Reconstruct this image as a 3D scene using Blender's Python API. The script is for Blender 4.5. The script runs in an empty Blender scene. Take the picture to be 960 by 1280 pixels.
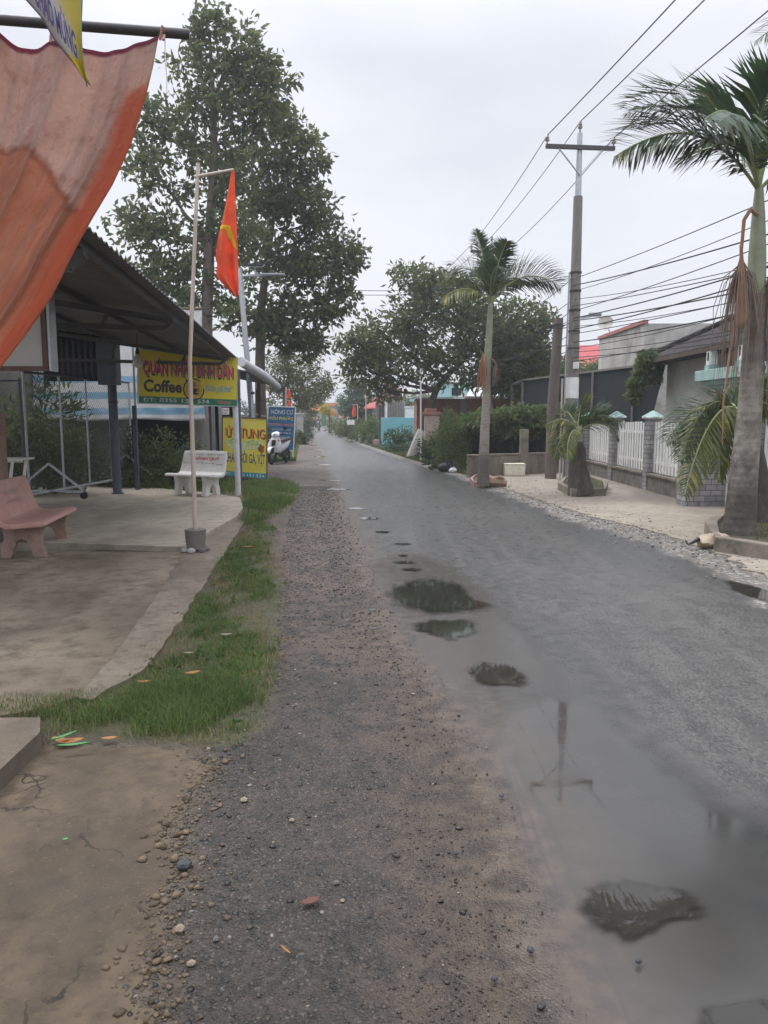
import bpy, math, random
import numpy as np
from mathutils import Vector, Matrix

S = bpy.context.scene
C = S.collection
rng = np.random.default_rng(7)
random.seed(7)
R = math.radians

# ------------------------------------------------------------------ camera geometry
PITCH = R(7.1); CP, SP = math.cos(PITCH), math.sin(PITCH); CAMH = 1.6; FPX = 960.0

def G(px, py, z=0.0):
    """photo pixel -> point on the level z"""
    u = (px-480)/FPX; v = (640-py)/FPX
    t = (z-CAMH)/(-SP+CP*v)
    return Vector((u*t, (CP+SP*v)*t, z))

def W(px, py, Y):
    """photo pixel -> point at the distance Y"""
    u = (px-480)/FPX; v = (640-py)/FPX
    t = Y/(CP+SP*v)
    return Vector((u*t, Y, CAMH+t*(-SP+CP*v)))

# ------------------------------------------------------------------ materials
class NT:
    def __init__(s, name):
        s.m = bpy.data.materials.new(name); s.m.use_nodes = True
        s.t = s.m.node_tree; s.t.nodes.clear()
        s.out = s.t.nodes.new('ShaderNodeOutputMaterial')
        s._co = None
    def n(s, typ, **kw):
        x = s.t.nodes.new(typ)
        for k, v in kw.items(): setattr(x, k, v)
        return x
    def l(s, a, b): s.t.links.new(a, b)
    def put(s, sock, v):
        if v is None: return
        if isinstance(v, bpy.types.NodeSocket): s.l(v, sock)
        else:
            if isinstance(v, (tuple, list)) and len(v) == 3 and sock.type == 'RGBA': v = (*v, 1)
            sock.default_value = v
    def co(s, scale=None, kind='Object'):
        if s._co is None: s._co = s.n('ShaderNodeTexCoord')
        o = s._co.outputs[kind]
        if scale is None: return o
        mp = s.n('ShaderNodeMapping'); s.l(o, mp.inputs['Vector']); mp.inputs['Scale'].default_value = scale
        return mp.outputs[0]
    def noise(s, scale, detail=4, rough=.55, vec=None, dist=0.0):
        x = s.n('ShaderNodeTexNoise'); s.l(vec if vec is not None else s.co(), x.inputs['Vector'])
        x.inputs['Scale'].default_value = scale; x.inputs['Detail'].default_value = detail
        x.inputs['Roughness'].default_value = rough; x.inputs['Distortion'].default_value = dist
        return x.outputs['Fac']
    def voro(s, scale, feature='F1', vec=None, out='Distance'):
        x = s.n('ShaderNodeTexVoronoi', feature=feature); s.l(vec if vec is not None else s.co(), x.inputs['Vector'])
        x.inputs['Scale'].default_value = scale
        return x.outputs[out]
    def math(s, op, a, b=None, c=None, clamp=False):
        x = s.n('ShaderNodeMath', operation=op, use_clamp=clamp)
        s.put(x.inputs[0], a)
        if b is not None: s.put(x.inputs[1], b)
        if c is not None: s.put(x.inputs[2], c)
        return x.outputs[0]
    def step(s, val, lo, hi, a=0.0, b=1.0):
        x = s.n('ShaderNodeMapRange', interpolation_type='SMOOTHSTEP')
        s.put(x.inputs[0], val)
        for i, q in zip((1, 2, 3, 4), (lo, hi, a, b)): s.put(x.inputs[i], q)
        return x.outputs[0]
    def mix(s, f, a, b, blend='MIX'):
        x = s.n('ShaderNodeMix', data_type='RGBA', blend_type=blend)
        s.put(x.inputs[0], f); s.put(x.inputs[6], a); s.put(x.inputs[7], b)
        return x.outputs[2]
    def mixf(s, f, a, b):
        x = s.n('ShaderNodeMix', data_type='FLOAT')
        s.put(x.inputs[0], f); s.put(x.inputs[2], a); s.put(x.inputs[3], b)
        return x.outputs[0]
    def attr(s, name):
        x = s.n('ShaderNodeAttribute'); x.attribute_name = name
        return x.outputs['Fac']
    def island(s):
        return s.n('ShaderNodeNewGeometry').outputs['Random Per Island']
    def bump(s, h, strength=.4, dist=.01, normal=None):
        x = s.n('ShaderNodeBump'); s.l(h, x.inputs['Height'])
        s.put(x.inputs['Strength'], strength); x.inputs['Distance'].default_value = dist
        if normal is not None: s.l(normal, x.inputs['Normal'])
        return x.outputs[0]
    def pbr(s, col, rough=.6, metal=0.0, normal=None, spec=.5, emis=None, trans=0.0):
        b = s.n('ShaderNodeBsdfPrincipled')
        s.put(b.inputs['Base Color'], col); s.put(b.inputs['Roughness'], rough); s.put(b.inputs['Metallic'], metal)
        s.put(b.inputs['Specular IOR Level'], spec)
        if normal is not None: s.l(normal, b.inputs['Normal'])
        sh = b.outputs[0]
        if trans:
            tr = s.n('ShaderNodeBsdfTranslucent'); s.put(tr.inputs[0], col)
            mx = s.n('ShaderNodeMixShader'); mx.inputs[0].default_value = trans
            s.l(b.outputs[0], mx.inputs[1]); s.l(tr.outputs[0], mx.inputs[2]); sh = mx.outputs[0]
        s.l(sh, s.out.inputs[0]); return s.m

def worn(name, col, rough=.55, metal=0.0, var=.25, scale=6, dirt=None, dirt_amt=.5, bump=.15, stretch=(1, 1, 1), trans=0.0):
    """painted or bare surface with uneven tone, blotches of dirt and a little relief"""
    t = NT(name)
    v = t.co(stretch)
    a = t.noise(scale, 6, .65, v); b = t.noise(scale*7, 3, .6, v)
    dark = tuple(c*(1-var) for c in col); lite = tuple(min(1, c*(1+var*.6)) for c in col)
    c1 = t.mix(t.step(a, .3, .7), dark, lite)
    c1 = t.mix(t.step(b, .35, .75, 0, .35), c1, dark)
    if dirt is not None:
        d = t.noise(scale*.6, 8, .7, v)
        c1 = t.mix(t.step(d, .5, .72, 0, dirt_amt), c1, dirt)
    r = t.step(a, .2, .8, rough*.85, min(1, rough*1.15))
    return t.pbr(c1, r, metal, t.bump(b, bump, .01), .5, None, trans)

def plain(name, col, rough=.6, metal=0.0):
    return worn(name, col, rough, metal, .15, 9, None, 0, .05)

def leafmat(name, c1, c2, c3=None, rough=.45, trans=.3):
    t = NT(name)
    i = t.island()
    big = t.noise(.55, 2)
    c = t.mix(t.math('ADD', t.math('MULTIPLY', i, .55), t.step(t.noise(1.7, 2), .38, .66, 0, .5)), c1, c2)
    if c3 is not None:
        j = t.math('FRACT', t.math('MULTIPLY', i, 17.31))
        c = t.mix(t.step(t.math('ADD', j, t.math('MULTIPLY', t.math('SUBTRACT', big, .5), .6)), .78, .98), c, c3)
    return t.pbr(c, rough, 0, None, .35, None, trans)

M = {}
def build_mats():
    M['steel_dark'] = worn('dark painted steel', (.055, .052, .058), .5, .0, .3, 5, (.09, .06, .05), .4)
    M['steel_blue'] = worn('blue grey painted steel', (.10, .115, .165), .5, .0, .2, 5, (.05, .05, .06), .5)
    M['galv'] = worn('galvanised steel', (.50, .53, .56), .42, .7, .18, 8, (.3, .28, .26), .3)
    M['pole_white'] = worn('white painted pole', (.70, .70, .72), .5, 0, .1, 6, (.35, .33, .3), .35)
    M['pole_cream'] = worn('weathered cream pole', (.56, .47, .40), .6, 0, .18, 5, (.28, .15, .09), .6, .1, (1, 1, .4))
    M['concrete'] = worn('weathered grey concrete', (.27, .26, .24), .85, 0, .3, 3, (.09, .085, .075), .75, .5)
    M['concrete_pole'] = worn('grey concrete post', (.24, .22, .20), .85, 0, .25, 4, (.12, .105, .09), .6, .4, (1, 1, .35))
    M['concrete_mossy'] = worn('mossy stained concrete', (.22, .19, .155), .9, 0, .35, 3.5, (.05, .05, .035), .85, .6)
    M['pink'] = worn('pink terrazzo', (.56, .32, .27), .6, 0, .12, 7, (.64, .50, .45), .45, .25)
    M['pink_leg'] = worn('dirty pink cement', (.34, .22, .18), .8, 0, .25, 7, (.12, .1, .085), .7, .4)
    M['white_bench'] = worn('white cement', (.70, .69, .66), .6, 0, .1, 5, (.45, .42, .37), .5, .2)
    M['white'] = worn('white paint', (.86, .86, .84), .5, 0, .1, 5, (.48, .45, .40), .4, .1)
    M['white_panel'] = worn('white sheet', (.62, .60, .60), .5, 0, .08, 2, (.5, .46, .43), .4, .05)
    M['rust'] = worn('rusty brown trim', (.17, .10, .085), .7, 0, .3, 9)
    M['black'] = plain('black plastic', (.018, .018, .02), .45)
    M['tyre'] = plain('tyre rubber', (.02, .02, .02), .75)
    M['glass_bulb'] = plain('milky bulb', (.55, .54, .50), .2)
    M['brown_wood'] = worn('brown wood', (.16, .10, .065), .8, 0, .35, 7, (.07, .05, .035), .6, .5)
    M['wood_log'] = worn('cut log', (.30, .20, .13), .85, 0, .35, 9, (.13, .08, .05), .7, .6)
    M['bark'] = worn('grey brown bark', (.16, .125, .10), .9, 0, .4, 6, (.30, .27, .22), .5, .9, (1, 1, .35))
    M['bark_dark'] = worn('dark bark', (.085, .065, .05), .9, 0, .35, 6, (.16, .13, .11), .5, .9, (1, 1, .35))
    M['limewash'] = worn('white limewash on bark', (.66, .65, .61), .85, 0, .15, 6, (.30, .25, .2), .5, .6)
    M['turq'] = worn('turquoise wall paint', (.20, .50, .58), .7, 0, .08, 1.5, (.30, .48, .52), .4, .15)
    M['turq_pale'] = worn('pale sea green paint', (.34, .49, .455), .7, 0, .15, 3, (.22, .30, .28), .5, .15)
    M['plaster'] = worn('bare grey plaster', (.43, .42, .40), .9, 0, .2, 1.2, (.20, .19, .175), .75, .4)
    M['cement_render'] = worn('bare cement render', (.47, .455, .43), .9, 0, .25, 1.4, (.16, .145, .13), .75, .4)  # render of the block house, same on every face
    M['cream'] = worn('cream wall paint', (.60, .54, .42), .75, 0, .12, 1.2, (.42, .37, .3), .4, .15)
    M['pinkwall'] = worn('faded pink wall', (.48, .23, .20), .8, 0, .15, 1.2, (.36, .27, .24), .5, .15)
    M['orange'] = worn('orange awning', (.60, .20, .06), .7, 0, .12, 2, (.7, .35, .2), .4)
    M['red_roof'] = worn('red sheet roof', (.42, .06, .065), .55, 0, .15, 2, (.30, .09, .08), .4)
    M['red_trim'] = worn('faded red trim', (.42, .16, .14), .7, 0, .2, 3)
    M['pale_roof'] = worn('pale sheet roof', (.55, .54, .55), .5, 0, .08, 1.2, (.42, .4, .39), .4)
    M['cyan_wall'] = worn('pale cyan wall', (.40, .62, .64), .7, 0, .1, 1.5)
    M['blue_wall'] = worn('blue grey wall', (.22, .34, .46), .7, 0, .12, 1.5)
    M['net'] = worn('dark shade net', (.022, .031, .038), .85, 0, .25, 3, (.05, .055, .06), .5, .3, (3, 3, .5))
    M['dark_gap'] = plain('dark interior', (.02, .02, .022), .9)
    M['flag_red'] = cloth('red flag cloth', (.90, .22, .11), .55)
    M['flag_yellow'] = cloth('yellow emblem cloth', (.85, .55, .03), .3)
    M['styrofoam'] = plain('cream foam', (.72, .68, .55), .8)
    M['bag_black'] = plain('black plastic bag', (.015, .016, .02), .3)
    M['bag_white'] = plain('white plastic bag', (.65, .65, .65), .4)
    M['clay'] = worn('tan fired clay', (.46, .37, .27), .85, 0, .2, 9, (.25, .16, .1), .5, .5)
    M['terracotta'] = worn('terracotta', (.34, .19, .14), .85, 0, .2, 6, (.4, .33, .29), .5, .3)
    M['sign_yellow'] = worn('yellow printed sheet', (.86, .74, .06), .4, 0, .06, 2, (.74, .66, .16), .5, .03, (1, 1, 1), .4)
    M['sign_yellow2'] = worn('lemon printed sheet', (.86, .76, .12), .4, 0, .08, 3, (.80, .76, .40), .6, .03, (1, 1, 1), .3)
    M['sign_green'] = plain('green printed band', (.01, .19, .10), .4)
    M['sign_teal'] = plain('teal printed band', (.02, .30, .38), .4)
    M['sign_blue'] = worn('blue printed sheet', (.035, .15, .32), .4, 0, .08, 3, (.06, .2, .36), .4, .03)
    M['ink_red'] = plain('red lettering', (.58, .02, .05), .4)
    M['ink_pink'] = plain('pale pink lettering edge', (.78, .50, .50), .4)
    M['ink_black'] = plain('black lettering', (.015, .012, .01), .4)
    M['ink_white'] = plain('white lettering', (.75, .76, .74), .4)
    M['ink_cyan'] = plain('cyan lettering', (.04, .38, .55), .4)
    M['ink_orange'] = plain('orange lettering', (.70, .22, .04), .4)
    M['ink_navy'] = plain('navy lettering', (.035, .03, .16), .4)
    M['ink_yellow'] = plain('yellow lettering', (.75, .65, .12), .4)
    M['ink_salmon'] = plain('salmon lettering', (.68, .28, .22), .4)
    M['ink_brown'] = plain('brown printed cup', (.28, .10, .02), .4)
    M['print_leaf'] = worn('printed food picture', (.50, .56, .22), .4, 0, .35, 22, (.10, .26, .05), .9, .02)
    M['print_pale'] = worn('printed pale food picture', (.62, .66, .36), .4, 0, .25, 26, (.30, .42, .14), .8, .02)
    M['scooter_white'] = plain('white gloss paint', (.70, .71, .74), .2)
    M['scooter_grey'] = plain('silver metal', (.35, .36, .38), .35, .6)
    M['clear_lamp'] = plain('clear lamp lens', (.45, .48, .52), .1)
    M['seat_black'] = plain('black vinyl seat', (.02, .02, .025), .45)
    M['ceramic'] = plain('brown glazed insulator', (.30, .28, .28), .25)
    M['wire'] = plain('black cable', (.02, .02, .022), .6)
    M['solar'] = plain('solar panel glass', (.03, .035, .05), .15)
    M['lamp_grey'] = plain('grey lamp housing', (.36, .38, .40), .45)
    M['skin'] = plain('skin', (.30, .17, .11), .6)
    M['shirt_dark'] = plain('dark green shirt', (.05, .07, .05), .8)
    M['shirt_red'] = plain('red shirt', (.35, .03, .05), .8)
    M['trousers'] = plain('dark trousers', (.03, .03, .04), .8)
    M['hair'] = plain('black hair', (.012, .01, .01), .6)
    M['helmet'] = plain('dark helmet', (.02, .025, .04), .3)
    M['stone_grey'] = worn('grey stone', (.13, .125, .12), .85, 0, .3, 20, None, 0, .6)
    M['stone_tan'] = worn('tan stone', (.30, .24, .18), .9, 0, .3, 20, None, 0, .6)
    M['stone_dark'] = worn('dark wet stone', (.045, .05, .055), .5, 0, .3, 20, None, 0, .6)
    # foliage
    M['leaf_big'] = leafmat('broad dark leaves', (.070, .098, .048), (.150, .190, .080), (.23, .235, .085), .45, .5)
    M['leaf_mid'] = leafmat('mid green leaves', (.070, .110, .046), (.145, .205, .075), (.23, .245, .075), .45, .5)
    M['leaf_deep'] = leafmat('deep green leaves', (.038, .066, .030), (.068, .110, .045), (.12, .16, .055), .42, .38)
    M['leaf_olive'] = leafmat('olive leaves', (.095, .110, .048), (.155, .17, .07), (.22, .19, .06), .5, .42)
    M['leaf_blue'] = leafmat('cool green leaves', (.055, .10, .060), (.09, .15, .085), None, .5, .35)
    M['leaf_yellow'] = leafmat('yellow flowers', (.42, .32, .03), (.55, .45, .05), None, .5, .3)
    M['leaf_bright'] = leafmat('bright green leaves', (.08, .17, .03), (.14, .27, .04), None, .4, .35)
    M['leaf_brown'] = leafmat('dry brown leaves', (.16, .09, .05), (.26, .16, .09), None, .8, .2)
    M['palm'] = leafmat('palm leaflets', (.034, .062, .030), (.062, .102, .044), (.13, .14, .045), .36, .3)
    M['palm_yellow'] = leafmat('yellowing palm leaflets', (.060, .085, .022), (.115, .135, .03), (.27, .24, .045), .4, .28)
    M['palm_dry'] = leafmat('dry palm strands', (.20, .145, .115), (.31, .235, .19), None, .9, .15)
    M['palm_dry_red'] = leafmat('reddish dry flower stalks', (.36, .17, .09), (.50, .27, .15), None, .9, .15)
    M['crownshaft'] = worn('green crown shaft', (.27, .30, .20), .5, 0, .2, 5, (.34, .34, .25), .6, .1)
    M['rachis'] = worn('pale frond stalk', (.26, .30, .13), .5, 0, .2, 5)
    M['husk'] = worn('dry brown husk', (.34, .19, .12), .85, 0, .25, 8, (.2, .11, .07), .5, .4)
    M['grass'] = leafmat('grass blades', (.068, .118, .029), (.138, .212, .055), (.26, .22, .09), .55, .42)

def cloth(name, col, trans):
    t = NT(name)
    a = t.noise(5, 5, .6); w = t.noise(120, 2, .5)
    c = t.mix(t.step(a, .3, .7), tuple(x*.85 for x in col), tuple(min(1, x*1.08) for x in col))
    return t.pbr(c, .85, 0, t.bump(w, .15, .003), .15, None, trans)

# ------------------------------------------------------------------ mesh builder
OFF = {}

class MB:
    def __init__(s): s.v = []; s.f = []; s.mi = []; s.uv = None; s.cur = 0
    def add(s, vs, fs):
        b = len(s.v); s.v.extend([tuple(x) for x in vs])
        s.f.extend([tuple(i+b for i in f) for f in fs]); s.mi.extend([s.cur]*len(fs))
        return s
    def mat(s, i): s.cur = i; return s
    def box(s, c, d, rz=0.0, top=1.0, rx=0.0):
        """box centred at c, full sizes d; top scales the upper face"""
        m = Matrix.Rotation(rz, 3, 'Z') @ Matrix.Rotation(rx, 3, 'X')
        vs = []
        for z, k in ((-1, 1), (1, top)):
            for x, y in ((-1, -1), (1, -1), (1, 1), (-1, 1)):
                vs.append(Vector(c) + m @ Vector((x*d[0]/2*k, y*d[1]/2*k, z*d[2]/2)))
        return s.add(vs, [(3, 2, 1, 0), (4, 5, 6, 7), (0, 1, 5, 4), (1, 2, 6, 5), (2, 3, 7, 6), (3, 0, 4, 7)])
    def bar(s, a, b, w, h=None, up=(0, 0, 1)):
        """rectangular bar from a to b"""
        a = Vector(a); b = Vector(b); h = h or w
        d = (b-a).normalized(); u = Vector(up)
        if abs(d.dot(u)) > .98: u = Vector((0, 1, 0))
        x = d.cross(u).normalized(); z = x.cross(d).normalized()
        vs = []
        for p in (a, b):
            for i, j in ((-1, -1), (1, -1), (1, 1), (-1, 1)): vs.append(p + x*i*w/2 + z*j*h/2)
        return s.add(vs, [(0, 1, 2, 3), (7, 6, 5, 4), (4, 5, 1, 0), (5, 6, 2, 1), (6, 7, 3, 2), (7, 4, 0, 3)])
    def tube(s, pts, r, n=8, cap=True, squash=None, jitter=0.0):
        pts = [Vector(p) for p in pts]
        rs = r if isinstance(r, (list, tuple)) else [r]*len(pts)
        b = len(s.v); ref = None
        for i, p in enumerate(pts):
            d = (pts[min(i+1, len(pts)-1)] - pts[max(i-1, 0)]).normalized()
            if ref is None:
                ref = Vector((0, 1, 0)) if abs(d.y) < .9 else Vector((1, 0, 0))
            x = (ref - d*ref.dot(d)).normalized(); ref = x
            y = d.cross(x)
            for k in range(n):
                a = 2*math.pi*k/n
                q = rs[i]*(1+(random.uniform(-jitter, jitter) if jitter else 0))
                s.v.append(tuple(p + x*math.cos(a)*q + y*math.sin(a)*q*(squash or 1)))
        for i in range(len(pts)-1):
            for k in range(n):
                o = b+i*n; k2 = (k+1) % n
                s.f.append((o+k, o+k2, o+n+k2, o+n+k)); s.mi.append(s.cur)
        if cap:
            s.f.append(tuple(b+k for k in range(n-1, -1, -1))); s.mi.append(s.cur)
            s.f.append(tuple(b+(len(pts)-1)*n+k for k in range(n))); s.mi.append(s.cur)
        return s
    def lathe(s, c, prof, n=16, axis=(0, 0, 1), a0=0.0):
        """prof: list of (radius, height along the axis)"""
        ax = Vector(axis).normalized(); x = ax.orthogonal().normalized(); y = ax.cross(x)
        b = len(s.v)
        for r, z in prof:
            for k in range(n):
                a = a0+2*math.pi*k/n
                s.v.append(tuple(Vector(c)+ax*z+(x*math.cos(a)+y*math.sin(a))*r))
        for i in range(len(prof)-1):
            for k in range(n):
                o = b+i*n; k2 = (k+1) % n
                s.f.append((o+k, o+k2, o+n+k2, o+n+k)); s.mi.append(s.cur)
        s.f.append(tuple(b+k for k in range(n-1, -1, -1))); s.mi.append(s.cur)
        s.f.append(tuple(b+(len(prof)-1)*n+k for k in range(n))); s.mi.append(s.cur)
        return s
    def prism(s, poly, z0, z1, inset=0.0):
        """upright prism over a ground polygon"""
        n = len(poly); c = sum((Vector((p[0], p[1], 0)) for p in poly), Vector())/n
        lo = [Vector((p[0], p[1], z0)) for p in poly]; hi = [Vector((p[0], p[1], z1)) for p in poly]
        if inset: hi = [h + (Vector((c.x, c.y, z1))-h).normalized()*inset for h in hi]
        area = sum(poly[i][0]*poly[(i+1) % n][1]-poly[(i+1) % n][0]*poly[i][1] for i in range(n))
        fs = [tuple(range(n-1, -1, -1)), tuple(range(n, 2*n))] + [(i, (i+1) % n, n+(i+1) % n, n+i) for i in range(n)]
        if area < 0: fs = [tuple(reversed(f)) for f in fs]
        return s.add(lo+hi, fs)
    def extrude(s, poly, d):
        """planar polygon (world points) pushed by the vector d"""
        n = len(poly); d = Vector(d); lo = [Vector(p) for p in poly]; hi = [p+d for p in lo]
        return s.add(lo+hi, [tuple(range(n-1, -1, -1)), tuple(range(n, 2*n))] + [(i, (i+1) % n, n+(i+1) % n, n+i) for i in range(n)])
    def grid(s, fn, nu, nv):
        b = len(s.v); uv = []
        for j in range(nv+1):
            for i in range(nu+1):
                s.v.append(tuple(fn(i/nu, j/nv))); uv.append((i/nu, j/nv))
        for j in range(nv):
            for i in range(nu):
                o = b+j*(nu+1)+i
                s.f.append((o, o+1, o+nu+2, o+nu+1)); s.mi.append(s.cur)
        s.uv = (s.uv or []) + uv
        return s
    def build(s, name, mat, parent=None, loc=None, smooth=False, bevel=0.0, recalc=False, solid=0.0):
        off = Vector((0, 0, 0))
        if parent is not None: off = OFF[parent.name]
        elif loc is not None: off = Vector(loc)
        me = bpy.data.meshes.new(name)
        me.from_pydata([(v[0]-off.x, v[1]-off.y, v[2]-off.z) for v in s.v], [], s.f)
        mats = mat if isinstance(mat, (list, tuple)) else [mat]
        for m in mats: me.materials.append(m)
        if len(mats) > 1: me.polygons.foreach_set('material_index', s.mi)
        if s.uv is not None and len(s.uv) == len(s.v):
            lay = me.uv_layers.new(name='UVMap')
            idx = np.empty(len(me.loops), dtype=np.int32); me.loops.foreach_get('vertex_index', idx)
            lay.data.foreach_set('uv', np.array(s.uv, dtype=np.float32)[idx].ravel())
        if recalc:
            import bmesh
            bm = bmesh.new(); bm.from_mesh(me); bmesh.ops.recalc_face_normals(bm, faces=bm.faces); bm.to_mesh(me); bm.free()
        me.update()
        o = bpy.data.objects.new(name, me); C.objects.link(o)
        if smooth:
            me.shade_smooth()
            try: me.set_sharp_from_angle(angle=R(40))
            except Exception: pass
        if parent is not None:
            o.parent = parent; OFF[o.name] = off
        else:
            o.location = off; OFF[o.name] = off
        if bevel:
            bv = o.modifiers.new('bevel', 'BEVEL'); bv.width = bevel; bv.segments = 2; bv.limit_method = 'ANGLE'; bv.angle_limit = R(35)
        if solid:
            sd = o.modifiers.new('solid', 'SOLIDIFY'); sd.thickness = solid; sd.offset = 0
        return o

def thing(name, label, cat, loc=(0, 0, 0), group=None):
    o = bpy.data.objects.new(name, None); C.objects.link(o); o.location = loc
    o.empty_display_size = .2
    OFF[o.name] = Vector(loc); return tag(o, label, cat, group)

def tag(o, label, cat, group=None, kind=None):
    o['label'] = label; o['category'] = cat
    if group: o['group'] = group
    if kind: o['kind'] = kind
    return o

def struct(o, label=None, kind='structure', cat=None):
    o['kind'] = kind
    if label: o['label'] = label
    if cat: o['category'] = cat
    return o

def copy_tree(o, parent=None):
    c = o.copy(); C.objects.link(c)
    if parent is not None:
        c.parent = parent
    OFF[c.name] = Vector(c.location)
    for ch in list(o.children): copy_tree(ch, c)
    return c

def lettering(txt, mat, parent, origin, uvec, vvec, name='lettering', shear=0.0, bold=0.0, lift=.004, nrm=(0, -1, 0), spacing=1.0, deep=.0012):
    """text fitted into the parallelogram origin + s*uvec + t*vvec (baseline-left origin), lifted along nrm"""
    cu = bpy.data.curves.new('txt', 'FONT'); cu.body = txt; cu.shear = shear; cu.offset = bold
    cu.space_character = spacing; cu.resolution_u = 3
    ob = bpy.data.objects.new('txt', cu); C.objects.link(ob)
    dg = bpy.context.evaluated_depsgraph_get(); dg.update()
    me = bpy.data.meshes.new_from_object(ob.evaluated_get(dg))
    bpy.data.objects.remove(ob); bpy.data.curves.remove(cu)
    n = len(me.vertices); co = np.empty(n*3, dtype=np.float32); me.vertices.foreach_get('co', co); co = co.reshape(-1, 3)
    lo = co.min(0); hi = co.max(0); d = np.maximum(hi-lo, 1e-6)
    o = np.array(origin); u = np.array(uvec); v = np.array(vvec); nn = np.array(nrm)
    st = (co-lo)/d
    off = np.array(OFF[parent.name])
    w = o + st[:, :1]*u + st[:, 1:2]*v + nn*lift - off
    me.vertices.foreach_set('co', w.astype(np.float32).ravel()); me.update()
    me.materials.clear(); me.materials.append(mat)
    x = bpy.data.objects.new(name, me); C.objects.link(x); x.parent = parent; OFF[x.name] = OFF[parent.name]
    x.data.name = name
    return x

# ------------------------------------------------------------------ foliage
def leaf_arrays(P, length, width, up=0.0, droop=0.0, out=None):
    """P: n x 3 leaf bases -> vertices, faces of folded pointed leaves"""
    n = len(P)
    d = rng.normal(size=(n, 3))
    if out is not None: d = d*.75 + out
    d[:, 2] += up - droop
    d /= np.linalg.norm(d, axis=1, keepdims=True)
    r = rng.normal(size=(n, 3)); r[:, 2] *= .35
    s = np.cross(d, r); s /= np.linalg.norm(s, axis=1, keepdims=True)+1e-9
    nr = np.cross(s, d)
    L = length*rng.uniform(.65, 1.3, (n, 1)); Wd = width*rng.uniform(.7, 1.25, (n, 1))
    mid = P + d*L*.48
    tip = P + d*L - nr*L*rng.uniform(.0, .22, (n, 1))
    a = mid + s*Wd*.5 + nr*Wd*.14; b = mid - s*Wd*.5 + nr*Wd*.14
    V = np.stack([P, a, tip, b], 1).reshape(-1, 3)
    i = np.arange(n)*4
    F = np.concatenate([np.stack([i, i+1, i+2], 1), np.stack([i, i+2, i+3], 1)], 0)
    return V, F

def np_mesh(name, V, F, mat, parent=None, loc=None):
    off = np.array(OFF[parent.name]) if parent is not None else (np.array(loc) if loc is not None else np.zeros(3))
    me = bpy.data.meshes.new(name)
    V = (V-off).astype(np.float32)
    k = F.shape[1]
    me.vertices.add(len(V)); me.vertices.foreach_set('co', V.ravel())
    me.loops.add(F.size); me.loops.foreach_set('vertex_index', F.astype(np.int32).ravel())
    me.polygons.add(len(F)); me.polygons.foreach_set('loop_start', (np.arange(len(F))*k).astype(np.int32))
    me.update(calc_edges=True); me.validate()
    me.materials.append(mat)
    o = bpy.data.objects.new(name, me); C.objects.link(o)
    if parent is not None: o.parent = parent
    else: o.location = Vector(off)
    OFF[o.name] = Vector(off)
    return o

def ball(n, p=1/3):
    d = rng.normal(size=(n, 3)); d /= np.linalg.norm(d, axis=1, keepdims=True)
    return d*rng.uniform(0, 1, (n, 1))**p

def crown_points(blobs, per=26, rc=.38, shell=.28, thin=1.0):
    """clump centres spread through each blob (denser to the outside), then leaves round each clump"""
    Ps, Os, centres = [], [], []
    for (c, r, n) in blobs:
        c = np.array(c); r = np.array(r)
        q = ball(n, shell); cc = c + q*r
        centres.append(cc)
        for k in range(n):
            m = max(4, int(per*rng.uniform(.5, 1.5)*thin))
            rr = rc*rng.uniform(.6, 1.25)
            e = ball(m, .45)*np.array([rr, rr, rr*.7])
            Ps.append(cc[k]+e); Os.append(e/rr*.7 + q[k]*.3)
    return np.concatenate(Ps), np.concatenate(Os), centres

def BL(px, py, rx, ry, Y, n, depth=None, dy=0.0):
    c = W(px, py, Y+dy); k = Y/FPX
    return ((c.x, c.y, c.z), (rx*k, (depth if depth is not None else rx*k*.8), ry*k), n)

def tree(name, label, trunk, tr, blobs, leaf=(.16, .075), mat='leaf_big', bark='bark', per=26, rc=.38, group=None, cat='tree', shell=.28, limb=.06, extra=None, droop=.25, twigs=3):
    base = Vector(trunk[0])
    t = thing(name, label, cat, base, group)
    P, O, cs = crown_points(blobs, per, rc, shell)
    V, F = leaf_arrays(P, leaf[0], leaf[1], 0, droop, O)
    np_mesh('crown', V, F, M[mat], t)
    mb = MB().tube(trunk, tr, 10, jitter=.06)
    tp = [Vector(p) for p in trunk]
    for (c, r, n), cc in zip(blobs, cs):
        c = Vector(c)
        i = min(range(max(1, len(tp)//2), len(tp)), key=lambda k: (tp[k]-c).length + max(0, tp[k].z-c.z)*1.5)
        a = tp[i]; m = (a+c)/2 + Vector((random.uniform(-.2, .2), random.uniform(-.2, .2), -.12*(c-a).length*.5))
        r0 = min(tr[i]*.7, limb*1.3)
        mb.tube([a, m, c], [r0, r0*.7, r0*.4], 6, cap=False)
        for k in range(min(twigs, len(cc))):
            e = Vector(cc[k]); s0 = m.lerp(c, random.uniform(.2, .9))
            mb.tube([s0, s0.lerp(e, .5)+Vector((0, 0, .05)), e], [r0*.32, r0*.24, r0*.12], 4, cap=False)
    mb.build('trunk', M[bark], t, smooth=True)
    return t

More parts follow.
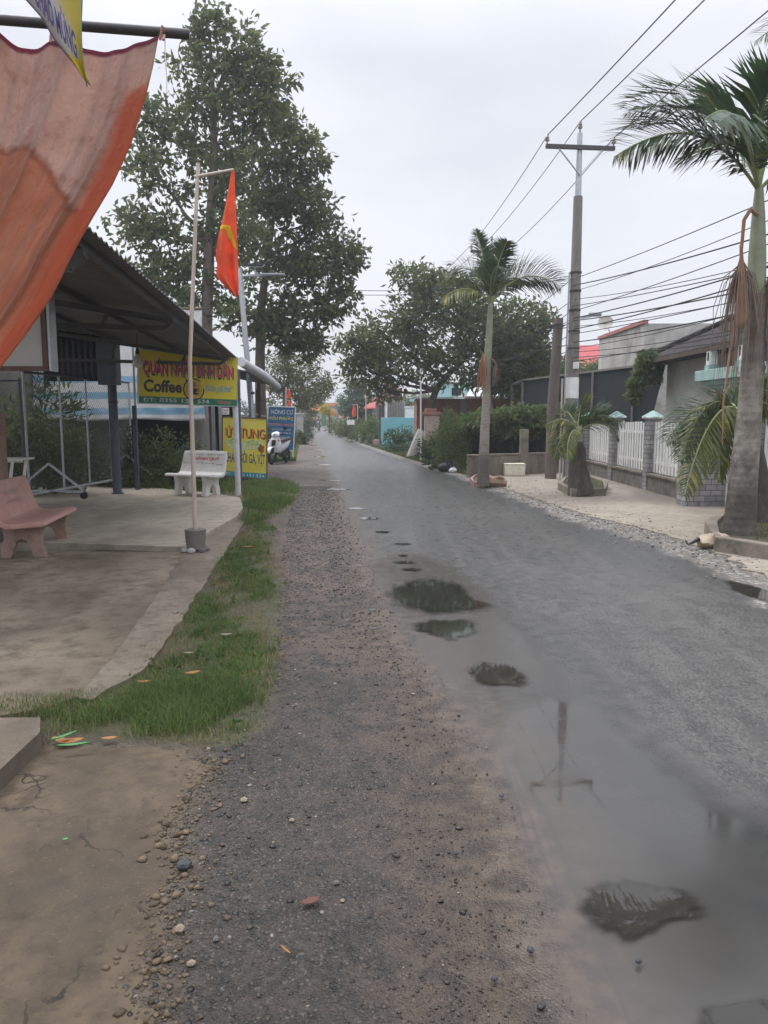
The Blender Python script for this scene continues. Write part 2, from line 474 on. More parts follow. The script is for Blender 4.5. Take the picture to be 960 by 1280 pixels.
def shrub(label, base, size, n=60, leaf=(.1, .05), mat='leaf_mid', name='shrub', cat='shrub', group=None, per=22, stems=5, rc=.2):
    """bush on the ground: size = half widths x, y and height"""
    b = Vector(base)
    t = thing(name, label, cat, b, group)
    q = ball(n, .4); q[:, 2] = np.abs(q[:, 2])**.8
    P, O = [], []
    for k in range(n):
        c = np.array(b)+q[k]*np.array(size)
        c[2] = b.z + max(.06, q[k][2]*size[2])
        m = max(4, int(per*rng.uniform(.5, 1.5))); e = ball(m, .5)*rc*rng.uniform(.7, 1.3)
        P.append(c+e); O.append(e/rc*.6+q[k]*.4)
    P = np.concatenate(P); O = np.concatenate(O); P[:, 2] = np.maximum(P[:, 2], b.z+.01)
    V, F = leaf_arrays(P, leaf[0], leaf[1], .25, 0, O)
    np_mesh('foliage', V, F, M[mat], t)
    mb = MB()
    for k in range(stems):
        e = b + Vector((q[k][0]*size[0]*.8, q[k][1]*size[1]*.8, max(.15, q[k][2]*size[2])))
        s0 = b + Vector((random.uniform(-.1, .1), random.uniform(-.1, .1), 0))
        mb.tube([s0, s0.lerp(e, .5)+Vector((0, 0, .1)), e], [.018, .013, .006], 5)
    mb.build('stem', M['bark_dark'], t)
    return t

def bez(pts, n):
    pts = [Vector(p) for p in pts]; out = []
    for i in range(n+1):
        t = i/n; q = list(pts)
        while len(q) > 1: q = [q[k].lerp(q[k+1], t) for k in range(len(q)-1)]
        out.append(q[0])
    return out

def frond(parent, ctrl, nl=46, ll=.5, lw=.035, droop=.35, mat='palm', lift=.25, r=.016, seed=0, start=.12, fwd=.55, ragged=0.0, rach='rachis', plume=True, tilt=46):
    """one feather frond: curved stalk with two rows of pointed leaflets; a part of its own"""
    rs = random.Random(seed)
    path = bez(ctrl, 40)
    mb = MB(); mb.mat(1).tube(path[::2], [r*(1-.8*i/20)+.002 for i in range(21)], 6)
    mb.mat(0)
    N = len(path)-1
    for k in range(nl):
        f = start+(1-start)*k/(nl-1); x = f*N; i = min(int(x), N-1)
        p = path[i].lerp(path[i+1], x-i); tan = (path[i+1]-path[i]).normalized()
        up = Vector((0, 0, 1)); side = tan.cross(up)
        if side.length < .15: side = Vector((1, 0, 0))
        side.normalize(); nrm = side.cross(tan).normalized()
        prof = math.sin(math.pi*min(1, (f-start)/(1-start)*.86+.12))**.6
        for sg in (-1, 1):
            if ragged and rs.random() < ragged: continue
            L = ll*prof*rs.uniform(.85, 1.1)
            th = R(tilt*sg+rs.uniform(-14, 20)) if plume else R(12)
            d = (side*sg*math.cos(th) + nrm*math.sin(th) + tan*(fwd+f*.5+rs.uniform(-.1, .1)) + nrm*(lift*.5+rs.uniform(-.1, .12))).normalized()
            m = p + d*L*.5; 
            d2 = (d + Vector((0, 0, -1))*droop*rs.uniform(.6, 1.4)).normalized()
            e = m + d2*L*.5
            w = d.cross(nrm).normalized()*lw*.5*(1 if prof > .4 else .7)
            mb.add([p-w*.5, p+w*.5, m+w, m-w, e], [(0, 1, 2, 3), (3, 2, 4)])
    return mb.build('frond', [M[mat], M[rach]], parent)

build_mats()
# ------------------------------------------------------------------ ground
def curve_x(pxs):
    pts = sorted([(G(a, b).y, G(a, b).x) for a, b in pxs])
    ys = np.array([p[0] for p in pts]); xs = np.array([p[1] for p in pts])
    return lambda y: np.interp(y, ys, xs)

AL = curve_x([(700, 1320), (660, 1150), (628, 1050), (600, 960), (555, 880), (505, 800), (472, 740), (452, 690), (432, 640), (415, 600), (402, 570), (393, 550), (386, 537), (380, 530.2)])
AR = curve_x([(1500, 1000), (1010, 785), (930, 733), (840, 690), (760, 664), (700, 647), (640, 622), (600, 606), (560, 592), (500, 574), (450, 556), (425, 545), (410, 536), (402, 530.2)])

def polydist(X, Y, poly):
    """signed distance to a polygon, positive inside"""
    P = np.array([(p[0], p[1]) for p in poly]); n = len(P)
    d = np.full(X.shape, 1e9); ins = np.zeros(X.shape, bool)
    for i in range(n):
        a = P[i]; b = P[(i+1) % n]; e = b-a
        wx = X-a[0]; wy = Y-a[1]
        t = np.clip((wx*e[0]+wy*e[1])/(e@e+1e-12), 0, 1)
        d = np.minimum(d, np.hypot(wx-e[0]*t, wy-e[1]*t))
        c = (a[1] > Y) != (b[1] > Y)
        ins ^= c & (X < (b[0]-a[0])*(Y-a[1])/(b[1]-a[1]+1e-12)+a[0])
    return np.where(ins, d, -d)

def PG(pxs, z=0.0): return [G(a, b, z) for a, b in pxs]

WET = PG([(450, 705), (505, 685), (560, 700), (640, 760), (730, 840), (800, 930), (900, 1000), (1100, 1060), (1100, 1400), (690, 1400), (655, 1150), (602, 960), (540, 870), (490, 790)])
FILM = PG([(612, 905), (670, 868), (740, 880), (800, 950), (870, 1000), (1000, 1040), (1100, 1100), (1100, 1400), (730, 1400), (680, 1150), (632, 1000)])
GRASS_A = PG([(40, 893), (110, 874), (179, 838), (208, 801), (237, 755), (275, 697), (300, 668), (322, 650), (342, 662), (336, 690), (346, 737), (347, 808), (335, 867), (318, 920), (280, 934), (233, 931), (146, 923), (54, 914)])
APRON = PG([(-700, 935), (60, 931), (232, 936), (258, 952), (246, 985), (204, 1035), (214, 1090), (196, 1160), (182, 1240), (172, 1400), (-700, 1400)])
GRASS_B = PG([(305, 660), (306, 628), (300, 606), (345, 601), (368, 606), (374, 618), (360, 636), (330, 652)])

def street_material():
    t = NT('wet worn asphalt with muddy gravel edges')
    co = t.co(); dl = t.attr('dl'); dr = t.attr('dr'); wet = t.attr('wet'); film = t.attr('film'); gr = t.attr('gr')
    sep = t.n('ShaderNodeSeparateXYZ'); t.l(co, sep.inputs[0]); yy = sep.outputs[1]
    n1 = t.noise(1.3, 6, .6); n2 = t.noise(8, 6, .62); n3 = t.noise(45, 5, .65); n4 = t.noise(190, 3, .6)
    nb = t.noise(.45, 4, .6)
    c1 = lambda s, k: t.math('MULTIPLY', t.math('SUBTRACT', s, .5), k)
    # asphalt
    asp = t.mix(t.step(n2, .3, .7), (.043, .0415, .040), (.068, .065, .061))
    asp = t.mix(t.step(n4, .55, .75, 0, .3), asp, (.12, .12, .116))
    asp = t.mix(t.step(nb, .45, .7, 0, .5), asp, (.085, .08, .075))
    mvec = t.co((1.0, .6, 1))
    mot = t.step(t.math('ADD', t.math('ADD', t.noise(58, 3, .6, mvec), c1(t.noise(150, 2, .5), .25)), t.math('ADD', c1(t.noise(5.5, 4, .6, mvec), .45), c1(t.noise(1.1, 4, .6), .40))), .50, .56)
    mzone = t.math('MULTIPLY', t.step(t.math('ADD', wet, c1(n1, .5)), .05, -.3), t.step(t.math('ADD', yy, c1(n1, 4)), 9.0, 6.5))
    mzone = t.math('MULTIPLY', mzone, t.step(t.math('ADD', sep.outputs[0], c1(n1, 1.2)), .9, 1.7))
    mot = t.math('MULTIPLY', mot, mzone)
    asp = t.mix(t.math('MULTIPLY', mot, .42), asp, (.135, .13, .122))
    trk = t.noise(1.0, 5, .6, t.co((3.2, .16, 1)))
    asp = t.mix(t.step(trk, .50, .68, 0, .45), asp, (.030, .030, .030))
    asp = t.mix(t.step(trk, .46, .34, 0, .35), asp, (.098, .093, .086))
    # wet mud film on the tarmac
    wm = t.step(t.math('ADD', t.math('ADD', wet, c1(n1, .55)), c1(n2, .2)), -.12, .2)
    fm = t.step(t.math('ADD', t.math('ADD', film, c1(n1, .3)), c1(n2, .1)), -.06, .12)
    asp = t.mix(t.math('MULTIPLY', wm, .75), asp, t.mix(t.step(t.math('ADD', t.math('SUBTRACT', sep.outputs[0], t.math('MULTIPLY', dl, .0)), c1(n1, .9)), .55, 1.5), (.062, .055, .047), (.030, .030, .0295)))
    # gravel shoulder on the left
    cell = t.voro(120, 'F1', None, 'Color'); cs = t.n('ShaderNodeSeparateColor'); t.l(cell, cs.inputs[0])
    cell2 = t.voro(28, 'F1', None, 'Color'); cs2 = t.n('ShaderNodeSeparateColor'); t.l(cell2, cs2.inputs[0])
    grv = t.mix(t.step(n3, .3, .7), (.012, .0108, .0095), (.047, .040, .034))
    grv = t.mix(t.step(cs.outputs[0], .84, .99, 0, .6), grv, (.15, .132, .115))
    grv = t.mix(t.step(cs.outputs[1], .60, .9, 0, .8), grv, (.014, .0135, .013))
    red = t.math('MULTIPLY', t.step(t.math('ADD', yy, c1(n1, 3)), 2.6, 8.0, .18, .8), t.step(t.math('ADD', n2, c1(n1, .7)), .35, .62))
    grv = t.mix(red, grv, (.145, .100, .074))
    tan = t.mix(t.step(n3, .35, .65), (.055, .042, .028), (.125, .097, .066))
    apm = t.step(t.math('ADD', t.math('ADD', t.attr('ap'), c1(n1, .10)), c1(n2, .16)), -.15, -.01)
    grv = t.mix(t.math('MULTIPLY', apm, .9), grv, tan)
    mud = t.math('MULTIPLY', t.step(t.math('ABSOLUTE', t.math('ADD', dl, t.math('ADD', .10, c1(n1, .45)))), .55, .05), t.step(n2, .25, .6, .35, .9))
    mudc = t.mix(t.step(n2, .35, .7), (.062, .045, .034), (.108, .078, .056))
    mudc = t.mix(t.step(t.noise(1.0, 4, .6, t.co((16, .5, 1))), .54, .68, 0, .6), mudc, (.040, .031, .025))
    eL = t.step(t.math('ADD', t.math('ADD', dl, c1(n1, .5)), c1(n2, .3)), -.10, .16)
    col = t.mix(eL, grv, asp)
    col = t.mix(t.math('MULTIPLY', mud, .85), col, mudc)
    # broken right edge: pale stones and dust
    eR = t.step(t.math('ADD', t.math('ADD', dr, c1(n1, .9)), c1(n2, .5)), -.16, .14)
    stone = t.mix(t.step(n3, .3, .7), (.08, .07, .06), (.19, .17, .147))
    stone = t.mix(t.step(cs2.outputs[1], .6, .95, 0, .8), stone, (.36, .34, .31))
    stone = t.mix(t.step(cs.outputs[2], .6, .95, 0, .6), stone, (.07, .065, .06))
    damp = t.step(t.math('ADD', dr, c1(n1, .8)), .75, .1, 0, .6)
    col = t.mix(damp, col, (.045, .044, .043))
    col = t.mix(t.math('SUBTRACT', 1.0, eR), col, stone)
    # soil under the grass
    gm = t.step(t.math('ADD', gr, c1(n2, .25)), -.10, .05)
    soil = t.mix(n2, (.055, .045, .028), (.09, .085, .035))
    col = t.mix(gm, col, soil)
    rough = t.mixf(eL, t.step(n3, .35, .65, .34, .68), t.step(n2, .3, .7, .26, .42))
    rough = t.mixf(mot, rough, .7)
    rough = t.mixf(wm, rough, t.step(n2, .3, .7, .13, .24))
    rough = t.mixf(fm, rough, t.mixf(t.step(t.math('ADD', yy, c1(n1, .8)), 3.1, 2.6), t.step(n2, .42, .62, .02, .085), .15))
    rough = t.mixf(t.math('SUBTRACT', 1.0, eR), rough, .85)
    dry = t.math('SUBTRACT', 1.0, t.math('MULTIPLY', wm, .9))
    dry = t.math('MULTIPLY', dry, t.math('SUBTRACT', 1.0, t.math('MULTIPLY', fm, .97)))
    h = t.math('ADD', t.math('MULTIPLY', n4, .35), t.math('MULTIPLY', n3, .65))
    h = t.math('ADD', h, t.math('MULTIPLY', t.math('SUBTRACT', 1.0, eL), t.math('MULTIPLY', t.math('SUBTRACT', 1.0, t.voro(120)), .6)))
    nrm = t.bump(h, t.math('MULTIPLY', dry, t.mixf(eL, .95, .5)), .012)
    return t.pbr(col, rough, 0, nrm, .5)

def concrete_ground(name, a, b, stain, crack=0.0, sc=1.0):
    t = NT(name)
    n1 = t.noise(.9*sc, 7, .65); n2 = t.noise(6*sc, 6, .65); n3 = t.noise(60, 4, .6); ns = t.noise(.55*sc, 5, .6, t.co((1, .45, 1)))
    c = t.mix(t.step(n1, .3, .7), a, b)
    c = t.mix(t.step(n2, .42, .72, 0, .7), c, stain)
    c = t.mix(t.step(t.noise(28, 5, .7), .56, .70, 0, .55), c, stain)
    c = t.mix(t.step(ns, .48, .68, 0, .75), c, stain)
    c = t.mix(t.step(n3, .58, .75, 0, .4), c, tuple(x*1.35 for x in b))
    h = t.math('ADD', t.math('MULTIPLY', n3, .35), t.math('MULTIPLY', n2, .65))
    if crack:
        nz = t.n('ShaderNodeTexNoise'); t.l(t.co(), nz.inputs['Vector']); nz.inputs['Scale'].default_value = 3.0; nz.inputs['Detail'].default_value = 8
        va = t.n('ShaderNodeVectorMath', operation='SCALE'); t.l(nz.outputs['Color'], va.inputs[0]); va.inputs['Scale'].default_value = .9
        vb = t.n('ShaderNodeVectorMath', operation='ADD'); t.l(t.co(), vb.inputs[0]); t.l(va.outputs[0], vb.inputs[1])
        e = t.voro(crack, 'DISTANCE_TO_EDGE', vb.outputs[0])
        k = t.math('MULTIPLY', t.step(e, .010, .003), t.step(n1, .46, .58))
        c = t.mix(t.math('MULTIPLY', k, .9), c, (.02, .017, .014))
        h = t.math('SUBTRACT', h, t.math('MULTIPLY', k, 1.2))
    return t.pbr(c, t.step(n1, .3, .7, .62, .9), 0, t.bump(h, .5, .012), .4)

def make_ground():
    # base sheet to the horizon
    t = NT('earth and rough grass')
    n1 = t.noise(.25, 6, .6); n2 = t.noise(4, 6, .6)
    c = t.mix(t.step(n1, .35, .65), (.10, .082, .055), (.055, .075, .028))
    c = t.mix(t.step(n2, .4, .7, 0, .6), c, (.13, .105, .075))
    gm = t.pbr(c, .95, 0, t.bump(n2, .5, .03), .2)
    mb = MB(); mb.grid(lambda u, v: (-450+900*u, -60+960*v, -.03), 6, 6)
    struct(mb.build('ground', gm))
    # street sheet in two objects that share one material
    sm = street_material()
    ny = 210; nx = 96
    ys = .9*(128/.9)**(np.arange(ny+1)/ny)
    al, ar = AL(ys), AR(ys)
    near = np.clip(ys/9, 0, 1)
    xl = al-3.2; xr = ar+1.6
    u = np.linspace(0, 1, nx+1)
    X = xl[:, None]*(1-u)+xr[:, None]*u; Y = np.repeat(ys[:, None], nx+1, 1)
    dl = X-al[:, None]; dr = ar[:, None]-X
    ap = polydist(X, Y, APRON); wet = polydist(X, Y, WET); film = polydist(X, Y, FILM)
    gr = np.maximum(polydist(X, Y, GRASS_A), polydist(X, Y, GRASS_B))
    far = np.where((Y > 19.5), np.minimum(np.maximum(-dl-1.1, -dr-.35), .3), -1)
    gr = np.maximum(gr, np.where((Y > 16) & (Y < 27), -1, far))
    gr = np.maximum(gr, np.where((Y > 19) & (X > 0), np.minimum(-dr-.35, .3), -1))
    Z = .002+.012*np.clip(-dl, 0, .6)+.02*np.clip(gr, 0, .5)
    idx = np.arange((ny+1)*(nx+1)).reshape(ny+1, nx+1)
    q = np.stack([idx[:-1, :-1], idx[:-1, 1:], idx[1:, 1:], idx[1:, :-1]], -1)
    cx = dl[:-1, :-1]*.25+dl[:-1, 1:]*.25+dl[1:, 1:]*.25+dl[1:, :-1]*.25
    cr = dr[:-1, :-1]*.25+dr[:-1, 1:]*.25+dr[1:, 1:]*.25+dr[1:, :-1]*.25
    V = np.stack([X, Y, Z], -1).reshape(-1, 3)
    for name, sel in (('road', (cx > -.05) & (cr > -.05)), ('gravel_shoulder', (cx <= -.05)), ('road_edge_gravel', (cr <= -.05))):
        F = q[sel]
        used = np.unique(F); mp = np.full(len(V), -1); mp[used] = np.arange(len(used))
        o = np_mesh(name, V[used], mp[F], sm)
        for an, av in (('dl', dl), ('dr', dr), ('wet', wet), ('film', film), ('gr', gr), ('ap', ap)):
            at = o.data.attributes.new(an, 'FLOAT', 'POINT'); at.data.foreach_set('value', np.clip(av.reshape(-1)[used], -3, 8).astype(np.float32))
        struct(o)
    # water lying in the hollows of the road
    def water(name, body, rgh, ripple):
        w = NT(name)
        ed = w.attr('edge')
        n = w.noise(14, 2)
        b = w.n('ShaderNodeBsdfPrincipled'); w.put(b.inputs['Base Color'], body); b.inputs['Roughness'].default_value = rgh; b.inputs['IOR'].default_value = 1.42; rip = w.noise(22, 2)
        w.l(w.bump(w.math('ADD', w.noise(5, 1), w.math('MULTIPLY', rip, ripple)), .02, .002), b.inputs['Normal']); 
        tp = w.n('ShaderNodeBsdfTransparent'); mxs = w.n('ShaderNodeMixShader')
        k = w.step(w.math('ADD', w.math('ADD', ed, w.math('MULTIPLY', w.math('SUBTRACT', w.noise(7, 6, .6), .5), .9)), w.math('MULTIPLY', w.math('SUBTRACT', w.noise(30, 3, .6), .5), .3)), .10, .95)
        w.l(k, mxs.inputs[0]); w.l(tp.outputs[0], mxs.inputs[1]); w.l(b.outputs[0], mxs.inputs[2]); w.l(mxs.outputs[0], w.out.inputs[0]); return w.m
    wm0 = water('standing rain water', (.022, .022, .017), .04, .2); wm1 = water('shallow muddy water', (.032, .029, .025), .02, 1.6)
    def puddle(pxs, rag=.06, wm=None):
        wm = wm or wm0
        pts = [Vector((p.x, p.y, 0)) for p in PG(pxs)]
        # round and roughen the outline
        for _ in range(3):
            pts = [q for i in range(len(pts)) for q in (pts[i].lerp(pts[(i+1) % len(pts)], .25), pts[i].lerp(pts[(i+1) % len(pts)], .75))]
        c = sum(pts, Vector())/len(pts); m = len(pts)
        ph = [random.uniform(0, 6.28) for _ in range(6)]
        out = []
        for i, p in enumerate(pts):
            a = 2*math.pi*i/m
            k = 1+rag*(math.sin(5*a+ph[0])+.8*math.sin(9*a+ph[1])+.6*math.sin(17*a+ph[2])+.5*math.sin(31*a+ph[3]))
            out.append(c+(p-c)*k)
        if sum(out[i].x*out[(i+1) % m].y-out[(i+1) % m].x*out[i].y for i in range(m)) < 0: out.reverse()
        mb = MB(); ks = (1.22, 1.0, .80, .5, .05); vals = (0.0, .40, .80, 1.1, 1.2)
        mb.v = [(c.x+(p.x-c.x)*q_, c.y+(p.y-c.y)*q_, .0075) for q_ in ks for p in out]
        mb.f = [(r*m+i, r*m+(i+1) % m, (r+1)*m+(i+1) % m, (r+1)*m+i) for r in range(4) for i in range(m)]+[tuple(4*m+i for i in range(m))]
        mb.mi = [0]*len(mb.f)
        o = mb.build('puddle', wm, None, (c.x, c.y, .0))
        at = o.data.attributes.new('edge', 'FLOAT', 'POINT'); at.data.foreach_set('value', np.repeat(np.array(vals, dtype=np.float32), m))
        struct(o)
    puddle([(481, 748), (497, 731), (520, 725), (560, 724), (580, 736), (588, 749), (611, 754), (602, 765), (560, 767), (510, 764)], .045)
    puddle([(510, 784), (540, 775), (590, 775), (598, 786), (588, 796), (560, 801), (530, 792)], .07)
    puddle([(586, 842), (592, 827), (640, 831), (660, 850), (655, 859), (600, 859)], .04, wm1)
    puddle([(722, 1142), (735, 1115), (772, 1100), (835, 1108), (880, 1132), (876, 1146), (830, 1155), (800, 1180), (755, 1172)], .05, wm1)
    puddle([(866, 1272), (900, 1255), (960, 1250), (1010, 1262), (1010, 1310), (880, 1305)], .05, wm1)
    puddle([(905, 725), (930, 730), (975, 742), (985, 758), (945, 750), (915, 738)], .04)
    for (cx_, cy_, w_, h_) in ((445, 636, 22, 3.2), (461, 648.5, 26, 3.6), (478, 665.5, 20, 2.6), (503, 680.5, 24, 2.6), (504, 695, 12, 2.5), (506, 703.5, 30, 3.2), (514, 712.5, 28, 3.4), (420, 612, 44, 2.0), (413, 601, 30, 1.6), (404, 581, 26, 1.5), (399, 571, 18, 1.2), (396, 562, 16, 1), (393, 557, 14, .8), (465, 763, 12, 2.4), (466, 786, 14, 3)):
        puddle([(cx_+w_/2*math.cos(a), cy_+h_/2*math.sin(a)) for a in [k*math.pi/4 for k in range(8)]], .10)

    # concrete yards on the left
    yard = concrete_ground('damp brown concrete', (.185, .146, .104), (.265, .216, .16), (.075, .058, .041))
    slab = concrete_ground('worn concrete slab', (.33, .285, .23), (.42, .37, .30), (.20, .168, .13))
    apron = concrete_ground('muddy concrete apron', (.082, .059, .036), (.130, .098, .063), (.038, .027, .018), .9, 1.6)
    curbm = concrete_ground('concrete edge strip', (.17, .138, .104), (.24, .20, .153), (.09, .07, .051), 0, 2.0)
    z = .025
    def flat(name, pxs, z0, z1, mat, rag=0.0, bevel=.012, sub=.15):
        pts = PG(pxs, z1)
        if rag:
            out = []
            for i in range(len(pts)):
                a, b = pts[i], pts[(i+1) % len(pts)]; n = max(1, int((b-a).length/sub))
                for k in range(n):
                    p = a.lerp(b, k/n); q = p.x*7+p.y*11
                    if abs(p.x) < 8: p = p+Vector((rag*(.8*math.sin(q*1.7+.5)+.6*math.sin(q*4.3+1)+.35*math.sin(q*11))+random.uniform(-rag, rag)*.18, rag*.7*math.sin(q*2.9)+random.uniform(-rag, rag)*.18, 0))
                    out.append(p)
            pts = out
        mb = MB(); mb.prism([(p.x, p.y) for p in pts], z0, z1)
        if rag:
            from mathutils.geometry import tessellate_polygon
            n = len(pts); tri = tessellate_polygon([[Vector((p.x, p.y, 0)) for p in pts]])
            up = lambda t: t if (Vector(mb.v[t[1]])-Vector(mb.v[t[0]])).cross(Vector(mb.v[t[2]])-Vector(mb.v[t[0]])).z > 0 else (t[0], t[2], t[1])
            mb.f = [tuple(n+i for i in up(t)) for t in tri]+mb.f[2:]; mb.mi = [0]*len(mb.f); bevel = 0
        o = mb.build(name, mat, None, (pts[0].x, pts[0].y, 0), bevel=bevel)
        # keep texture space in world metres
        return struct(o)
    flat('yard_paving', [(-900, 684), (238, 690), (192, 768), (150, 822), (112, 866), (60, 884), (-20, 897), (-1300, 897)], -.03, z, yard, .012)
    flat('kerb_strip', [(228, 692), (240, 680), (270, 664), (296, 650), (306, 652), (276, 697), (238, 756), (209, 800), (180, 836), (112, 874), (96, 872), (140, 822), (180, 768)], -.03, .034, curbm, .012)
    flat('terrace_paving', [(-900, 676), (-200, 676), (86, 679), (238, 684), (262, 664), (296, 645), (304, 634), (300, 622), (262, 616), (150, 606), (-100, 602), (-900, 602)], -.03, .075, slab, .006)
    flat('apron_paving', [(-700, 935), (60, 931), (232, 936), (258, 952), (246, 985), (204, 1035), (214, 1090), (196, 1160), (182, 1240), (172, 1400), (-700, 1400)], -.03, .011, apron, .026, .003, .022)
    flat('kerb_block', [(-300, 897), (52, 897), (50, 915), (0, 962), (-30, 995), (-300, 995)], -.03, .105, curbm, .006, .015, .2)
    # right-hand pavement in front of the fence
    pave = concrete_ground('dusty tan pavement', (.255, .222, .178), (.335, .295, .24), (.165, .14, .11))
    R_ = [(640, 613), (690, 630), (740, 645), (800, 659), (850, 673), (905, 694), (960, 722), (1100, 800), (1700, 1000), (1900, 640), (1100, 585), (700, 585), (612, 592), (612, 604)]
    flat('pavement', R_, -.03, .016, pave, .06, .004, .18)

def scatter_stones():
    """small loose stones: too many to count, one object; the few bigger ones are things of their own"""
    ico_v = []; g = (1+5**.5)/2
    for a in (-1, 1):
        for b in (-g, g): ico_v += [(0, a, b), (a, b, 0), (b, 0, a)]
    ico_v = np.array(ico_v); ico_v /= np.linalg.norm(ico_v[0])
    from mathutils.geometry import convex_hull_2d
    # faces: all triples at edge distance
    el = min(np.linalg.norm(ico_v[0]-ico_v[k]) for k in range(1, 12))*1.05
    F = [(i, j, k) for i in range(12) for j in range(i+1, 12) for k in range(j+1, 12)
         if np.linalg.norm(ico_v[i]-ico_v[j]) < el and np.linalg.norm(ico_v[j]-ico_v[k]) < el and np.linalg.norm(ico_v[i]-ico_v[k]) < el]
    F = np.array([f if np.dot(np.cross(ico_v[f[1]]-ico_v[f[0]], ico_v[f[2]]-ico_v[f[0]]), ico_v[f[0]]) > 0 else (f[0], f[2], f[1]) for f in F])
    def stones(name, P, size, mat, kind='stuff', flat_=.6):
        n = len(P)
        sc = size[:, None]*rng.uniform(.6, 1.2, (n, 3)); sc[:, 2] *= flat_
        V = ico_v[None]*rng.uniform(.55, 1.2, (n, 12, 1))*sc[:, None, :]
        a = rng.uniform(0, 6.28, n); c, s = np.cos(a)[:, None], np.sin(a)[:, None]
        V = np.stack([V[..., 0]*c-V[..., 1]*s, V[..., 0]*s+V[..., 1]*c, V[..., 2]], -1)
        V = V+P[:, None, :]+np.array([0, 0, 1])*(size*flat_*.35)[:, None, None]
        FF = (F[None]+(np.arange(n)*12)[:, None, None]).reshape(-1, 3)
        return np_mesh(name, V.reshape(-1, 3), FF, mat)
    t = NT('mixed gravel'); i = t.island(); j = t.math('FRACT', t.math('MULTIPLY', i, 13.7))
    c = t.mix(i, (.012, .0115, .011), (.062, .053, .044)); c = t.mix(t.step(j, .93, .998), c, (.24, .20, .165))
    gm = t.pbr(c, .42, 0, None, .4)
    # left shoulder
    n = 38000
    Y = 1.5+16*rng.uniform(0, 1, n)**2.3; u = rng.beta(1.15, 2.0, n)
    xl = np.interp(Y, [1.4, 2.3, 3.4, 3.7, 4.6, 6, 8.5, 12, 18], [-.75, -.74, -.95, -.80, -.72, -.85, -1.15, -1.5, -2.1])
    X = xl+(AL(Y)+.12-xl)*u
    P = np.stack([X, Y, np.full(n, .006)], 1)
    size = .0027*np.exp(rng.normal(0, .55, n))*(1+.12*(Y-2))*(1.45-.75*u)
    struct(stones('gravel', P, np.clip(size, .002, .016), gm), 'loose dark gravel scattered over the left road shoulder', 'stuff', 'gravel')
    # crumbled edge of the concrete apron
    edge = PG([(258, 945), (246, 985), (206, 1035), (214, 1090), (196, 1160), (182, 1240), (172, 1330)])
    Q = []
    for k in range(1300):
        s = rng.uniform(0, len(edge)-1.001); a = edge[int(s)].lerp(edge[int(s)+1], s % 1)
        Q.append((a.x+rng.normal(.025, .05)*(1.7 if k % 3 == 0 else 1), a.y+rng.normal(0, .03), .010))
    edge_n = 0
    t = NT('crumbled concrete'); i = t.island(); c = t.mix(i, (.060, .045, .030), (.165, .122, .079))
    cm = t.pbr(c, .85, 0, t.bump(t.noise(90, 4), .4, .004), .3)
    struct(stones('rubble', np.array(Q), .0040*np.exp(rng.normal(0, .75, 1300)).clip(.4, 5.0), cm), 'crumbled concrete rubble along the edge of the apron', 'stuff', 'rubble')
    # right road edge
    n = 2600; Y = 7.5+13*rng.uniform(0, 1, n); X = AR(Y)+rng.normal(.55, .38, n)
    t = NT('pale road gravel'); i = t.island(); c = t.mix(i, (.09, .082, .074), (.32, .30, .27))
    struct(stones('gravel', np.stack([X, Y, np.full(n, .012)], 1), .011*np.exp(rng.normal(0, .4, n)), t.pbr(c, .85)), 'pale broken stones along the right edge of the road', 'stuff', 'gravel')
    # single stones one can point to
    from mathutils import noise as mn
    spec = [((231, 1090), .034, 'stone_dark', 'blue grey angular stone, largest on the crumbled concrete edge'),
            ((421, 1109), .012, 'stone_grey', 'pale grey pebble on dark gravel near the brown dry leaf'),
            ((239, 1211), .016, 'stone_tan', 'tan stone at the foot of the crumbled apron edge'),
            ((270, 1180), .013, 'stone_grey', 'rounded grey pebble just right of the crumbled apron edge'),
            ((305, 1005), .017, 'stone_tan', 'light tan stone below the grass corner'),
            ((225, 1168), .020, 'stone_tan', 'broken tan concrete lump lodged in the apron edge'),
            ((627, 999), .014, 'stone_dark', 'black stone on the wet film left of the pole reflection'),
            ((663, 1194), .014, 'stone_dark', 'black pebble in shallow water low in the road'),
            ((618, 1230), .013, 'stone_dark', 'dark stone at the muddy water edge near the bottom'),
            ((798, 1208), .012, 'stone_dark', 'dark pebble below the near puddle'),
            ((365, 1030), .013, 'stone_tan', 'tan pebble between grass corner and tyre tracks'),
            ((428, 1131), .009, 'stone_tan', 'small ochre pebble beside the pale grey one'),
            ((570, 1072), .012, 'stone_dark', 'dark clod on the brown mud by the water edge')]
    for (p, r, m, lab) in spec:
        c = G(*p); mb = MB()
        mb.add([(c.x+v[0]*r*random.uniform(.8, 1.2), c.y+v[1]*r*random.uniform(.7, 1.1), .012+r*.4+v[2]*r*.62) for v in ico_v], [tuple(f) for f in F])
        o = mb.build('stone', M[m], None, (c.x, c.y, .01), bevel=r*.12)
        tag(o, lab, 'stone', 'single stones on the road shoulder')

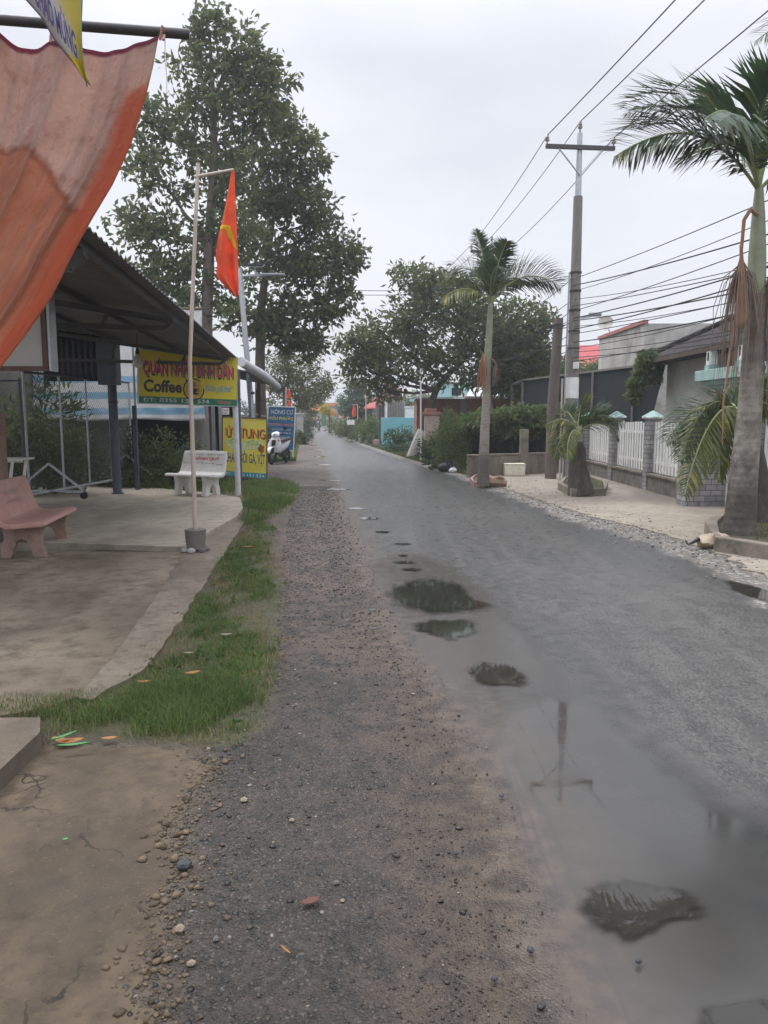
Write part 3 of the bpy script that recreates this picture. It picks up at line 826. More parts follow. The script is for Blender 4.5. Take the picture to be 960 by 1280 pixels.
def grass_blades(name, P, lo, hi, w, mat, label, lean=.5):
    n = len(P)
    a = rng.uniform(0, 6.28, n); L = rng.uniform(lo, hi, n)
    d = np.stack([np.cos(a), np.sin(a), np.zeros(n)], 1); s = np.stack([-np.sin(a), np.cos(a), np.zeros(n)], 1)
    ln = rng.uniform(.15, 1.1, n)*lean
    mid = P+d*(L*ln*.35)[:, None]+np.array([0, 0, 1])*(L*.55)[:, None]
    tip = P+d*(L*ln)[:, None]+np.array([0, 0, 1])*(L*np.sqrt(np.clip(1-ln**2*.6, .1, 1))*.9)[:, None]
    W_ = (w*rng.uniform(.6, 1.3, n))[:, None]
    V = np.stack([P-s*W_, P+s*W_, mid+s*W_*.7, mid-s*W_*.7, tip], 1).reshape(-1, 3)
    i = np.arange(n)*5
    F = np.concatenate([np.stack([i, i+1, i+2], 1), np.stack([i, i+2, i+3], 1), np.stack([i+3, i+2, i+4], 1)], 0)
    return struct(np_mesh(name, V, F, mat), label, 'stuff', 'grass')

def inside(poly, n, dens=None):
    P = np.array([(p.x, p.y) for p in poly]); lo, hi = P.min(0), P.max(0); out = np.zeros((0, 2))
    while len(out) < n:
        q = rng.uniform(lo, hi, (n*2, 2)); d = polydist(q[:, 0], q[:, 1], poly)
        keep = d > -.09+.19*rng.uniform(0, 1, len(q))**2+.07*np.sin(q[:, 1]*9.3+q[:, 0]*5)*np.sin(q[:, 1]*23+1)
        if dens is not None: keep &= rng.uniform(0, 1, len(q)) < dens(q[:, 0], q[:, 1], d)
        out = np.concatenate([out, q[keep]])
    return np.concatenate([out[:n], np.full((n, 1), .006)], 1)

def patchy(x, y, d):
    v = np.sin(x*3.1+1.3)*np.sin(y*2.3+.4)+.6*np.sin(x*7.3+y*4.1)+.5*np.sin(x*13-y*9)
    return np.clip(.42+.42*v, .03, 1)*np.clip(.22+d*3.2, .06, 1)

def make_grass():
    m2 = M['grass']
    grass_blades('grass', inside(GRASS_A, 42000, patchy), .018, .062, .0017, m2, 'short green grass on the strip between yard and gravel', .9)
    grass_blades('grass', inside(PG([(-60, 886), (112, 868), (130, 885), (70, 905), (50, 898), (-60, 898)]), 2600)+np.array([0, 0, .01]), .015, .055, .0016, m2, 'thin grass creeping along the lower edge of the yard', .8)
    dry = leafmat('dead grass stalks', (.20, .15, .075), (.33, .27, .14), None, .8, .3)
    grass_blades('grass', inside(GRASS_A, 5200, lambda x, y, d: np.clip(.25+np.sin(x*9+y*3)*.4, .02, 1)*np.clip(1.1-d*2.2, .15, 1)), .02, .075, .0016, dry, 'straw coloured dead stalks mixed through the grass strip', 1.0)
    weed = leafmat('broad weed leaves', (.05, .10, .03), (.11, .19, .05), (.18, .18, .06), .5, .35)
    q = inside(GRASS_A, 260, patchy); q = np.repeat(q, 7, 0); q[:, 2] += .012; V, F = leaf_arrays(q, .045, .017, .5, 0); struct(np_mesh('ground_weeds', V, F, weed), 'small broad leaved weeds dotted through the grass strip', 'stuff', 'weeds')
    tuft = PG([(40, 900), (110, 880), (190, 860), (290, 850), (330, 880), (310, 915), (233, 925), (120, 918)])
    grass_blades('grass', inside(tuft, 17000, patchy), .035, .10, .0018, m2, 'taller lush grass at the near end of the strip', .8)
    grass_blades('grass', inside(GRASS_B, 20000, patchy), .06, .17, .004, m2, 'tall green grass at the foot of the yellow signboards', .7)
    # verges further off
    def verge(n, y0, y1, f):
        Y = y0+(y1-y0)*rng.uniform(0, 1, n)**1.6
        X = f(Y); k = ~((Y < 24) & (X > 2.5))
        return np.stack([X, Y, np.full(n, .006)], 1)[k]
    grass_blades('grass', verge(24000, 17.5, 62, lambda Y: AR(Y)+.35+np.abs(rng.normal(0, .75, len(Y)))), .05, .16, .006, leafmat('verge grass', (.06, .09, .025), (.11, .15, .04), (.22, .19, .08), .6, .3), 'rough grass verge along the right side of the road', .8)
    grass_blades('grass', verge(16000, 27.5, 62, lambda Y: AL(Y)-1.0-np.abs(rng.normal(0, .9, len(Y)))), .05, .2, .006, m2, 'rough grass verge along the far left side of the road', .8)
    grass_blades('grass', np.concatenate([inside(PG([(-60, 606), (300, 620), (300, 600), (-60, 590)]), 9000)]), .08, .3, .006, m2, 'tall weeds behind the white bench and the yellow signs', .7)
def leaf_scraps():
    t = NT('dry leaf scraps'); i = t.island()
    m = t.pbr(t.mix(i, (.075, .045, .025), (.26, .15, .07)), .8)
    edge = PG([(290, 940), (320, 915), (338, 868), (349, 810), (348, 740), (340, 695), (325, 665)])
    Q = []
    for k in range(900):
        s = rng.uniform(0, len(edge)-1.001); a = edge[int(s)].lerp(edge[int(s)+1], s % 1)
        Q.append((a.x+rng.normal(-.03, .10), a.y+rng.normal(0, .08), .014))
    g = inside(GRASS_A, 500); g[:, 2] = .03
    P = np.concatenate([np.array(Q), g])
    V, F = leaf_arrays(P, .022, .012, 0, .9)
    V[:, 2] = np.maximum(V[:, 2]*.5, .008)
    struct(np_mesh('leaf_litter', V, F, m), 'small brown leaf scraps along the ragged edge of the grass', 'stuff', 'leaf litter')
make_ground(); scatter_stones(); make_grass(); leaf_scraps()
# ------------------------------------------------------------------ left side
TZ = .075   # terrace level

def rows_cloth(name, mat, rows, Y, nu, nv, fold, parent=None, loc=None, solid=.003):
    """cloth whose left and right edges follow photo rows (py, xl, xr) at the distance Y; fold(u, v) pushes it in depth"""
    ys = [r[0] for r in rows]
    def fn(u, v):
        py = np.interp(v*(ys[-1]-ys[0])+ys[0], ys, ys)
        xl = np.interp(py, ys, [r[1] for r in rows]); xr = np.interp(py, ys, [r[2] for r in rows])
        p = W(xl+(xr-xl)*u, py, Y)
        d = fold(u, v)
        return p + Vector((0, d, 0))
    return MB().grid(fn, nu, nv).build(name, mat, parent, loc, smooth=True, solid=solid)

def big_cloth():
    # bar that carries it
    a = W(-420, -8, 2.75); b = W(237, 43, 3.02)
    t = thing('awning_bar', 'dark steel bar across the upper left with an orange cloth tied to it', 'bar', b)
    MB().tube([a, b], .018, 12).build('pipe', M['steel_dark'], t, smooth=True)
    MB().tube([(a.x+.05, a.y+.01, 0), (a.x+.05, a.y+.01, a.z+.02)], .03, 10).build('post', M['steel_dark'], t, smooth=True)
    # stained cloth
    m = NT('wet stained orange cloth')
    uv = m.n('ShaderNodeUVMap').outputs[0]; sp = m.n('ShaderNodeSeparateXYZ'); m.l(uv, sp.inputs[0]); u, v = sp.outputs[0], sp.outputs[1]
    v3 = m.n('ShaderNodeMapping'); m.l(uv, v3.inputs[0]); v3.inputs['Scale'].default_value = (16, 1.6, 1)
    v2 = m.n('ShaderNodeMapping'); m.l(uv, v2.inputs[0]); v2.inputs['Scale'].default_value = (3.2, 3.2, 1)
    n1 = m.noise(1.3, 6, .6, v2.outputs[0]); n2 = m.noise(6, 6, .7, v2.outputs[0]); n3 = m.noise(22, 4, .6, v2.outputs[0])
    wv = m.noise(420, 2, .5)
    pale = m.mix(m.step(n1, .3, .7), (.62, .44, .39), (.72, .55, .50))
    pale = m.mix(m.step(n2, .50, .70, 0, .45), pale, (.46, .22, .16))
    pale = m.mix(m.step(n3, .62, .72, 0, .18), pale, (.40, .17, .12))
    deep = m.mix(m.step(n1, .35, .65), (.56, .28, .195), (.64, .37, .275))
    deep = m.mix(m.step(n2, .5, .7, 0, .6), deep, (.60, .32, .22))
    # dry part ends along a ragged tide line that climbs to the right hem
    tide = m.step(u, .72, 1.0, .255, .43)
    tide = m.math('ADD', tide, m.math('MULTIPLY', m.math('SUBTRACT', n2, .5), .05))
    tide = m.math('ADD', tide, m.math('MULTIPLY', m.math('SUBTRACT', n1, .5), .07))
    low = m.step(m.math('SUBTRACT', v, tide), -.006, .006)
    rim = m.step(m.math('ABSOLUTE', m.math('SUBTRACT', v, tide)), .02, .0, 0, .45)
    hem = m.step(m.math('ADD', u, m.math('MULTIPLY', m.math('SUBTRACT', n2, .5), .04)), .93, .965)
    top = m.step(v, .018, .008)
    c = m.mix(low, pale, deep); c = m.mix(rim, c, (.34, .11, .07))
    c = m.mix(m.math('MULTIPLY', hem, m.step(m.math('ADD', v, m.math('MULTIPLY', n2, .1)), .14, .2)), c, (.60, .24, .16))
    c = m.mix(top, c, (.30, .08, .12))
    mat = m.pbr(c, .85, 0, m.bump(m.math('ADD', m.math('MULTIPLY', wv, .15), m.math('ADD', n3, m.math('MULTIPLY', m.noise(2.5, 4, .6, v3.outputs[0]), 3.0))), .8, .016), .15, None, .62)
    edge = [(48, 200), (85, 193), (120, 184), (180, 164), (230, 140), (270, 115), (310, 92), (345, 75), (375, 59), (410, 35), (455, 0), (500, -45), (560, -120)]
    ty = [e[0] for e in edge]; tx = [e[1] for e in edge]
    ties = [(-330, 12), (-150, 26), (-5, 36), (66, 52), (200, 47)]
    def topy(x):
        for (x0, y0), (x1, y1) in zip(ties, ties[1:]):
            if x <= x1:
                f = (x-x0)/(x1-x0); f = min(max(f, 0), 1)
                return y0+(y1-y0)*f+4*f*(1-f)*(12 if x0 > 60 else 16)
        return 47
    def fn(u, v):
        xr0 = np.interp(48+v*512, ty, tx)
        xl = -330
        x = xl+(xr0-xl)*u
        ytop = topy(-330+530*u)
        y = ytop+(560-ytop)*v
        xr = np.interp(y, ty, tx); x = xl+(xr-xl)*u
        d = .014*math.sin(u*34+2*v)*math.exp(-((v-.15)/.35)**2)+.02*math.sin(u*19-3.5*v+.6)*(.35+v)+.007*math.sin(u*57+5*v)*(.2+.8*v)+.004*math.sin(u*121+9*v)
        d += .030*math.exp(-((u-.80+.10*v)/.018)**2)*math.exp(-v*2.5) + .03*math.exp(-((u-.63)/.012)**2)*math.exp(-v*1.6)
        d += .05*math.exp(-((u-.955+.06*v)/.02)**2)*min(1, v*2.2)
        p = W(x, y, 2.98-.23*max(0, (200-x))/620)
        return p+Vector((0, -d, 0))
    base = W(100, 300, 2.98)
    o = MB().grid(fn, 150, 90).build('hanging_cloth', mat, None, base, smooth=True, solid=.0025)
    tag(o, 'large faded orange cloth with a pale dry patch, hanging from the dark bar', 'cloth')
    for (px, py0, py1) in ((203, 40, 50), (66, 27, 53)):
        mb = MB(); Yb = 2.98-.23*max(0, (200-px))/620
        mb.tube([W(px-3, py1, Yb-.01), W(px, py0-7, Yb-.035), W(px+3, py0, Yb+.02), W(px+1, py1, Yb+.0)], .005, 6)
        mb.build('tie', M['pink'], o)
    # white string
    mb = MB(); mb.tube([W(206, 44, 3.0), W(206.5, 70, 3.0), W(208.5, 100, 3.0), W(208, 119, 3.0)], .0022, 5)
    tag(mb.build('string', M['white'], None, W(206, 44, 3.0)), 'thin white string dangling from the end of the dark bar', 'string')
    # yellow banner hanging in front
    yb = NT('yellow and pale printed banner')
    uv = yb.n('ShaderNodeUVMap').outputs[0]; sp = yb.n('ShaderNodeSeparateXYZ'); yb.l(uv, sp.inputs[0])
    nn = yb.noise(9, 5, .6)
    c = yb.mix(yb.step(yb.math('ADD', sp.outputs[0], yb.math('MULTIPLY', nn, .3)), .62, .86), (.55, .51, .50), (.62, .53, .13))
    c = yb.mix(yb.step(yb.math('ADD', sp.outputs[1], yb.math('MULTIPLY', nn, .12)), .86, .95), c, (.64, .52, .05))
    c = yb.mix(yb.step(sp.outputs[0], .965, .975), c, (.16, .36, .34))
    bm = yb.pbr(c, .5, 0, yb.bump(nn, .1, .004), .3, None, .4)
    Yb = 2.55
    rowsb = [(-110, -95, 99), (0, 33, 102), (25, 55, 102.5), (52, 70, 104), (80, 93, 107), (104, 109.5, 111)]
    t = rows_cloth('hanging_banner', bm, rowsb, Yb, 14, 30, lambda u, v: .02*math.sin(u*7+v*4), None, W(70, 40, Yb), .002)
    tag(t, 'yellow and pale banner corner with dark lettering, hanging before the orange cloth', 'banner')
    def vec(x0, y0, x1, y1): return W(x1, y1, Yb)-W(x0, y0, Yb)
    lettering('CHÀO MỪNG', M['ink_navy'], t, W(50, 12, Yb), vec(50, 12, 103, 82), vec(0, 30, -6, -16), shear=0, bold=.03, lift=.035)
    lettering('NĂM MỚI', M['ink_navy'], t, W(40, -62, Yb), vec(40, -62, 96, 6), vec(0, 30, -6, -14), bold=.012, lift=.035)
    MB().tube([W(-110, -112, Yb), W(130, -108, Yb)], .012, 8).build('rod', M['steel_dark'], t)
    MB().tube([W(33, 0, Yb)-Vector((0, .01, 0)), W(55, 25, Yb)-Vector((0, .012, 0)), W(70, 52, Yb)-Vector((0, .012, 0)), W(93, 80, Yb)-Vector((0, .012, 0)), W(109, 103, Yb)-Vector((0, .012, 0)), W(110.5, 110, Yb)-Vector((0, .01, 0))], .0022, 5).build('hem_cord', M['ink_navy'], t)

def canopy():
    base = Vector((-2.9, 10, 0))
    t = thing('cafe_canopy', 'dark corrugated metal canopy on steel trusses over the cafe terrace', 'canopy', base)
    def eave(Y): return Vector((-1.42-.097*Y, Y, 2.82-.006*(Y-5)))
    SL = .15
    y0, y1 = 4.95, 15.9
    def fn(u, v):
        Y = y0+(y1-y0)*u; e = eave(Y); x = -7.0*v
        return e+Vector((x, 0, -x*SL+.012*math.cos(u*(y1-y0)/.14*2*math.pi)))
    rm = worn('dark grey corrugated sheet', (.125, .118, .118), .6, .2, .25, 2.5, (.10, .085, .075), .4, .1)
    MB().grid(fn, 760, 6).build('roof_sheet', rm, t, smooth=True, solid=.004)
    # rafters along the road
    for k, x in enumerate((-.16, -1.15, -2.3, -3.5, -4.8)):
        mb = MB(); mb.bar(eave(y0+.1)+Vector((x, 0, -x*SL-.05)), eave(y1-.1)+Vector((x, 0, -x*SL-.05)), .05, .07)
        mb.build('purlin', M['steel_dark'], t)
    # tapered cantilever trusses
    for Y in (5.5, 9.0, 14.55):
        e = eave(Y); mb = MB()
        tip = e+Vector((-.12, 0, -.11)); L = 4.1
        a = tip+Vector((-L, 0, L*SL)); b = tip+Vector((-L, 0, .02)); tl = tip+Vector((-.1, 0, -.085))
        mb.bar(tip, a, .06, .07); mb.bar(tl, b, .05, .06); mb.bar(tip, tl, .05, .05)
        for f in (.18, .5, .8):
            mb.bar(tip.lerp(a, f), tl.lerp(b, f), .04)
        mb.build('truss', M['steel_dark'], t)
    # round post with its head box
    p = G(147, 617, TZ); hd = W(141, 420, p.y)
    mb = MB(); mb.tube([(p.x, p.y, TZ), (p.x-.02, p.y, 2.45)], .085, 20)
    o = mb.build('post', M['steel_blue'], t, smooth=True)
    MB().tube([(p.x, p.y, TZ), (p.x, p.y, TZ+.02)], .12, 16).build('base_plate', M['steel_blue'], o)
    MB().tube([(p.x-.01, p.y, 1.86), (p.x-.01, p.y, 1.89)], .098, 16).build('band', M['steel_dark'], o)
    MB().box((p.x-.06, p.y, 2.62), (.36, .3, .82)).build('post_head', M['steel_blue'], o, bevel=.01)
    # corrugated gable skirt
    x0, x1 = W(58, 440, 15.4).x, W(139, 440, 15.4).x
    def sk(u, v): return Vector((x0+(x1-x0)*u, p.y-.02+.02*math.cos(u*11*2*math.pi), 2.28+(.95)*v))
    MB().grid(sk, 130, 2).build('gable_skirt', worn('blue grey corrugated sheet', (.075, .08, .10), .55, .2, .25, 3, (.05, .05, .06), .4), t, smooth=True, solid=.004)
    # two slender posts at the corner
    q = G(298, 620, .0)
    MB().tube([(q.x, q.y, 0), (q.x-.03, q.y, eave(q.y).z-.06)], .055, 14).build('post', M['pole_white'], t, smooth=True)
    q2 = G(172, 612, TZ)
    mb = MB(); mb.bar((q2.x, q2.y, TZ), (q2.x, q2.y, 1.82), .075, .075, (0, 1, 0)); mb.build('post', M['steel_blue'], t)
    mb = MB(); mb.tube([(q2.x+.02, q2.y, 1.8), (q2.x+.02, q2.y, 3.05)], .025, 8); mb.build('post', M['galv'], t, smooth=True)
    # bare bulb on its cord
    b = W(172, 447, 13.2)
    o = thing('hanging_bulb', 'milky bare bulb hanging on a wire under the canopy beside the sign', 'lamp', b)
    MB().tube([b+Vector((0, 0, .08)), b+Vector((0, 0, .62))], .006, 6).build('cord', M['black'], o)
    MB().lathe(b, [(.022, .16), (.035, .10), (.04, .06)], 14).build('socket', M['black'], o, smooth=True)
    MB().lathe(b, [(.03, .06), (.06, .0), (.085, -.07), (.08, -.13), (.04, -.165), (.01, -.172)], 18).build('bulb', M['glass_bulb'], o, smooth=True)
    # white panel board hung under the near truss
    Yp = 7.4; a = W(-160, 463, Yp); c = W(60, 366, Yp)
    o = thing('panel_board', 'white sheet board with a bright metal edge, half behind the orange cloth', 'board', ((a.x+c.x)/2, Yp, a.z))
    MB().box(((a.x+c.x)/2, Yp, (a.z+c.z)/2), (c.x-a.x, .12, c.z-a.z)).build('sheet', M['white_panel'], o, bevel=.004)
    MB().box((c.x-.03, Yp-.066, (a.z+c.z)/2), (.05, .012, c.z-a.z)).build('side_strip', M['rust'], o)
    MB().box((c.x+.018, Yp, (a.z+c.z)/2), (.022, .15, c.z-a.z+.02)).build('edge_rail', M['galv'], o)
    MB().box(((a.x+c.x)/2, Yp-.07, a.z+.012), (c.x-a.x, .02, .045)).build('bottom_strip', M['rust'], o)
    for fx in (.25, .9):
        x = a.x+(c.x-a.x)*fx
        MB().bar((x, Yp, c.z-.01), (x, Yp, eave(Yp).z-(x-eave(Yp).x)*SL-.01), .03).build('hanger', M['steel_dark'], o)

def cup(parent, c, r, U, V):
    """brown coffee cup emblem with a ring and steam on a sign face"""
    n = Vector((0, -1, 0)); ax = U.cross(V)
    mb = MB(); N = 40
    ring = []
    for k in range(N):
        a = 2*math.pi*k/N+.9
        if k > N*.88: break
        ring.append(c+U*math.cos(a)*r+V*math.sin(a)*r+n*.008)
    mb.tube(ring, .012, 5)
    mb.build('ring_emblem', M['ink_black'], parent)
    disc = [c+U*math.cos(2*math.pi*k/30)*r*.86+V*math.sin(2*math.pi*k/30)*r*.86+n*.003 for k in range(30)]
    MB().extrude(disc, n*.002).build('disc_emblem', worn('ochre print', (.60, .36, .05), .4, 0, .2, 6), parent)
    def P(x, y): return c+U*x*r+V*y*r+n*.007
    bowl = [P(-.42, .12), P(.34, .12), P(.28, -.16), P(.1, -.32), P(-.18, -.32), P(-.36, -.16)]
    MB().extrude(bowl, n*.003).build('cup_emblem', M['ink_black'], parent)
    sau = [P(.55*math.cos(a), -.40+.10*math.sin(a)) for a in [k*math.pi/8 for k in range(16)]]
    MB().extrude(sau, n*.003).build('saucer_emblem', M['ink_black'], parent)
    mb = MB(); mb.tube([P(.32, .08), P(.52, .06), P(.48, -.12), P(.28, -.14)], .010, 5)
    for dx in (-.18, .05):
        mb.tube([P(dx, .22), P(dx+.12, .38), P(dx-.02, .52), P(dx+.08, .68)], .010, 5)
    mb.build('steam_emblem', M['ink_brown'], parent)

def signs():
    # 1: the cafe sign under the canopy
    Ya, Yb = 14.35, 15.42
    tl, bl = W(173.5, 437, Ya), W(173.5, 503.5, Ya); tr, br = W(296, 447, Yb), W(296, 507.5, Yb)
    U = (br-bl); V = (tl-bl); Vn = V.normalized(); Un = U.normalized(); nrm = Vn.cross(Un).normalized()
    if nrm.y > 0: nrm = -nrm
    t = thing('cafe_sign', 'wide yellow cafe sign with red and black lettering under the canopy edge', 'sign', bl)
    def q(s, r): return bl.lerp(br, s).lerp(tl.lerp(tr, s), r)
    def panel(s0, r0, s1, r1, d, mat, name, th=.004):
        return MB().extrude([q(s0, r0)+nrm*d, q(s1, r0)+nrm*d, q(s1, r1)+nrm*d, q(s0, r1)+nrm*d], nrm*th).build(name, mat, t, recalc=True)
    fr = MB()
    for s0, r0, s1, r1 in ((-.004, 0, -.004, 1), (1.004, 0, 1.004, 1), (-.01, 1.006, 1.01, 1.006), (-.01, -.006, 1.01, -.006)):
        fr.bar(q(s0, r0)-nrm*.02, q(s1, r1)-nrm*.02, .03)
    fr.build('frame', M['galv'], t)
    face = panel(0, .13, 1, 1, .001, M['sign_yellow'], 'face')
    band = panel(0, 0, 1, .13, .001, M['sign_green'], 'band')
    def put(txt, mat, s0, r0, s1, r1, par=None, lift=.008, **k):
        o = q(s0, r0); return lettering(txt, mat, par or face, o, q(s1, r0)-o, q(s0, r1)-o, lift=lift, nrm=nrm, **k)
    T = 'QUÁN NHẬU BÌNH DÂN'
    put(T, M['ink_black'], .045, .455, .965, .86, lift=.007, bold=.02, shear=.0)
    put(T, M['ink_pink'], .035, .50, .955, .905, lift=.010, bold=.035)
    put(T, M['ink_red'], .038, .505, .952, .895, lift=.013, bold=.012)
    put('Coffee', M['ink_black'], .045, .215, .42, .455, bold=.035)
    put('“Nước giải khát”', M['ink_cyan'], .655, .235, .955, .42, shear=.25, bold=.01)
    for w_, a_, b_ in (('ĐT:', .04, .16), ('0355', .20, .37), ('151', .42, .53), ('534', .58, .70)): put(w_, M['ink_white'], a_, .032, b_, .105, par=band)
    put('Viettel', M['ink_pink'], .79, .035, .93, .10, par=band, bold=.02, shear=.2)
    put('Viettel', M['ink_red'], .792, .038, .928, .097, par=band, lift=.011, shear=.2)
    cup(face, q(.545, .30)+nrm*.004, .20, Un, Vn)
    # 2: the yellow standing board
    Yc = 18.6
    tl, bl = W(278.5, 521.5, Yc), W(278.5, 594.5, Yc); tr, br = W(333, 524, Yc-.1), W(333, 598.5, Yc-.1)
    t = thing('food_sign', 'yellow standing board listing porridge dishes beside the white bench', 'sign', (bl.x, Yc, 0))
    U = br-bl; Un = U.normalized(); Vn = (tl-bl).normalized(); nrm = Vn.cross(Un).normalized()
    if nrm.y > 0: nrm = -nrm
    fr = MB()
    for s0, r0, s1, r1 in ((-.012, 0, -.012, 1), (1.012, 0, 1.012, 1), (-.02, 1.008, 1.02, 1.008), (-.02, -.008, 1.02, -.008)):
        fr.bar(q2(bl, br, tl, tr, s0, r0), q2(bl, br, tl, tr, s1, r1), .03)
    fr.build('frame', M['rust'], t)
    for s in (.70, 1.0): MB().bar(q2(bl, br, tl, tr, s, .02)-nrm*.03, Vector((q2(bl, br, tl, tr, s, 0).x, Yc+.02, -.02)), .035).build('leg', M['rust'], t)
    MB().bar(q2(bl, br, tl, tr, 0, .02)-nrm*.03, Vector((bl.x, Yc+.02, -.02)), .035).build('leg', M['rust'], t)
    q = lambda s, r: q2(bl, br, tl, tr, s, r)
    face = panel2(q, t, 0, .085, 1, 1, nrm, M['sign_yellow2'], 'face')
    band = panel2(q, t, 0, 0, 1, .085, nrm, M['sign_teal'], 'band')
    def put(txt, mat, s0, r0, s1, r1, par=None, lift=.007, **k):
        o = q(s0, r0); return lettering(txt, mat, par or face, o, q(s1, r0)-o, q(s0, r1)-o, lift=lift, nrm=nrm, **k)
    put('ÚT TUNG', M['ink_black'], .09, .655, .985, .86, bold=.006)
    put('ÚT TUNG', M['ink_orange'], .06, .672, .965, .88, lift=.010, bold=.006)
    put('CHÁO GỎI GÀ, VỊT', M['ink_navy'], .05, .20, .97, .46, bold=.012)
    for w_, a_, b_ in (('ĐT:', .06, .19), ('0355', .26, .50), ('151', .56, .71), ('534', .77, .95)): put(w_, M['ink_white'], a_, .018, b_, .065, par=band)
    # printed plates of food: small overlapping printed shapes
    for k, (s, r, w, h, mt) in enumerate(((.25, .56, .17, .09, 'print_pale'), (.22, .60, .10, .05, 'print_leaf'), (.45, .52, .14, .08, 'print_pale'), (.72, .56, .20, .09, 'print_pale'), (.72, .59, .12, .05, 'print_leaf'), (.88, .50, .07, .07, 'ink_brown'), (.60, .58, .06, .04, 'print_leaf'))):
        pts = [q(s+w*math.cos(a)*(1+.18*math.sin(5*a+k)), r+h*math.sin(a)*(1+.2*math.cos(4*a+k)))+nrm*(.0055+.0006*k) for a in [j*math.pi/14 for j in range(28)]]
        MB().extrude(pts, nrm*.0004).build('food_picture', M[mt], face, recalc=True)
    # 3: the blue board behind the scooter
    Yd = 28.2
    tl, bl = W(335.5, 508.5, Yd), W(333.5, 561, Yd); tr, br = W(369, 509.5, Yd), W(366.5, 563, Yd)
    t = thing('repair_sign', 'blue machinery repair board on posts behind the white scooter', 'sign', (bl.x, Yd, 0))
    U = br-bl; Un = U.normalized(); Vn = (tl-bl).normalized(); nrm = Vn.cross(Un).normalized()
    if nrm.y > 0: nrm = -nrm
    q = lambda s, r: q2(bl, br, tl, tr, s, r)
    face = panel2(q, t, 0, 0, 1, 1, nrm, M['sign_blue'], 'face')
    fr = MB()
    for s0, r0, s1, r1 in ((-.01, 0, -.01, 1), (1.01, 0, 1.01, 1), (-.02, 1.01, 1.02, 1.01), (-.02, -.01, 1.02, -.01)):
        fr.bar(q(s0, r0), q(s1, r1), .035)
    fr.build('frame', M['white'], t)
    for s in (.01, .99): MB().bar(q(s, 0), Vector((q(s, 0).x, Yd, 0)), .045).build('leg', M['white'], t)
    def put(txt, mat, s0, r0, s1, r1, lift=.008, **k):
        o = q(s0, r0); return lettering(txt, mat, face, o, q(s1, r0)-o, q(s0, r1)-o, lift=lift, nrm=nrm, **k)
    put('NÔNG CƠ', M['ink_white'], .11, .835, .93, .96, bold=.006)
    put('HẬU PHƯỚC', M['ink_yellow'], .06, .68, .95, .80, bold=.03)
    put('CHUYÊN - NHẬN', M['ink_salmon'], .04, .545, .95, .64, bold=.03)
    put('MÁY CÀY DẦU MÁY NỔ', M['ink_white'], .14, .455, .88, .515, bold=.015)
    put('MÁY GẶT, MÁY BƠM, XE', M['ink_white'], .14, .365, .88, .425, bold=.015)
    put('MÁY PHUN THUỐC', M['ink_white'], .08, .275, .88, .335, bold=.015)
    MB().extrude([q(.02, .02)+nrm*.005, q(.25, .02)+nrm*.005, q(.25, .14)+nrm*.005, q(.02, .14)+nrm*.005], nrm*.001).build('printed_picture', M['terracotta'], face, recalc=True)
    # small white plate further in
    c = W(281, 514, 19.6)
    t = thing('small_notice', 'small white notice with red lettering hanging above the yellow standing board', 'sign', c)
    f = MB().box(c, (.22, .012, .17)).build('plate', M['white'], t)
    lettering('CẤM ĐỖ', M['ink_red'], f, c+Vector((-.095, -.006, .01)), (.19, 0, 0), (0, 0, .05), bold=.03)
    lettering('XE', M['ink_black'], f, c+Vector((-.08, -.006, -.06)), (.14, 0, 0), (0, 0, .035), bold=.01)
    MB().bar(c+Vector((-.05, .02, .08)), c+Vector((-.05, .02, .42)), .008).build('hanger', M['black'], t)
    MB().bar(c+Vector((.05, .02, .08)), c+Vector((.05, .02, .42)), .008).build('hanger', M['black'], t)

def q2(bl, br, tl, tr, s, r): return bl.lerp(br, s).lerp(tl.lerp(tr, s), r)
def panel2(q, t, s0, r0, s1, r1, nrm, mat, name):
    return MB().extrude([q(s0, r0)-nrm*.01, q(s1, r0)-nrm*.01, q(s1, r1)-nrm*.01, q(s0, r1)-nrm*.01], nrm*.014).build(name, mat, t, recalc=True)

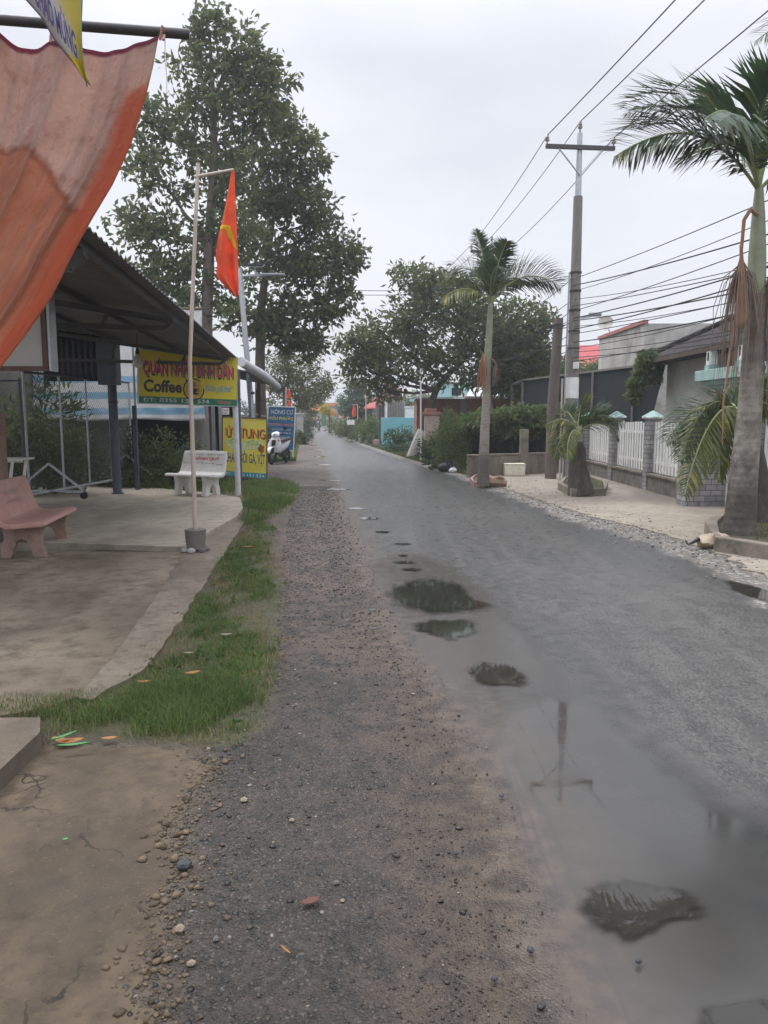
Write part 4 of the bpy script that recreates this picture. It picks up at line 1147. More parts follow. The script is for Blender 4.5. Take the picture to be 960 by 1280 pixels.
def flag_pole():
    b = G(245, 689, .03); Y = b.y
    t = thing('flag_pole', 'cream pole in a cement-filled bucket with a short crossarm at its top', 'pole', b)
    top = W(247.5, 204, Y)
    MB().tube([(b.x, Y, .1), (b.x-.005, Y, 2.2), (top.x, Y, top.z)], [.028, .024, .02], 12).build('shaft', M['pole_cream'], t, smooth=True)
    a0, a1 = W(243, 221, Y), W(292, 212, Y)
    mb = MB(); mb.tube([a0, a0.lerp(a1, .5)+Vector((0, -.02, -.008)), a1], [.018, .016, .014], 10); mb.build('crossarm', M['pole_cream'], t, smooth=True)
    MB().lathe((b.x, Y, .055), [(.105, 0), (.112, .07), (.125, .235), (.115, .238)], 20).build('bucket', worn('cement filled pail', (.19, .17, .15), .85, 0, .25, 6, (.10, .08, .065), .6), t, smooth=True)
    mb = MB()
    for k in range(6):
        a = k*1.05+.3; mb.lathe((b.x+.13*math.cos(a), Y+.13*math.sin(a)*.8, .03), [(.02, 0), (.042, .015), (.038, .04), (.012, .055)], 8)
    for k in range(1): pass
    for k in range(6):
        a = k*1.05+.3
        one = MB().lathe((b.x+.12*math.cos(a), Y+.12*math.sin(a)*.8-.02, .03), [(.025, 0), (.05, .012), (.046, .04), (.015, .056)], 9)
        o = one.build('base_stone', M['plaster'] if k in (3, 4) else M['stone_grey'], t, smooth=True)
    # flag
    rows = [(213, 289.5, 293), (235, 286, 293.5), (260, 281.5, 294.5), (285, 276, 295.5), (300, 272.5, 296), (318, 270, 296.5), (330, 272, 297), (345, 271, 297.5), (352, 276, 298), (362, 286, 298), (371, 295, 298)]
    def fold(u, v):
        return -.05*math.sin(u*5.0+1.2*v)*min(1, v*1.6)-.03*math.sin(u*11-3*v)*v+.02*(v > .55)*math.sin(u*14)
    f = rows_cloth('flag', M['flag_red'], rows, Y+.02, 34, 44, fold, None, W(290, 213, Y+.02), .004)
    tag(f, 'red flag with a folded yellow emblem hanging from the crossarm above the canopy', 'flag')
    em = [(275.5, 283), (287, 282), (289, 291), (294, 303), (295.2, 311.5), (292, 309.5), (285.5, 299), (283, 290), (280.5, 286.5), (276, 289)]
    def onflag(x, y):
        ys = [r[0] for r in rows]; xl = np.interp(y, ys, [r[1] for r in rows]); xr = np.interp(y, ys, [r[2] for r in rows])
        u = (x-xl)/(xr-xl); v = (y-ys[0])/(ys[-1]-ys[0])
        return W(x, y, Y+.02)+Vector((0, fold(u, v)-.006, 0))
    # strip following the folds
    upper = [(275.5, 283), (281, 282.5), (287, 282), (289.5, 290), (292, 297), (294.2, 303), (295.2, 311.5)]
    lower = [(276, 289), (280.5, 286.8), (283, 289.5), (285, 297), (288, 303), (291.5, 308.5), (295, 312)]
    N = 48
    def sfn(u, v):
        k = u*(len(upper)-1); i = min(int(k), len(upper)-2); fr = k-i
        a = [upper[i][j]+(upper[i+1][j]-upper[i][j])*fr for j in (0, 1)]; b2 = [lower[i][j]+(lower[i+1][j]-lower[i][j])*fr for j in (0, 1)]
        return onflag(a[0]+(b2[0]-a[0])*v, a[1]+(b2[1]-a[1])*v)
    MB().grid(sfn, N, 5).build('emblem', M['flag_yellow'], f, smooth=True, solid=.003)

def street_lamp():
    Y = 20.0; top = W(299.5, 342, Y); bot = W(315, 520, Y); bx = bot.x+(bot.x-top.x)*(bot.z/(top.z-bot.z))
    t = thing('street_lamp', 'slim grey solar street lamp leaning above the canopy corner', 'street lamp', (bx, Y, 0))
    MB().tube([(bx, Y, 0), top+Vector((0, 0, .12))], [.075, .066], 14).build('pole', M['galv'], t, smooth=True)
    a = W(300, 345.5, Y); b = W(330, 344, Y)
    MB().tube([a, b], .035, 10).build('arm', M['galv'], t, smooth=True)
    MB().box((W(341, 343.5, Y)), (.62, .26, .045)).build('lamp_head', M['lamp_grey'], t, bevel=.012)
    s = W(318, 331, Y)
    o = MB().box(s, (.46, .36, .03), rx=R(18)).build('solar_panel', M['solar'], t)
    MB().box(s-Vector((0, -.004, .022)), (.48, .38, .014), rx=R(18)).build('panel_frame', M['galv'], o)
    MB().bar(s, W(320, 344, Y), .05).build('bracket', M['galv'], t)
    MB().tube([bot+Vector((0, 0, .55)), bot+Vector((0, 0, .62))], .08, 12).build('clamp', M['steel_dark'], t)

def bench(name, label, c, yaw, width, mat, legmat, group=None):
    """cast cement bench: one folded shell for seat and back on two shaped legs; faces local -y"""
    t = thing(name, label, 'bench', c)
    m = Matrix.Rotation(yaw, 3, 'Z'); c = Vector(c)
    def L(x, y, z): return c+m @ Vector((x, y, z))
    prof = [(-.30, .405), (-.27, .425), (-.20, .428), (0, .405), (.10, .405), (.165, .44), (.20, .53), (.25, .70), (.285, .84), (.30, .855)]
    und = [(.325, .845), (.315, .80), (.275, .66), (.225, .48), (.185, .385), (.12, .345), (0, .35), (-.2, .365), (-.28, .37), (-.305, .385)]
    ring = prof+und; n = len(ring)
    mb = MB(); xs = np.linspace(-width/2, width/2, 13)
    for x in xs:
        e = abs(x)/(width/2)
        for y, z in ring:
            dz = -.012*(e**2) if z > .7 else 0
            taper = 1.0 if z < .5 else 1-.06*(z-.5)/.35
            mb.v.append(tuple(L(x*taper, y, z+dz)))
    for i in range(len(xs)-1):
        for k in range(n):
            o = i*n; k2 = (k+1) % n
            mb.f.append((o+k, o+n+k, o+n+k2, o+k2)); mb.mi.append(0)
    mb.f.append(tuple(range(n))); mb.mi.append(0); mb.f.append(tuple((len(xs)-1)*n+k for k in range(n-1, -1, -1))); mb.mi.append(0)
    seat = mb.build('seat_shell', mat, t, recalc=True, bevel=.012, smooth=True)
    for sx in (-1, 1):
        x = sx*(width/2-.21)
        outl = [(-.25, 0), (-.12, 0), (-.085, .10), (-.05, .19), (.0, .215), (.05, .19), (.09, .10), (.12, 0), (.24, 0), (.225, .12), (.19, .22), (.20, .352), (-.24, .372), (-.205, .25), (-.215, .12)]
        mb = MB(); mb.extrude([L(x-.05, y, z) for y, z in outl], m @ Vector((.10, 0, 0)))
        mb.build('leg', legmat, t, recalc=True, bevel=.01)
    return t, seat, L, m

def benches():
    M['pink_worn'] = worn('worn pale lettering', (.60, .44, .39), .7, 0, .2, 20, (.50, .30, .26), .9)
    a = G(52, 690, .03)
    c = Vector((-4.13, 9.03, .023))
    t, seat, L, m = bench('bench', 'pink terrazzo bench with worn white lettering at the left edge of the yard', c, R(98.7), 1.46, M['pink'], M['pink_leg'])
    # nearly worn-off white letters on its back
    def back(u, v): return L(-.35+u, .197+.115*v/.36*1.05, .52+v)
    o = back(.05, .06); lettering('CƠ SỞ ĐÁ MÀI', M['pink_worn'], seat, o, back(.62, .06)-o, back(.05, .11)-o, lift=.012, nrm=tuple(m @ Vector((0, -1, .3))), bold=.02)
    o = back(.05, .15); lettering('THÀNH QUÝ', M['pink_worn'], seat, o, back(.62, .15)-o, back(.05, .23)-o, lift=.012, nrm=tuple(m @ Vector((0, -1, .3))), bold=.03)
    a = G(215, 619, TZ); b = G(262, 623, TZ)
    c = Vector(((a.x+b.x)/2+.03, (a.y+b.y)/2+.42, TZ-.002))
    t, seat, L, m = bench('bench', 'white cement bench with red and black lettering before the shrubs', c, R(-24), 1.08, M['white_bench'], M['white_bench'])
    def back(u, v): return L(-.60+u, .195+.30*v, .52+v)
    nr = tuple((m @ Vector((0, -1, .3))).normalized())
    def put(txt, mat, u0, v0, u1, v1, **k):
        o = back(u0, v0); lettering(txt, mat, seat, o, back(u1, v0)-o, back(u0, v1)-o, lift=.012, nrm=nr, **k)
    put('CỬA THÉP - ĐIỆN MÁY', M['ink_black'], .18, .235, 1.08, .275, bold=.0)
    put('THÀNH QUÝ', M['ink_red'], .30, .135, .98, .215, bold=.02)
    put('ĐC: 178 ẤP 17 - ĐT: 03 30 30', M['ink_black'], .14, .07, .86, .11, bold=.0)
    put('Viettel', M['ink_navy'], .92, .05, 1.08, .08, shear=.2)

def rolling_gate():
    M['wire_grey'] = plain('dull fence wire', (.16, .17, .18), .6, .3)
    A = G(38, 634, TZ); B = G(166, 607, TZ); Hh = 2.05
    t = thing('rolling_gate', 'galvanised chain link gate on braced wheeled feet at the back of the terrace', 'gate', A.lerp(B, .5))
    d = (B-A); L = d.length; d.normalize(); side = Vector((-d.y, d.x, 0))
    zb = TZ+.13
    up = Vector((0, 0, 1))
    fr = MB(); fr.tube([A+up*zb, B+up*zb], .024, 8); 
    fr.build('bottom_rail', M['galv'], t, smooth=True)
    fr = MB(); fr.tube([A+up*(zb+Hh), B+up*(zb+Hh)], .024, 8); fr.build('top_rail', M['steel_blue'], t, smooth=True)
    for f in (0.0, .28, .52, .76, 1.0):
        p = A.lerp(B, f); MB().tube([p+up*zb, p+up*(zb+Hh)], .021, 8).build('upright', M['galv'], t, smooth=True)
    # chain link: crossing wires
    mb = MB(); stp = .085; n = int(L/stp); m_ = int(Hh/stp)
    def wire(p0, p1): mb.bar(p0, p1,  .0030)
    for k in range(-m_, n):
        s0, z0 = k*stp, 0; s1, z1 = k*stp+Hh, Hh
        if s0 < 0: z0 = -s0; s0 = 0
        if s1 > L: z1 = Hh-(s1-L); s1 = L
        if z1 > z0:
            wire(A+d*s0+up*(zb+z0), A+d*s1+up*(zb+z1)); wire(A+d*s0+up*(zb+Hh-z0)+side*.004, A+d*s1+up*(zb+Hh-z1)+side*.004)
    mb.build('chain_mesh', M['wire_grey'], t)
    for f in (.16, .93):
        p = A.lerp(B, f)
        ft = MB(); e0 = p+side*.62; e1 = p-side*.62
        for e in (e0, e1):
            ft.bar(p+up*(TZ+.14), e+up*(TZ+.13), .045, .035); ft.bar(p+up*(TZ+.62), e+up*(TZ+.15), .035)
        o = ft.build('foot_frame', M['galv'], t)
        for e in (e0, e1):
            w = MB(); c = e+up*(TZ+.062); w.lathe(c-d*.02, [(.03, -.002), (.062, 0), (.064, .02), (.062, .042), (.03, .044)], 18, d)
            w.build('caster', M['tyre'], o, smooth=True)
            MB().bar(e+up*(TZ+.06)+d*.03, e+up*(TZ+.14)+d*.01, .03, .012).build('caster_fork', M['galv'], o)
    # fixed wire fence that continues out of the picture
    P0 = W(44, 470, 12.9); P0.z = 0
    t = thing('wire_fence', 'wire mesh fence with thin posts running out of the left edge of the picture', 'fence', (-8.0, 12.4, 0))
    a = Vector((-5.95, 12.7, TZ)); b = Vector((-9.6, 12.3, TZ)); n = 5
    for k in range(n+1):
        p = a.lerp(b, k/n); MB().tube([p-up*.03, p+up*2.15], .02, 8).build('post', M['steel_blue'], t, smooth=True)
    mb = MB()
    for z in (.25, 2.1): mb.tube([a+up*z, b+up*z], .015, 6)
    mb.build('rail', M['steel_blue'], t)
    mb = MB(); Lf = (b-a).length; dd = (b-a).normalized(); Hf = 1.85
    for k in range(-22, int(Lf/.085)):
        s0, z0, s1, z1 = k*.085, 0, k*.085+Hf, Hf
        if s0 < 0: z0 = -s0; s0 = 0
        if s1 > Lf: z1 = Hf-(s1-Lf); s1 = Lf
        if z1 > z0:
            mb.bar(a+dd*s0+up*(.25+z0), a+dd*s1+up*(.25+z1),  .0030); mb.bar(a+dd*s0+up*(.25+Hf-z0), a+dd*s1+up*(.25+Hf-z1),  .0030)
    mb.build('chain_mesh', M['wire_grey'], t)

def left_bits():
    # wooden post, slatted table, cement jar at the picture's edge
    c = G(3, 672, .03)
    o = thing('stub_post', 'brown weathered box post standing at the left edge behind the pink bench', 'post', (-5.17, 10.3, .02))
    MB().box((-5.17, 10.3, .80), (.17, .17, 1.6)).build('shaft', M['pink_leg'], o, bevel=.01)
    MB().box((-5.17, 10.3, 1.62), (.21, .21, .05)).build('cap', M['pink_leg'], o, bevel=.01)
    p = W(10, 574, 11.2)
    t = thing('slatted_table', 'small white slatted garden table behind the pink bench', 'table', (p.x-.2, 11.2, TZ))
    mb = MB()
    for k in range(9): mb.box((p.x-.27, 10.95+k*.065, p.z), (1.05, .05, .025))
    mb.build('tabletop', M['white'], t)
    MB().box((p.x-.27, 11.2, p.z-.03), (.95, .05, .035)).build('rail', M['white'], t)
    for x in (p.x+.1, p.x-.65):
        for y in (11.0, 11.42):
            mb = MB(); mb.tube([(x, y, TZ), (x+.05, y, TZ+.22), (x-.02, y, TZ+.42), (x+.06, y, p.z-.02)], [.025, .02, .028, .022], 8)
            mb.build('leg', M['white'], t, smooth=True)
    c = Vector((-4.82, 9.4, .025))
    o = MB().lathe(c, [(.16, 0), (.21, .04), (.265, .20), (.255, .33), (.20, .42), (.185, .46), (.205, .48), (.19, .49), (.165, .47), (.17, .42)], 28).build('cement_jar', M['concrete'], None, c, smooth=True)
    tag(o, 'round grey cement jar cut by the left edge below the pink bench', 'jar')

def lean_to():
    # shed with a rolled tarp along its eave
    t = thing('lean_to_shed', 'dark open shed with a rolled white tarp along its low eave', 'shed', (-4.5, 20, 0))
    e0 = Vector((-3.08, 16.6, 2.74)); e1 = Vector((-3.30, 23.6, 2.50))
    er = e0.lerp(e1, .42)
    MB().extrude([er, e1, e1+Vector((-5.5, 0, 1.1)), er+Vector((-5.5, 0, 1.1))], (0, 0, .04)).build('roof', worn('dark shed sheet', (.07, .07, .075), .6, .2, .2, 2), t, recalc=True)
    MB().tube([e0+Vector((.06, -.1, .0)), e0.lerp(e1, .5)+Vector((.06, 0, .03)), e1+Vector((.06, .15, 0))], [.10, .12, .10], 14, jitter=.05).build('rolled_tarp', worn('grimy white tarp', (.62, .63, .66), .6, 0, .12, 3, (.4, .4, .42), .4), t, smooth=True)
    for Y, w in ((17.2, .07), (18.9, .06), (20.7, .07), (23.2, .10)):
        x = e0.x+(e1.x-e0.x)*(Y-16.6)/7-.12-(.35 if Y > 22 else 0)
        MB().bar((x, Y, 0), (x, Y, 2.62-.03*(Y-16.6)), w, w, (0, 1, 0)).build('post', M['steel_blue'] if Y < 20 else M['bark_dark'], t)
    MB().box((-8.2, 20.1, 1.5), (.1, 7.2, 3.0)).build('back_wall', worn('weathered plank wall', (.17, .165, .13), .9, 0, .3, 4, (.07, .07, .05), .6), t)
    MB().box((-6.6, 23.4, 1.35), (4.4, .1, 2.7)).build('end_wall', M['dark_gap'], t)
    MB().bar((-3.35, 17.2, 1.75), (-3.55, 23.2, 1.6), .03).build('rail', M['galv'], t)
    # striped tarp hung across the shed's open end
    tm = NT('white tarpaulin with blue stripes')
    sx = tm.n('ShaderNodeSeparateXYZ'); tm.l(tm.co(), sx.inputs[0]); z = sx.outputs[2]
    n1 = tm.noise(1.2, 5, .6); n2 = tm.noise(7, 5, .6)
    zz = tm.math('ADD', z, tm.math('MULTIPLY', tm.math('SUBTRACT', n1, .5), .05))
    c = tm.mix(tm.step(n2, .3, .7), (.76, .76, .76), (.86, .86, .86))
    for zc in (.20, .56, .93):
        c = tm.mix(tm.step(tm.math('ABSOLUTE', tm.math('SUBTRACT', zz, zc)), .085, .07), c, (.42, .62, .76))
    c = tm.mix(tm.step(n1, .58, .75, 0, .3), c, (.5, .48, .45))
    tmat = tm.pbr(c, .5, 0, tm.bump(n2, .3, .02), .4, None, .55)
    Yt = 18.0; xa, xb = W(-60, 500, Yt).x, W(256, 500, Yt).x
    zt = W(150, 425, Yt).z; zb = W(150, 525, Yt).z
    def fn(u, v):
        x = xa+(xb-xa)*u
        zz_ = zb+(zt+.7-zb)*v
        y = Yt+.05*math.sin(x*2.2+v*3)+.04*math.sin(x*4.7-v*9)+.03*math.sin(v*17+x*1.1)+(.06*math.sin(x*9+v*4) if v < .1 else 0)
        return Vector((x, y, zz_+.02*math.sin(x*3)))
    o = MB().grid(fn, 90, 44).build('tarpaulin', tmat, None, (xa, Yt, zb), smooth=True, solid=.004)
    tag(o, 'creased white tarpaulin with pale blue stripes hung behind the cafe sign', 'tarpaulin')
    MB().tube([(xa, Yt, zt+.70), (xb, Yt, zt+.70)], .03, 8).build('batten', M['brown_wood'], o)
    # grey concrete post and two white stakes behind the bench
    p = G(254, 604, 0)
    o = MB().tube([(p.x, p.y, 0), (p.x, p.y, 2.3)], [.19, .17], 18).build('concrete_post', M['concrete_pole'], None, (p.x, p.y, 0), smooth=True)
    tag(o, 'thick round concrete post behind the right end of the white bench', 'post')
    for px in (268.5, 277.5):
        q = G(px, 602, 0)
        o = MB().bar((q.x, q.y, 0), (q.x, q.y, 2.1), .07, .07, (0, 1, 0)).build('stake', M['galv'], None, (q.x, q.y, 0))
        tag(o, 'thin pale stake between the round concrete post and the yellow standing board' if px < 270 else 'thin pale stake just left of the yellow standing board', 'stake', 'thin stakes')
    # dark heap under the shed and a clutter of boxes
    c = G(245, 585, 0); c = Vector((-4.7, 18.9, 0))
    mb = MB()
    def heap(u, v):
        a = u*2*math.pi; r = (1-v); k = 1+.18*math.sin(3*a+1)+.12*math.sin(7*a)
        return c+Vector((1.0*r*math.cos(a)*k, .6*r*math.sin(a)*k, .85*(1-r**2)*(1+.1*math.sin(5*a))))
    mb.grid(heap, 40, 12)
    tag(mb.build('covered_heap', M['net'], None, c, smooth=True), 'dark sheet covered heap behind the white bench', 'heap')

def left_shrubs():
    spec = [((-7.9, 15.4, 0), (1.0, .6, 2.1), 85, 'leaf_mid', 'tall leafy shrub with long leaves behind the wire fence at the left edge', (.19, .045), .26),
            ((-6.6, 15.3, 0), (.75, .5, 2.3), 62, 'leaf_mid', 'tallest long leaved shrub just left of the blue grey post', (.20, .045), .26),
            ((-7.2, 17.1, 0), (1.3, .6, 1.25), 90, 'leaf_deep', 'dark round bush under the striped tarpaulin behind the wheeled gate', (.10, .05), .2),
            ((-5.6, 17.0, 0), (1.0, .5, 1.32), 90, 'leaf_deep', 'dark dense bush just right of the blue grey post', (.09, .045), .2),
            ((-4.75, 17.3, 0), (.9, .5, 1.25), 80, 'leaf_mid', 'feathery green bush behind the left end of the white bench', (.11, .035), .2),
            ((-4.3, 16.9, 0), (.7, .35, .75), 60, 'leaf_olive', 'low olive weed bush directly behind the white bench', (.09, .035), .16),
            ((-5.35, 16.6, 0), (.6, .3, .55), 50, 'leaf_olive', 'low yellowish weeds left of the white bench', (.09, .035), .15),
            ((-3.5, 19.3, 0), (.5, .3, .75), 50, 'leaf_deep', 'dark little bush between the white bench and the yellow standing board', (.08, .04), .16),
            ((-9.0, 14.4, 0), (.8, .5, 1.6), 60, 'leaf_deep', 'dark bush behind the wire fence at the very edge', (.12, .05), .22)]
    for c, s, n, m, lab, lf, rc in spec:
        shrub(lab, c, s, n, lf, m, rc=rc, per=26, group='shrubs behind the terrace')

def wheel(parent, c, ax, r=.27, w=.085):
    ax = Vector(ax).normalized()
    o = MB(); N = 30
    prof = [(r-.07, -w*.36), (r-.03, -w*.5), (r, -w*.2), (r, w*.2), (r-.03, w*.5), (r-.07, w*.36)]
    o.lathe(c, prof, N, ax)
    wh = o.build('wheel', M['tyre'], parent, smooth=True)
    MB().lathe(c, [(.03, -w*.6), (.055, -w*.45), (r-.075, -w*.2), (r-.07, w*.2), (.055, w*.45), (.03, w*.6)], 20, ax).build('rim', M['scooter_grey'], wh, smooth=True)
    return wh

def scooter(label, base, yaw, body, seat=None, name='scooter'):
    """step-through scooter; its front points along local +x"""
    t = thing(name, label, 'scooter', base)
    m = Matrix.Rotation(yaw, 3, 'Z'); b0 = Vector(base)
    def L(x, y, z): return b0+m @ Vector((x, y, z))
    ax = m @ Vector((0, 1, 0))
    wheel(t, L(.62, 0, .27), ax); wheel(t, L(-.62, 0, .27), ax, .27, .10)
    # fork and front mudguard
    mb = MB()
    for s in (-1, 1): mb.tube([L(.62, s*.075, .27), L(.50, s*.07, .62)], .022, 8)
    mb.build('fork', M['scooter_grey'], t, smooth=True)
    def fend(u, v):
        a = R(20)+R(125)*u; y = (v-.5)*.15*(1.15-.3*abs(u-.5)); rr = .305+.018*math.cos((v-.5)*3)
        return L(.62+rr*math.cos(a), y, .27+rr*math.sin(a))
    MB().grid(fend, 18, 6).build('front_mudguard', body, t, smooth=True, solid=.008)
    # leg shield: broad curved front
    def shield(u, v):
        z = .38+.52*v; w = (.13+.13*math.sin(math.pi*min(1, .25+v*.75)))
        s = (u-.5)*2
        x = .48-.14*v-.10*s*s+.03*math.sin(v*3)
        return L(x, s*w, z)
    MB().grid(shield, 12, 12).build('leg_shield', body, t, smooth=True, solid=.02)
    mb = MB(); mb.extrude([L(.46, -.05, .46), L(.46, .05, .46), L(.385, .075, .80), L(.385, -.075, .80)], m @ Vector((.06, 0, .01))); mb.build('front_panel', M['black'], t, recalc=True, bevel=.01)
    # handlebar cowl with the headlight
    mb = MB(); mb.lathe(L(.24, 0, .97), [(.02, -.07), (.10, -.055), (.15, 0), (.135, .05), (.06, .08)], 18, m @ Vector((.55, 0, .8)))
    cowl = mb.build('handlebar_cowl', body, t, smooth=True)
    MB().lathe(L(.33, 0, .955), [(.02, -.03), (.085, -.01), (.08, .02), (.04, .04)], 16, m @ Vector((1, 0, .15))).build('headlight', M['clear_lamp'], cowl, smooth=True)
    mb = MB(); mb.tube([L(.20, -.33, 1.0), L(.24, -.12, 1.0), L(.25, 0, .99), L(.24, .12, 1.0), L(.20, .33, 1.0)], .016, 8); bar_ = mb.build('handlebar', M['black'], t, smooth=True)
    for s in (-1, 1):
        MB().tube([L(.215, s*.24, 1.0), L(.195, s*.35, 1.0)], .021, 8).build('grip', M['black'], bar_, smooth=True)
        mr = MB(); mr.tube([L(.22, s*.22, 1.0), L(.21, s*.30, 1.16)], .008, 6)
        mr.lathe(L(.20, s*.33, 1.19), [(.01, -.015), (.058, -.008), (.058, .006), (.02, .012)], 14, m @ Vector((-1, 0, .1)))
        mr.build('mirror', M['black'], bar_, smooth=True)
        ind = MB().lathe(L(.40, s*.17, .80), [(.01, -.02), (.04, 0), (.02, .025)], 10, m @ Vector((1, s*.6, 0))); ind.build('indicator', M['orange'], cowl, smooth=True)
    MB().box(L(.10, 0, .35), (.42, .26, .06), yaw).build('footboard', M['black'], t, bevel=.015)
    # rear body tapering to the tail
    secs = [(-.08, .10, .36, .60), (-.25, .135, .38, .70), (-.48, .135, .46, .74), (-.72, .09, .56, .78), (-.92, .04, .68, .82)]
    mb = MB(); n = 12
    for x, w, z0, z1 in secs:
        for k in range(n):
            a = 2*math.pi*k/n; mb.v.append(tuple(L(x, w*math.cos(a), (z0+z1)/2+(z1-z0)/2*math.sin(a))))
    for i in range(len(secs)-1):
        for k in range(n): mb.f.append((i*n+k, i*n+(k+1) % n, (i+1)*n+(k+1) % n, (i+1)*n+k)); mb.mi.append(0)
    mb.f.append(tuple(range(n))); mb.mi.append(0); mb.f.append(tuple((len(secs)-1)*n+k for k in range(n))); mb.mi.append(0)
    mb.build('rear_body', body, t, smooth=True, recalc=True)
    def st(u, v):
        x = .02-.86*u; s = (v-.5)*2; w = .14*(1-.25*u)*(1 if u > .1 else .6+4*u)
        return L(x, s*w, .735+.05*math.sin(u*2.6)+.055*(1-s*s)+(.03*u))
    MB().grid(st, 20, 8).build('saddle', seat or M['seat_black'], t, smooth=True, solid=.05)
    MB().box(L(-.95, 0, .72), (.05, .10, .07), yaw).build('tail_light', M['ink_red'], t, bevel=.01)
    MB().tube([L(-.35, -.13, .30), L(-.95, -.17, .38)], [.035, .055], 12).build('exhaust', M['scooter_grey'], t, smooth=True)
    MB().box(L(-.38, 0, .30), (.40, .20, .16), yaw).build('engine', M['black'], t, bevel=.03)
    MB().tube([L(.02, .10, .27), L(-.08, .22, .01)], .014, 6).build('kickstand', M['black'], t)
    return t

big_cloth(); canopy(); signs(); flag_pole(); street_lamp(); benches(); rolling_gate(); left_bits(); lean_to(); left_shrubs()
sc = G(347, 580, 0)
sc += Vector((.02, .25, 0))
scooter('white scooter with a black saddle parked by the blue board', (sc.x, sc.y, .008), R(-106), M['scooter_white'])
# ------------------------------------------------------------------ right side
PZ = .016
def blockmat(name, a, b, mortar, sx, sz, mort=.03, rough=.85):
    t = NT(name)
    sp = t.n('ShaderNodeSeparateXYZ'); t.l(t.co(), sp.inputs[0])
    cb = t.n('ShaderNodeCombineXYZ'); t.l(t.math('ADD', sp.outputs[0], sp.outputs[1]), cb.inputs[0]); t.l(sp.outputs[2], cb.inputs[1])
    bk = t.n('ShaderNodeTexBrick'); t.l(cb.outputs[0], bk.inputs['Vector'])
    for k, v in (('Color1', a), ('Color2', b), ('Mortar', mortar)): bk.inputs[k].default_value = (*v, 1)
    bk.inputs['Scale'].default_value = 1; bk.inputs['Brick Width'].default_value = sx; bk.inputs['Row Height'].default_value = sz
    bk.inputs['Mortar Size'].default_value = mort*sz; bk.inputs['Mortar Smooth'].default_value = .3; bk.inputs['Bias'].default_value = .0
    n1 = t.noise(5, 6, .65); n2 = t.noise(1.2, 5, .6)
    c = t.mix(t.step(n1, .35, .75, 0, .55), bk.outputs['Color'], mortar)
    c = t.mix(t.step(n2, .45, .7, 0, .45), c, tuple(x*.45 for x in a))
    h = t.math('SUBTRACT', t.math('MULTIPLY', n1, .4), bk.outputs['Fac'])
    return t.pbr(c, rough, 0, t.bump(h, .6, .012), .3)

def utility_pole(name, label, base, H=8.45):
    t = thing(name, label, 'utility pole', base, 'utility poles')
    b = Vector(base)
    mb = MB(); n = 14
    mb.tube([b, b+Vector((0, 0, 3)), b+Vector((.0, 0, 6.75))], [.165, .14, .105], n)
    mb.build('concrete_shaft', M['concrete_pole'], t, smooth=True)
    MB().tube([b+Vector((0, 0, 6.55)), b+Vector((0, 0, H-.28))], [.075, .06], 10).build('steel_top', M['galv'], t, smooth=True)
    zc = H-.62
    dirv = Vector((1, .1, 0)).normalized()
    c = b+Vector((0, 0, zc))
    MB().bar(c-dirv*.83+Vector((0, -.08, 0)), c+dirv*.83+Vector((0, -.08, 0)), .075, .09).build('crossarm', M['steel_dark'], t)
    for s in (-1, 1):
        MB().bar(c+dirv*s*.52+Vector((0, -.09, -.04)), b+Vector((0, -.09, zc-.62)), .04, .02).build('brace', M['galv'], t)
        q = c+dirv*s*.80+Vector((0, -.08, .045))
        MB().lathe(q, [(.018, 0), (.018, .06), (.05, .07), (.055, .10), (.03, .12), (.05, .14), (.035, .19), (.02, .20)], 12).build('insulator', M['ceramic'], t, smooth=True)
    MB().lathe(b+Vector((0, 0, H-.30)), [(.02, 0), (.02, .12), (.05, .13), (.058, .17), (.03, .19), (.05, .21), (.035, .27), (.02, .28)], 12).build('insulator', M['ceramic'], t, smooth=True)
    return t, [c-dirv*.80+Vector((0, -.08, .24)), b+Vector((0, 0, H-.02)), c+dirv*.80+Vector((0, -.08, .24))]

def wire(a, b, sag, r, label, group, n=26, mat='wire', name='power_line'):
    a = Vector(a); b = Vector(b)
    pts = [a.lerp(b, k/n)-Vector((0, 0, 4*sag*(k/n)*(1-k/n))) for k in range(n+1)]
    o = MB().tube(pts, r, 5).build(name, M[mat], None, a)
    return tag(o, label, 'power line', group)

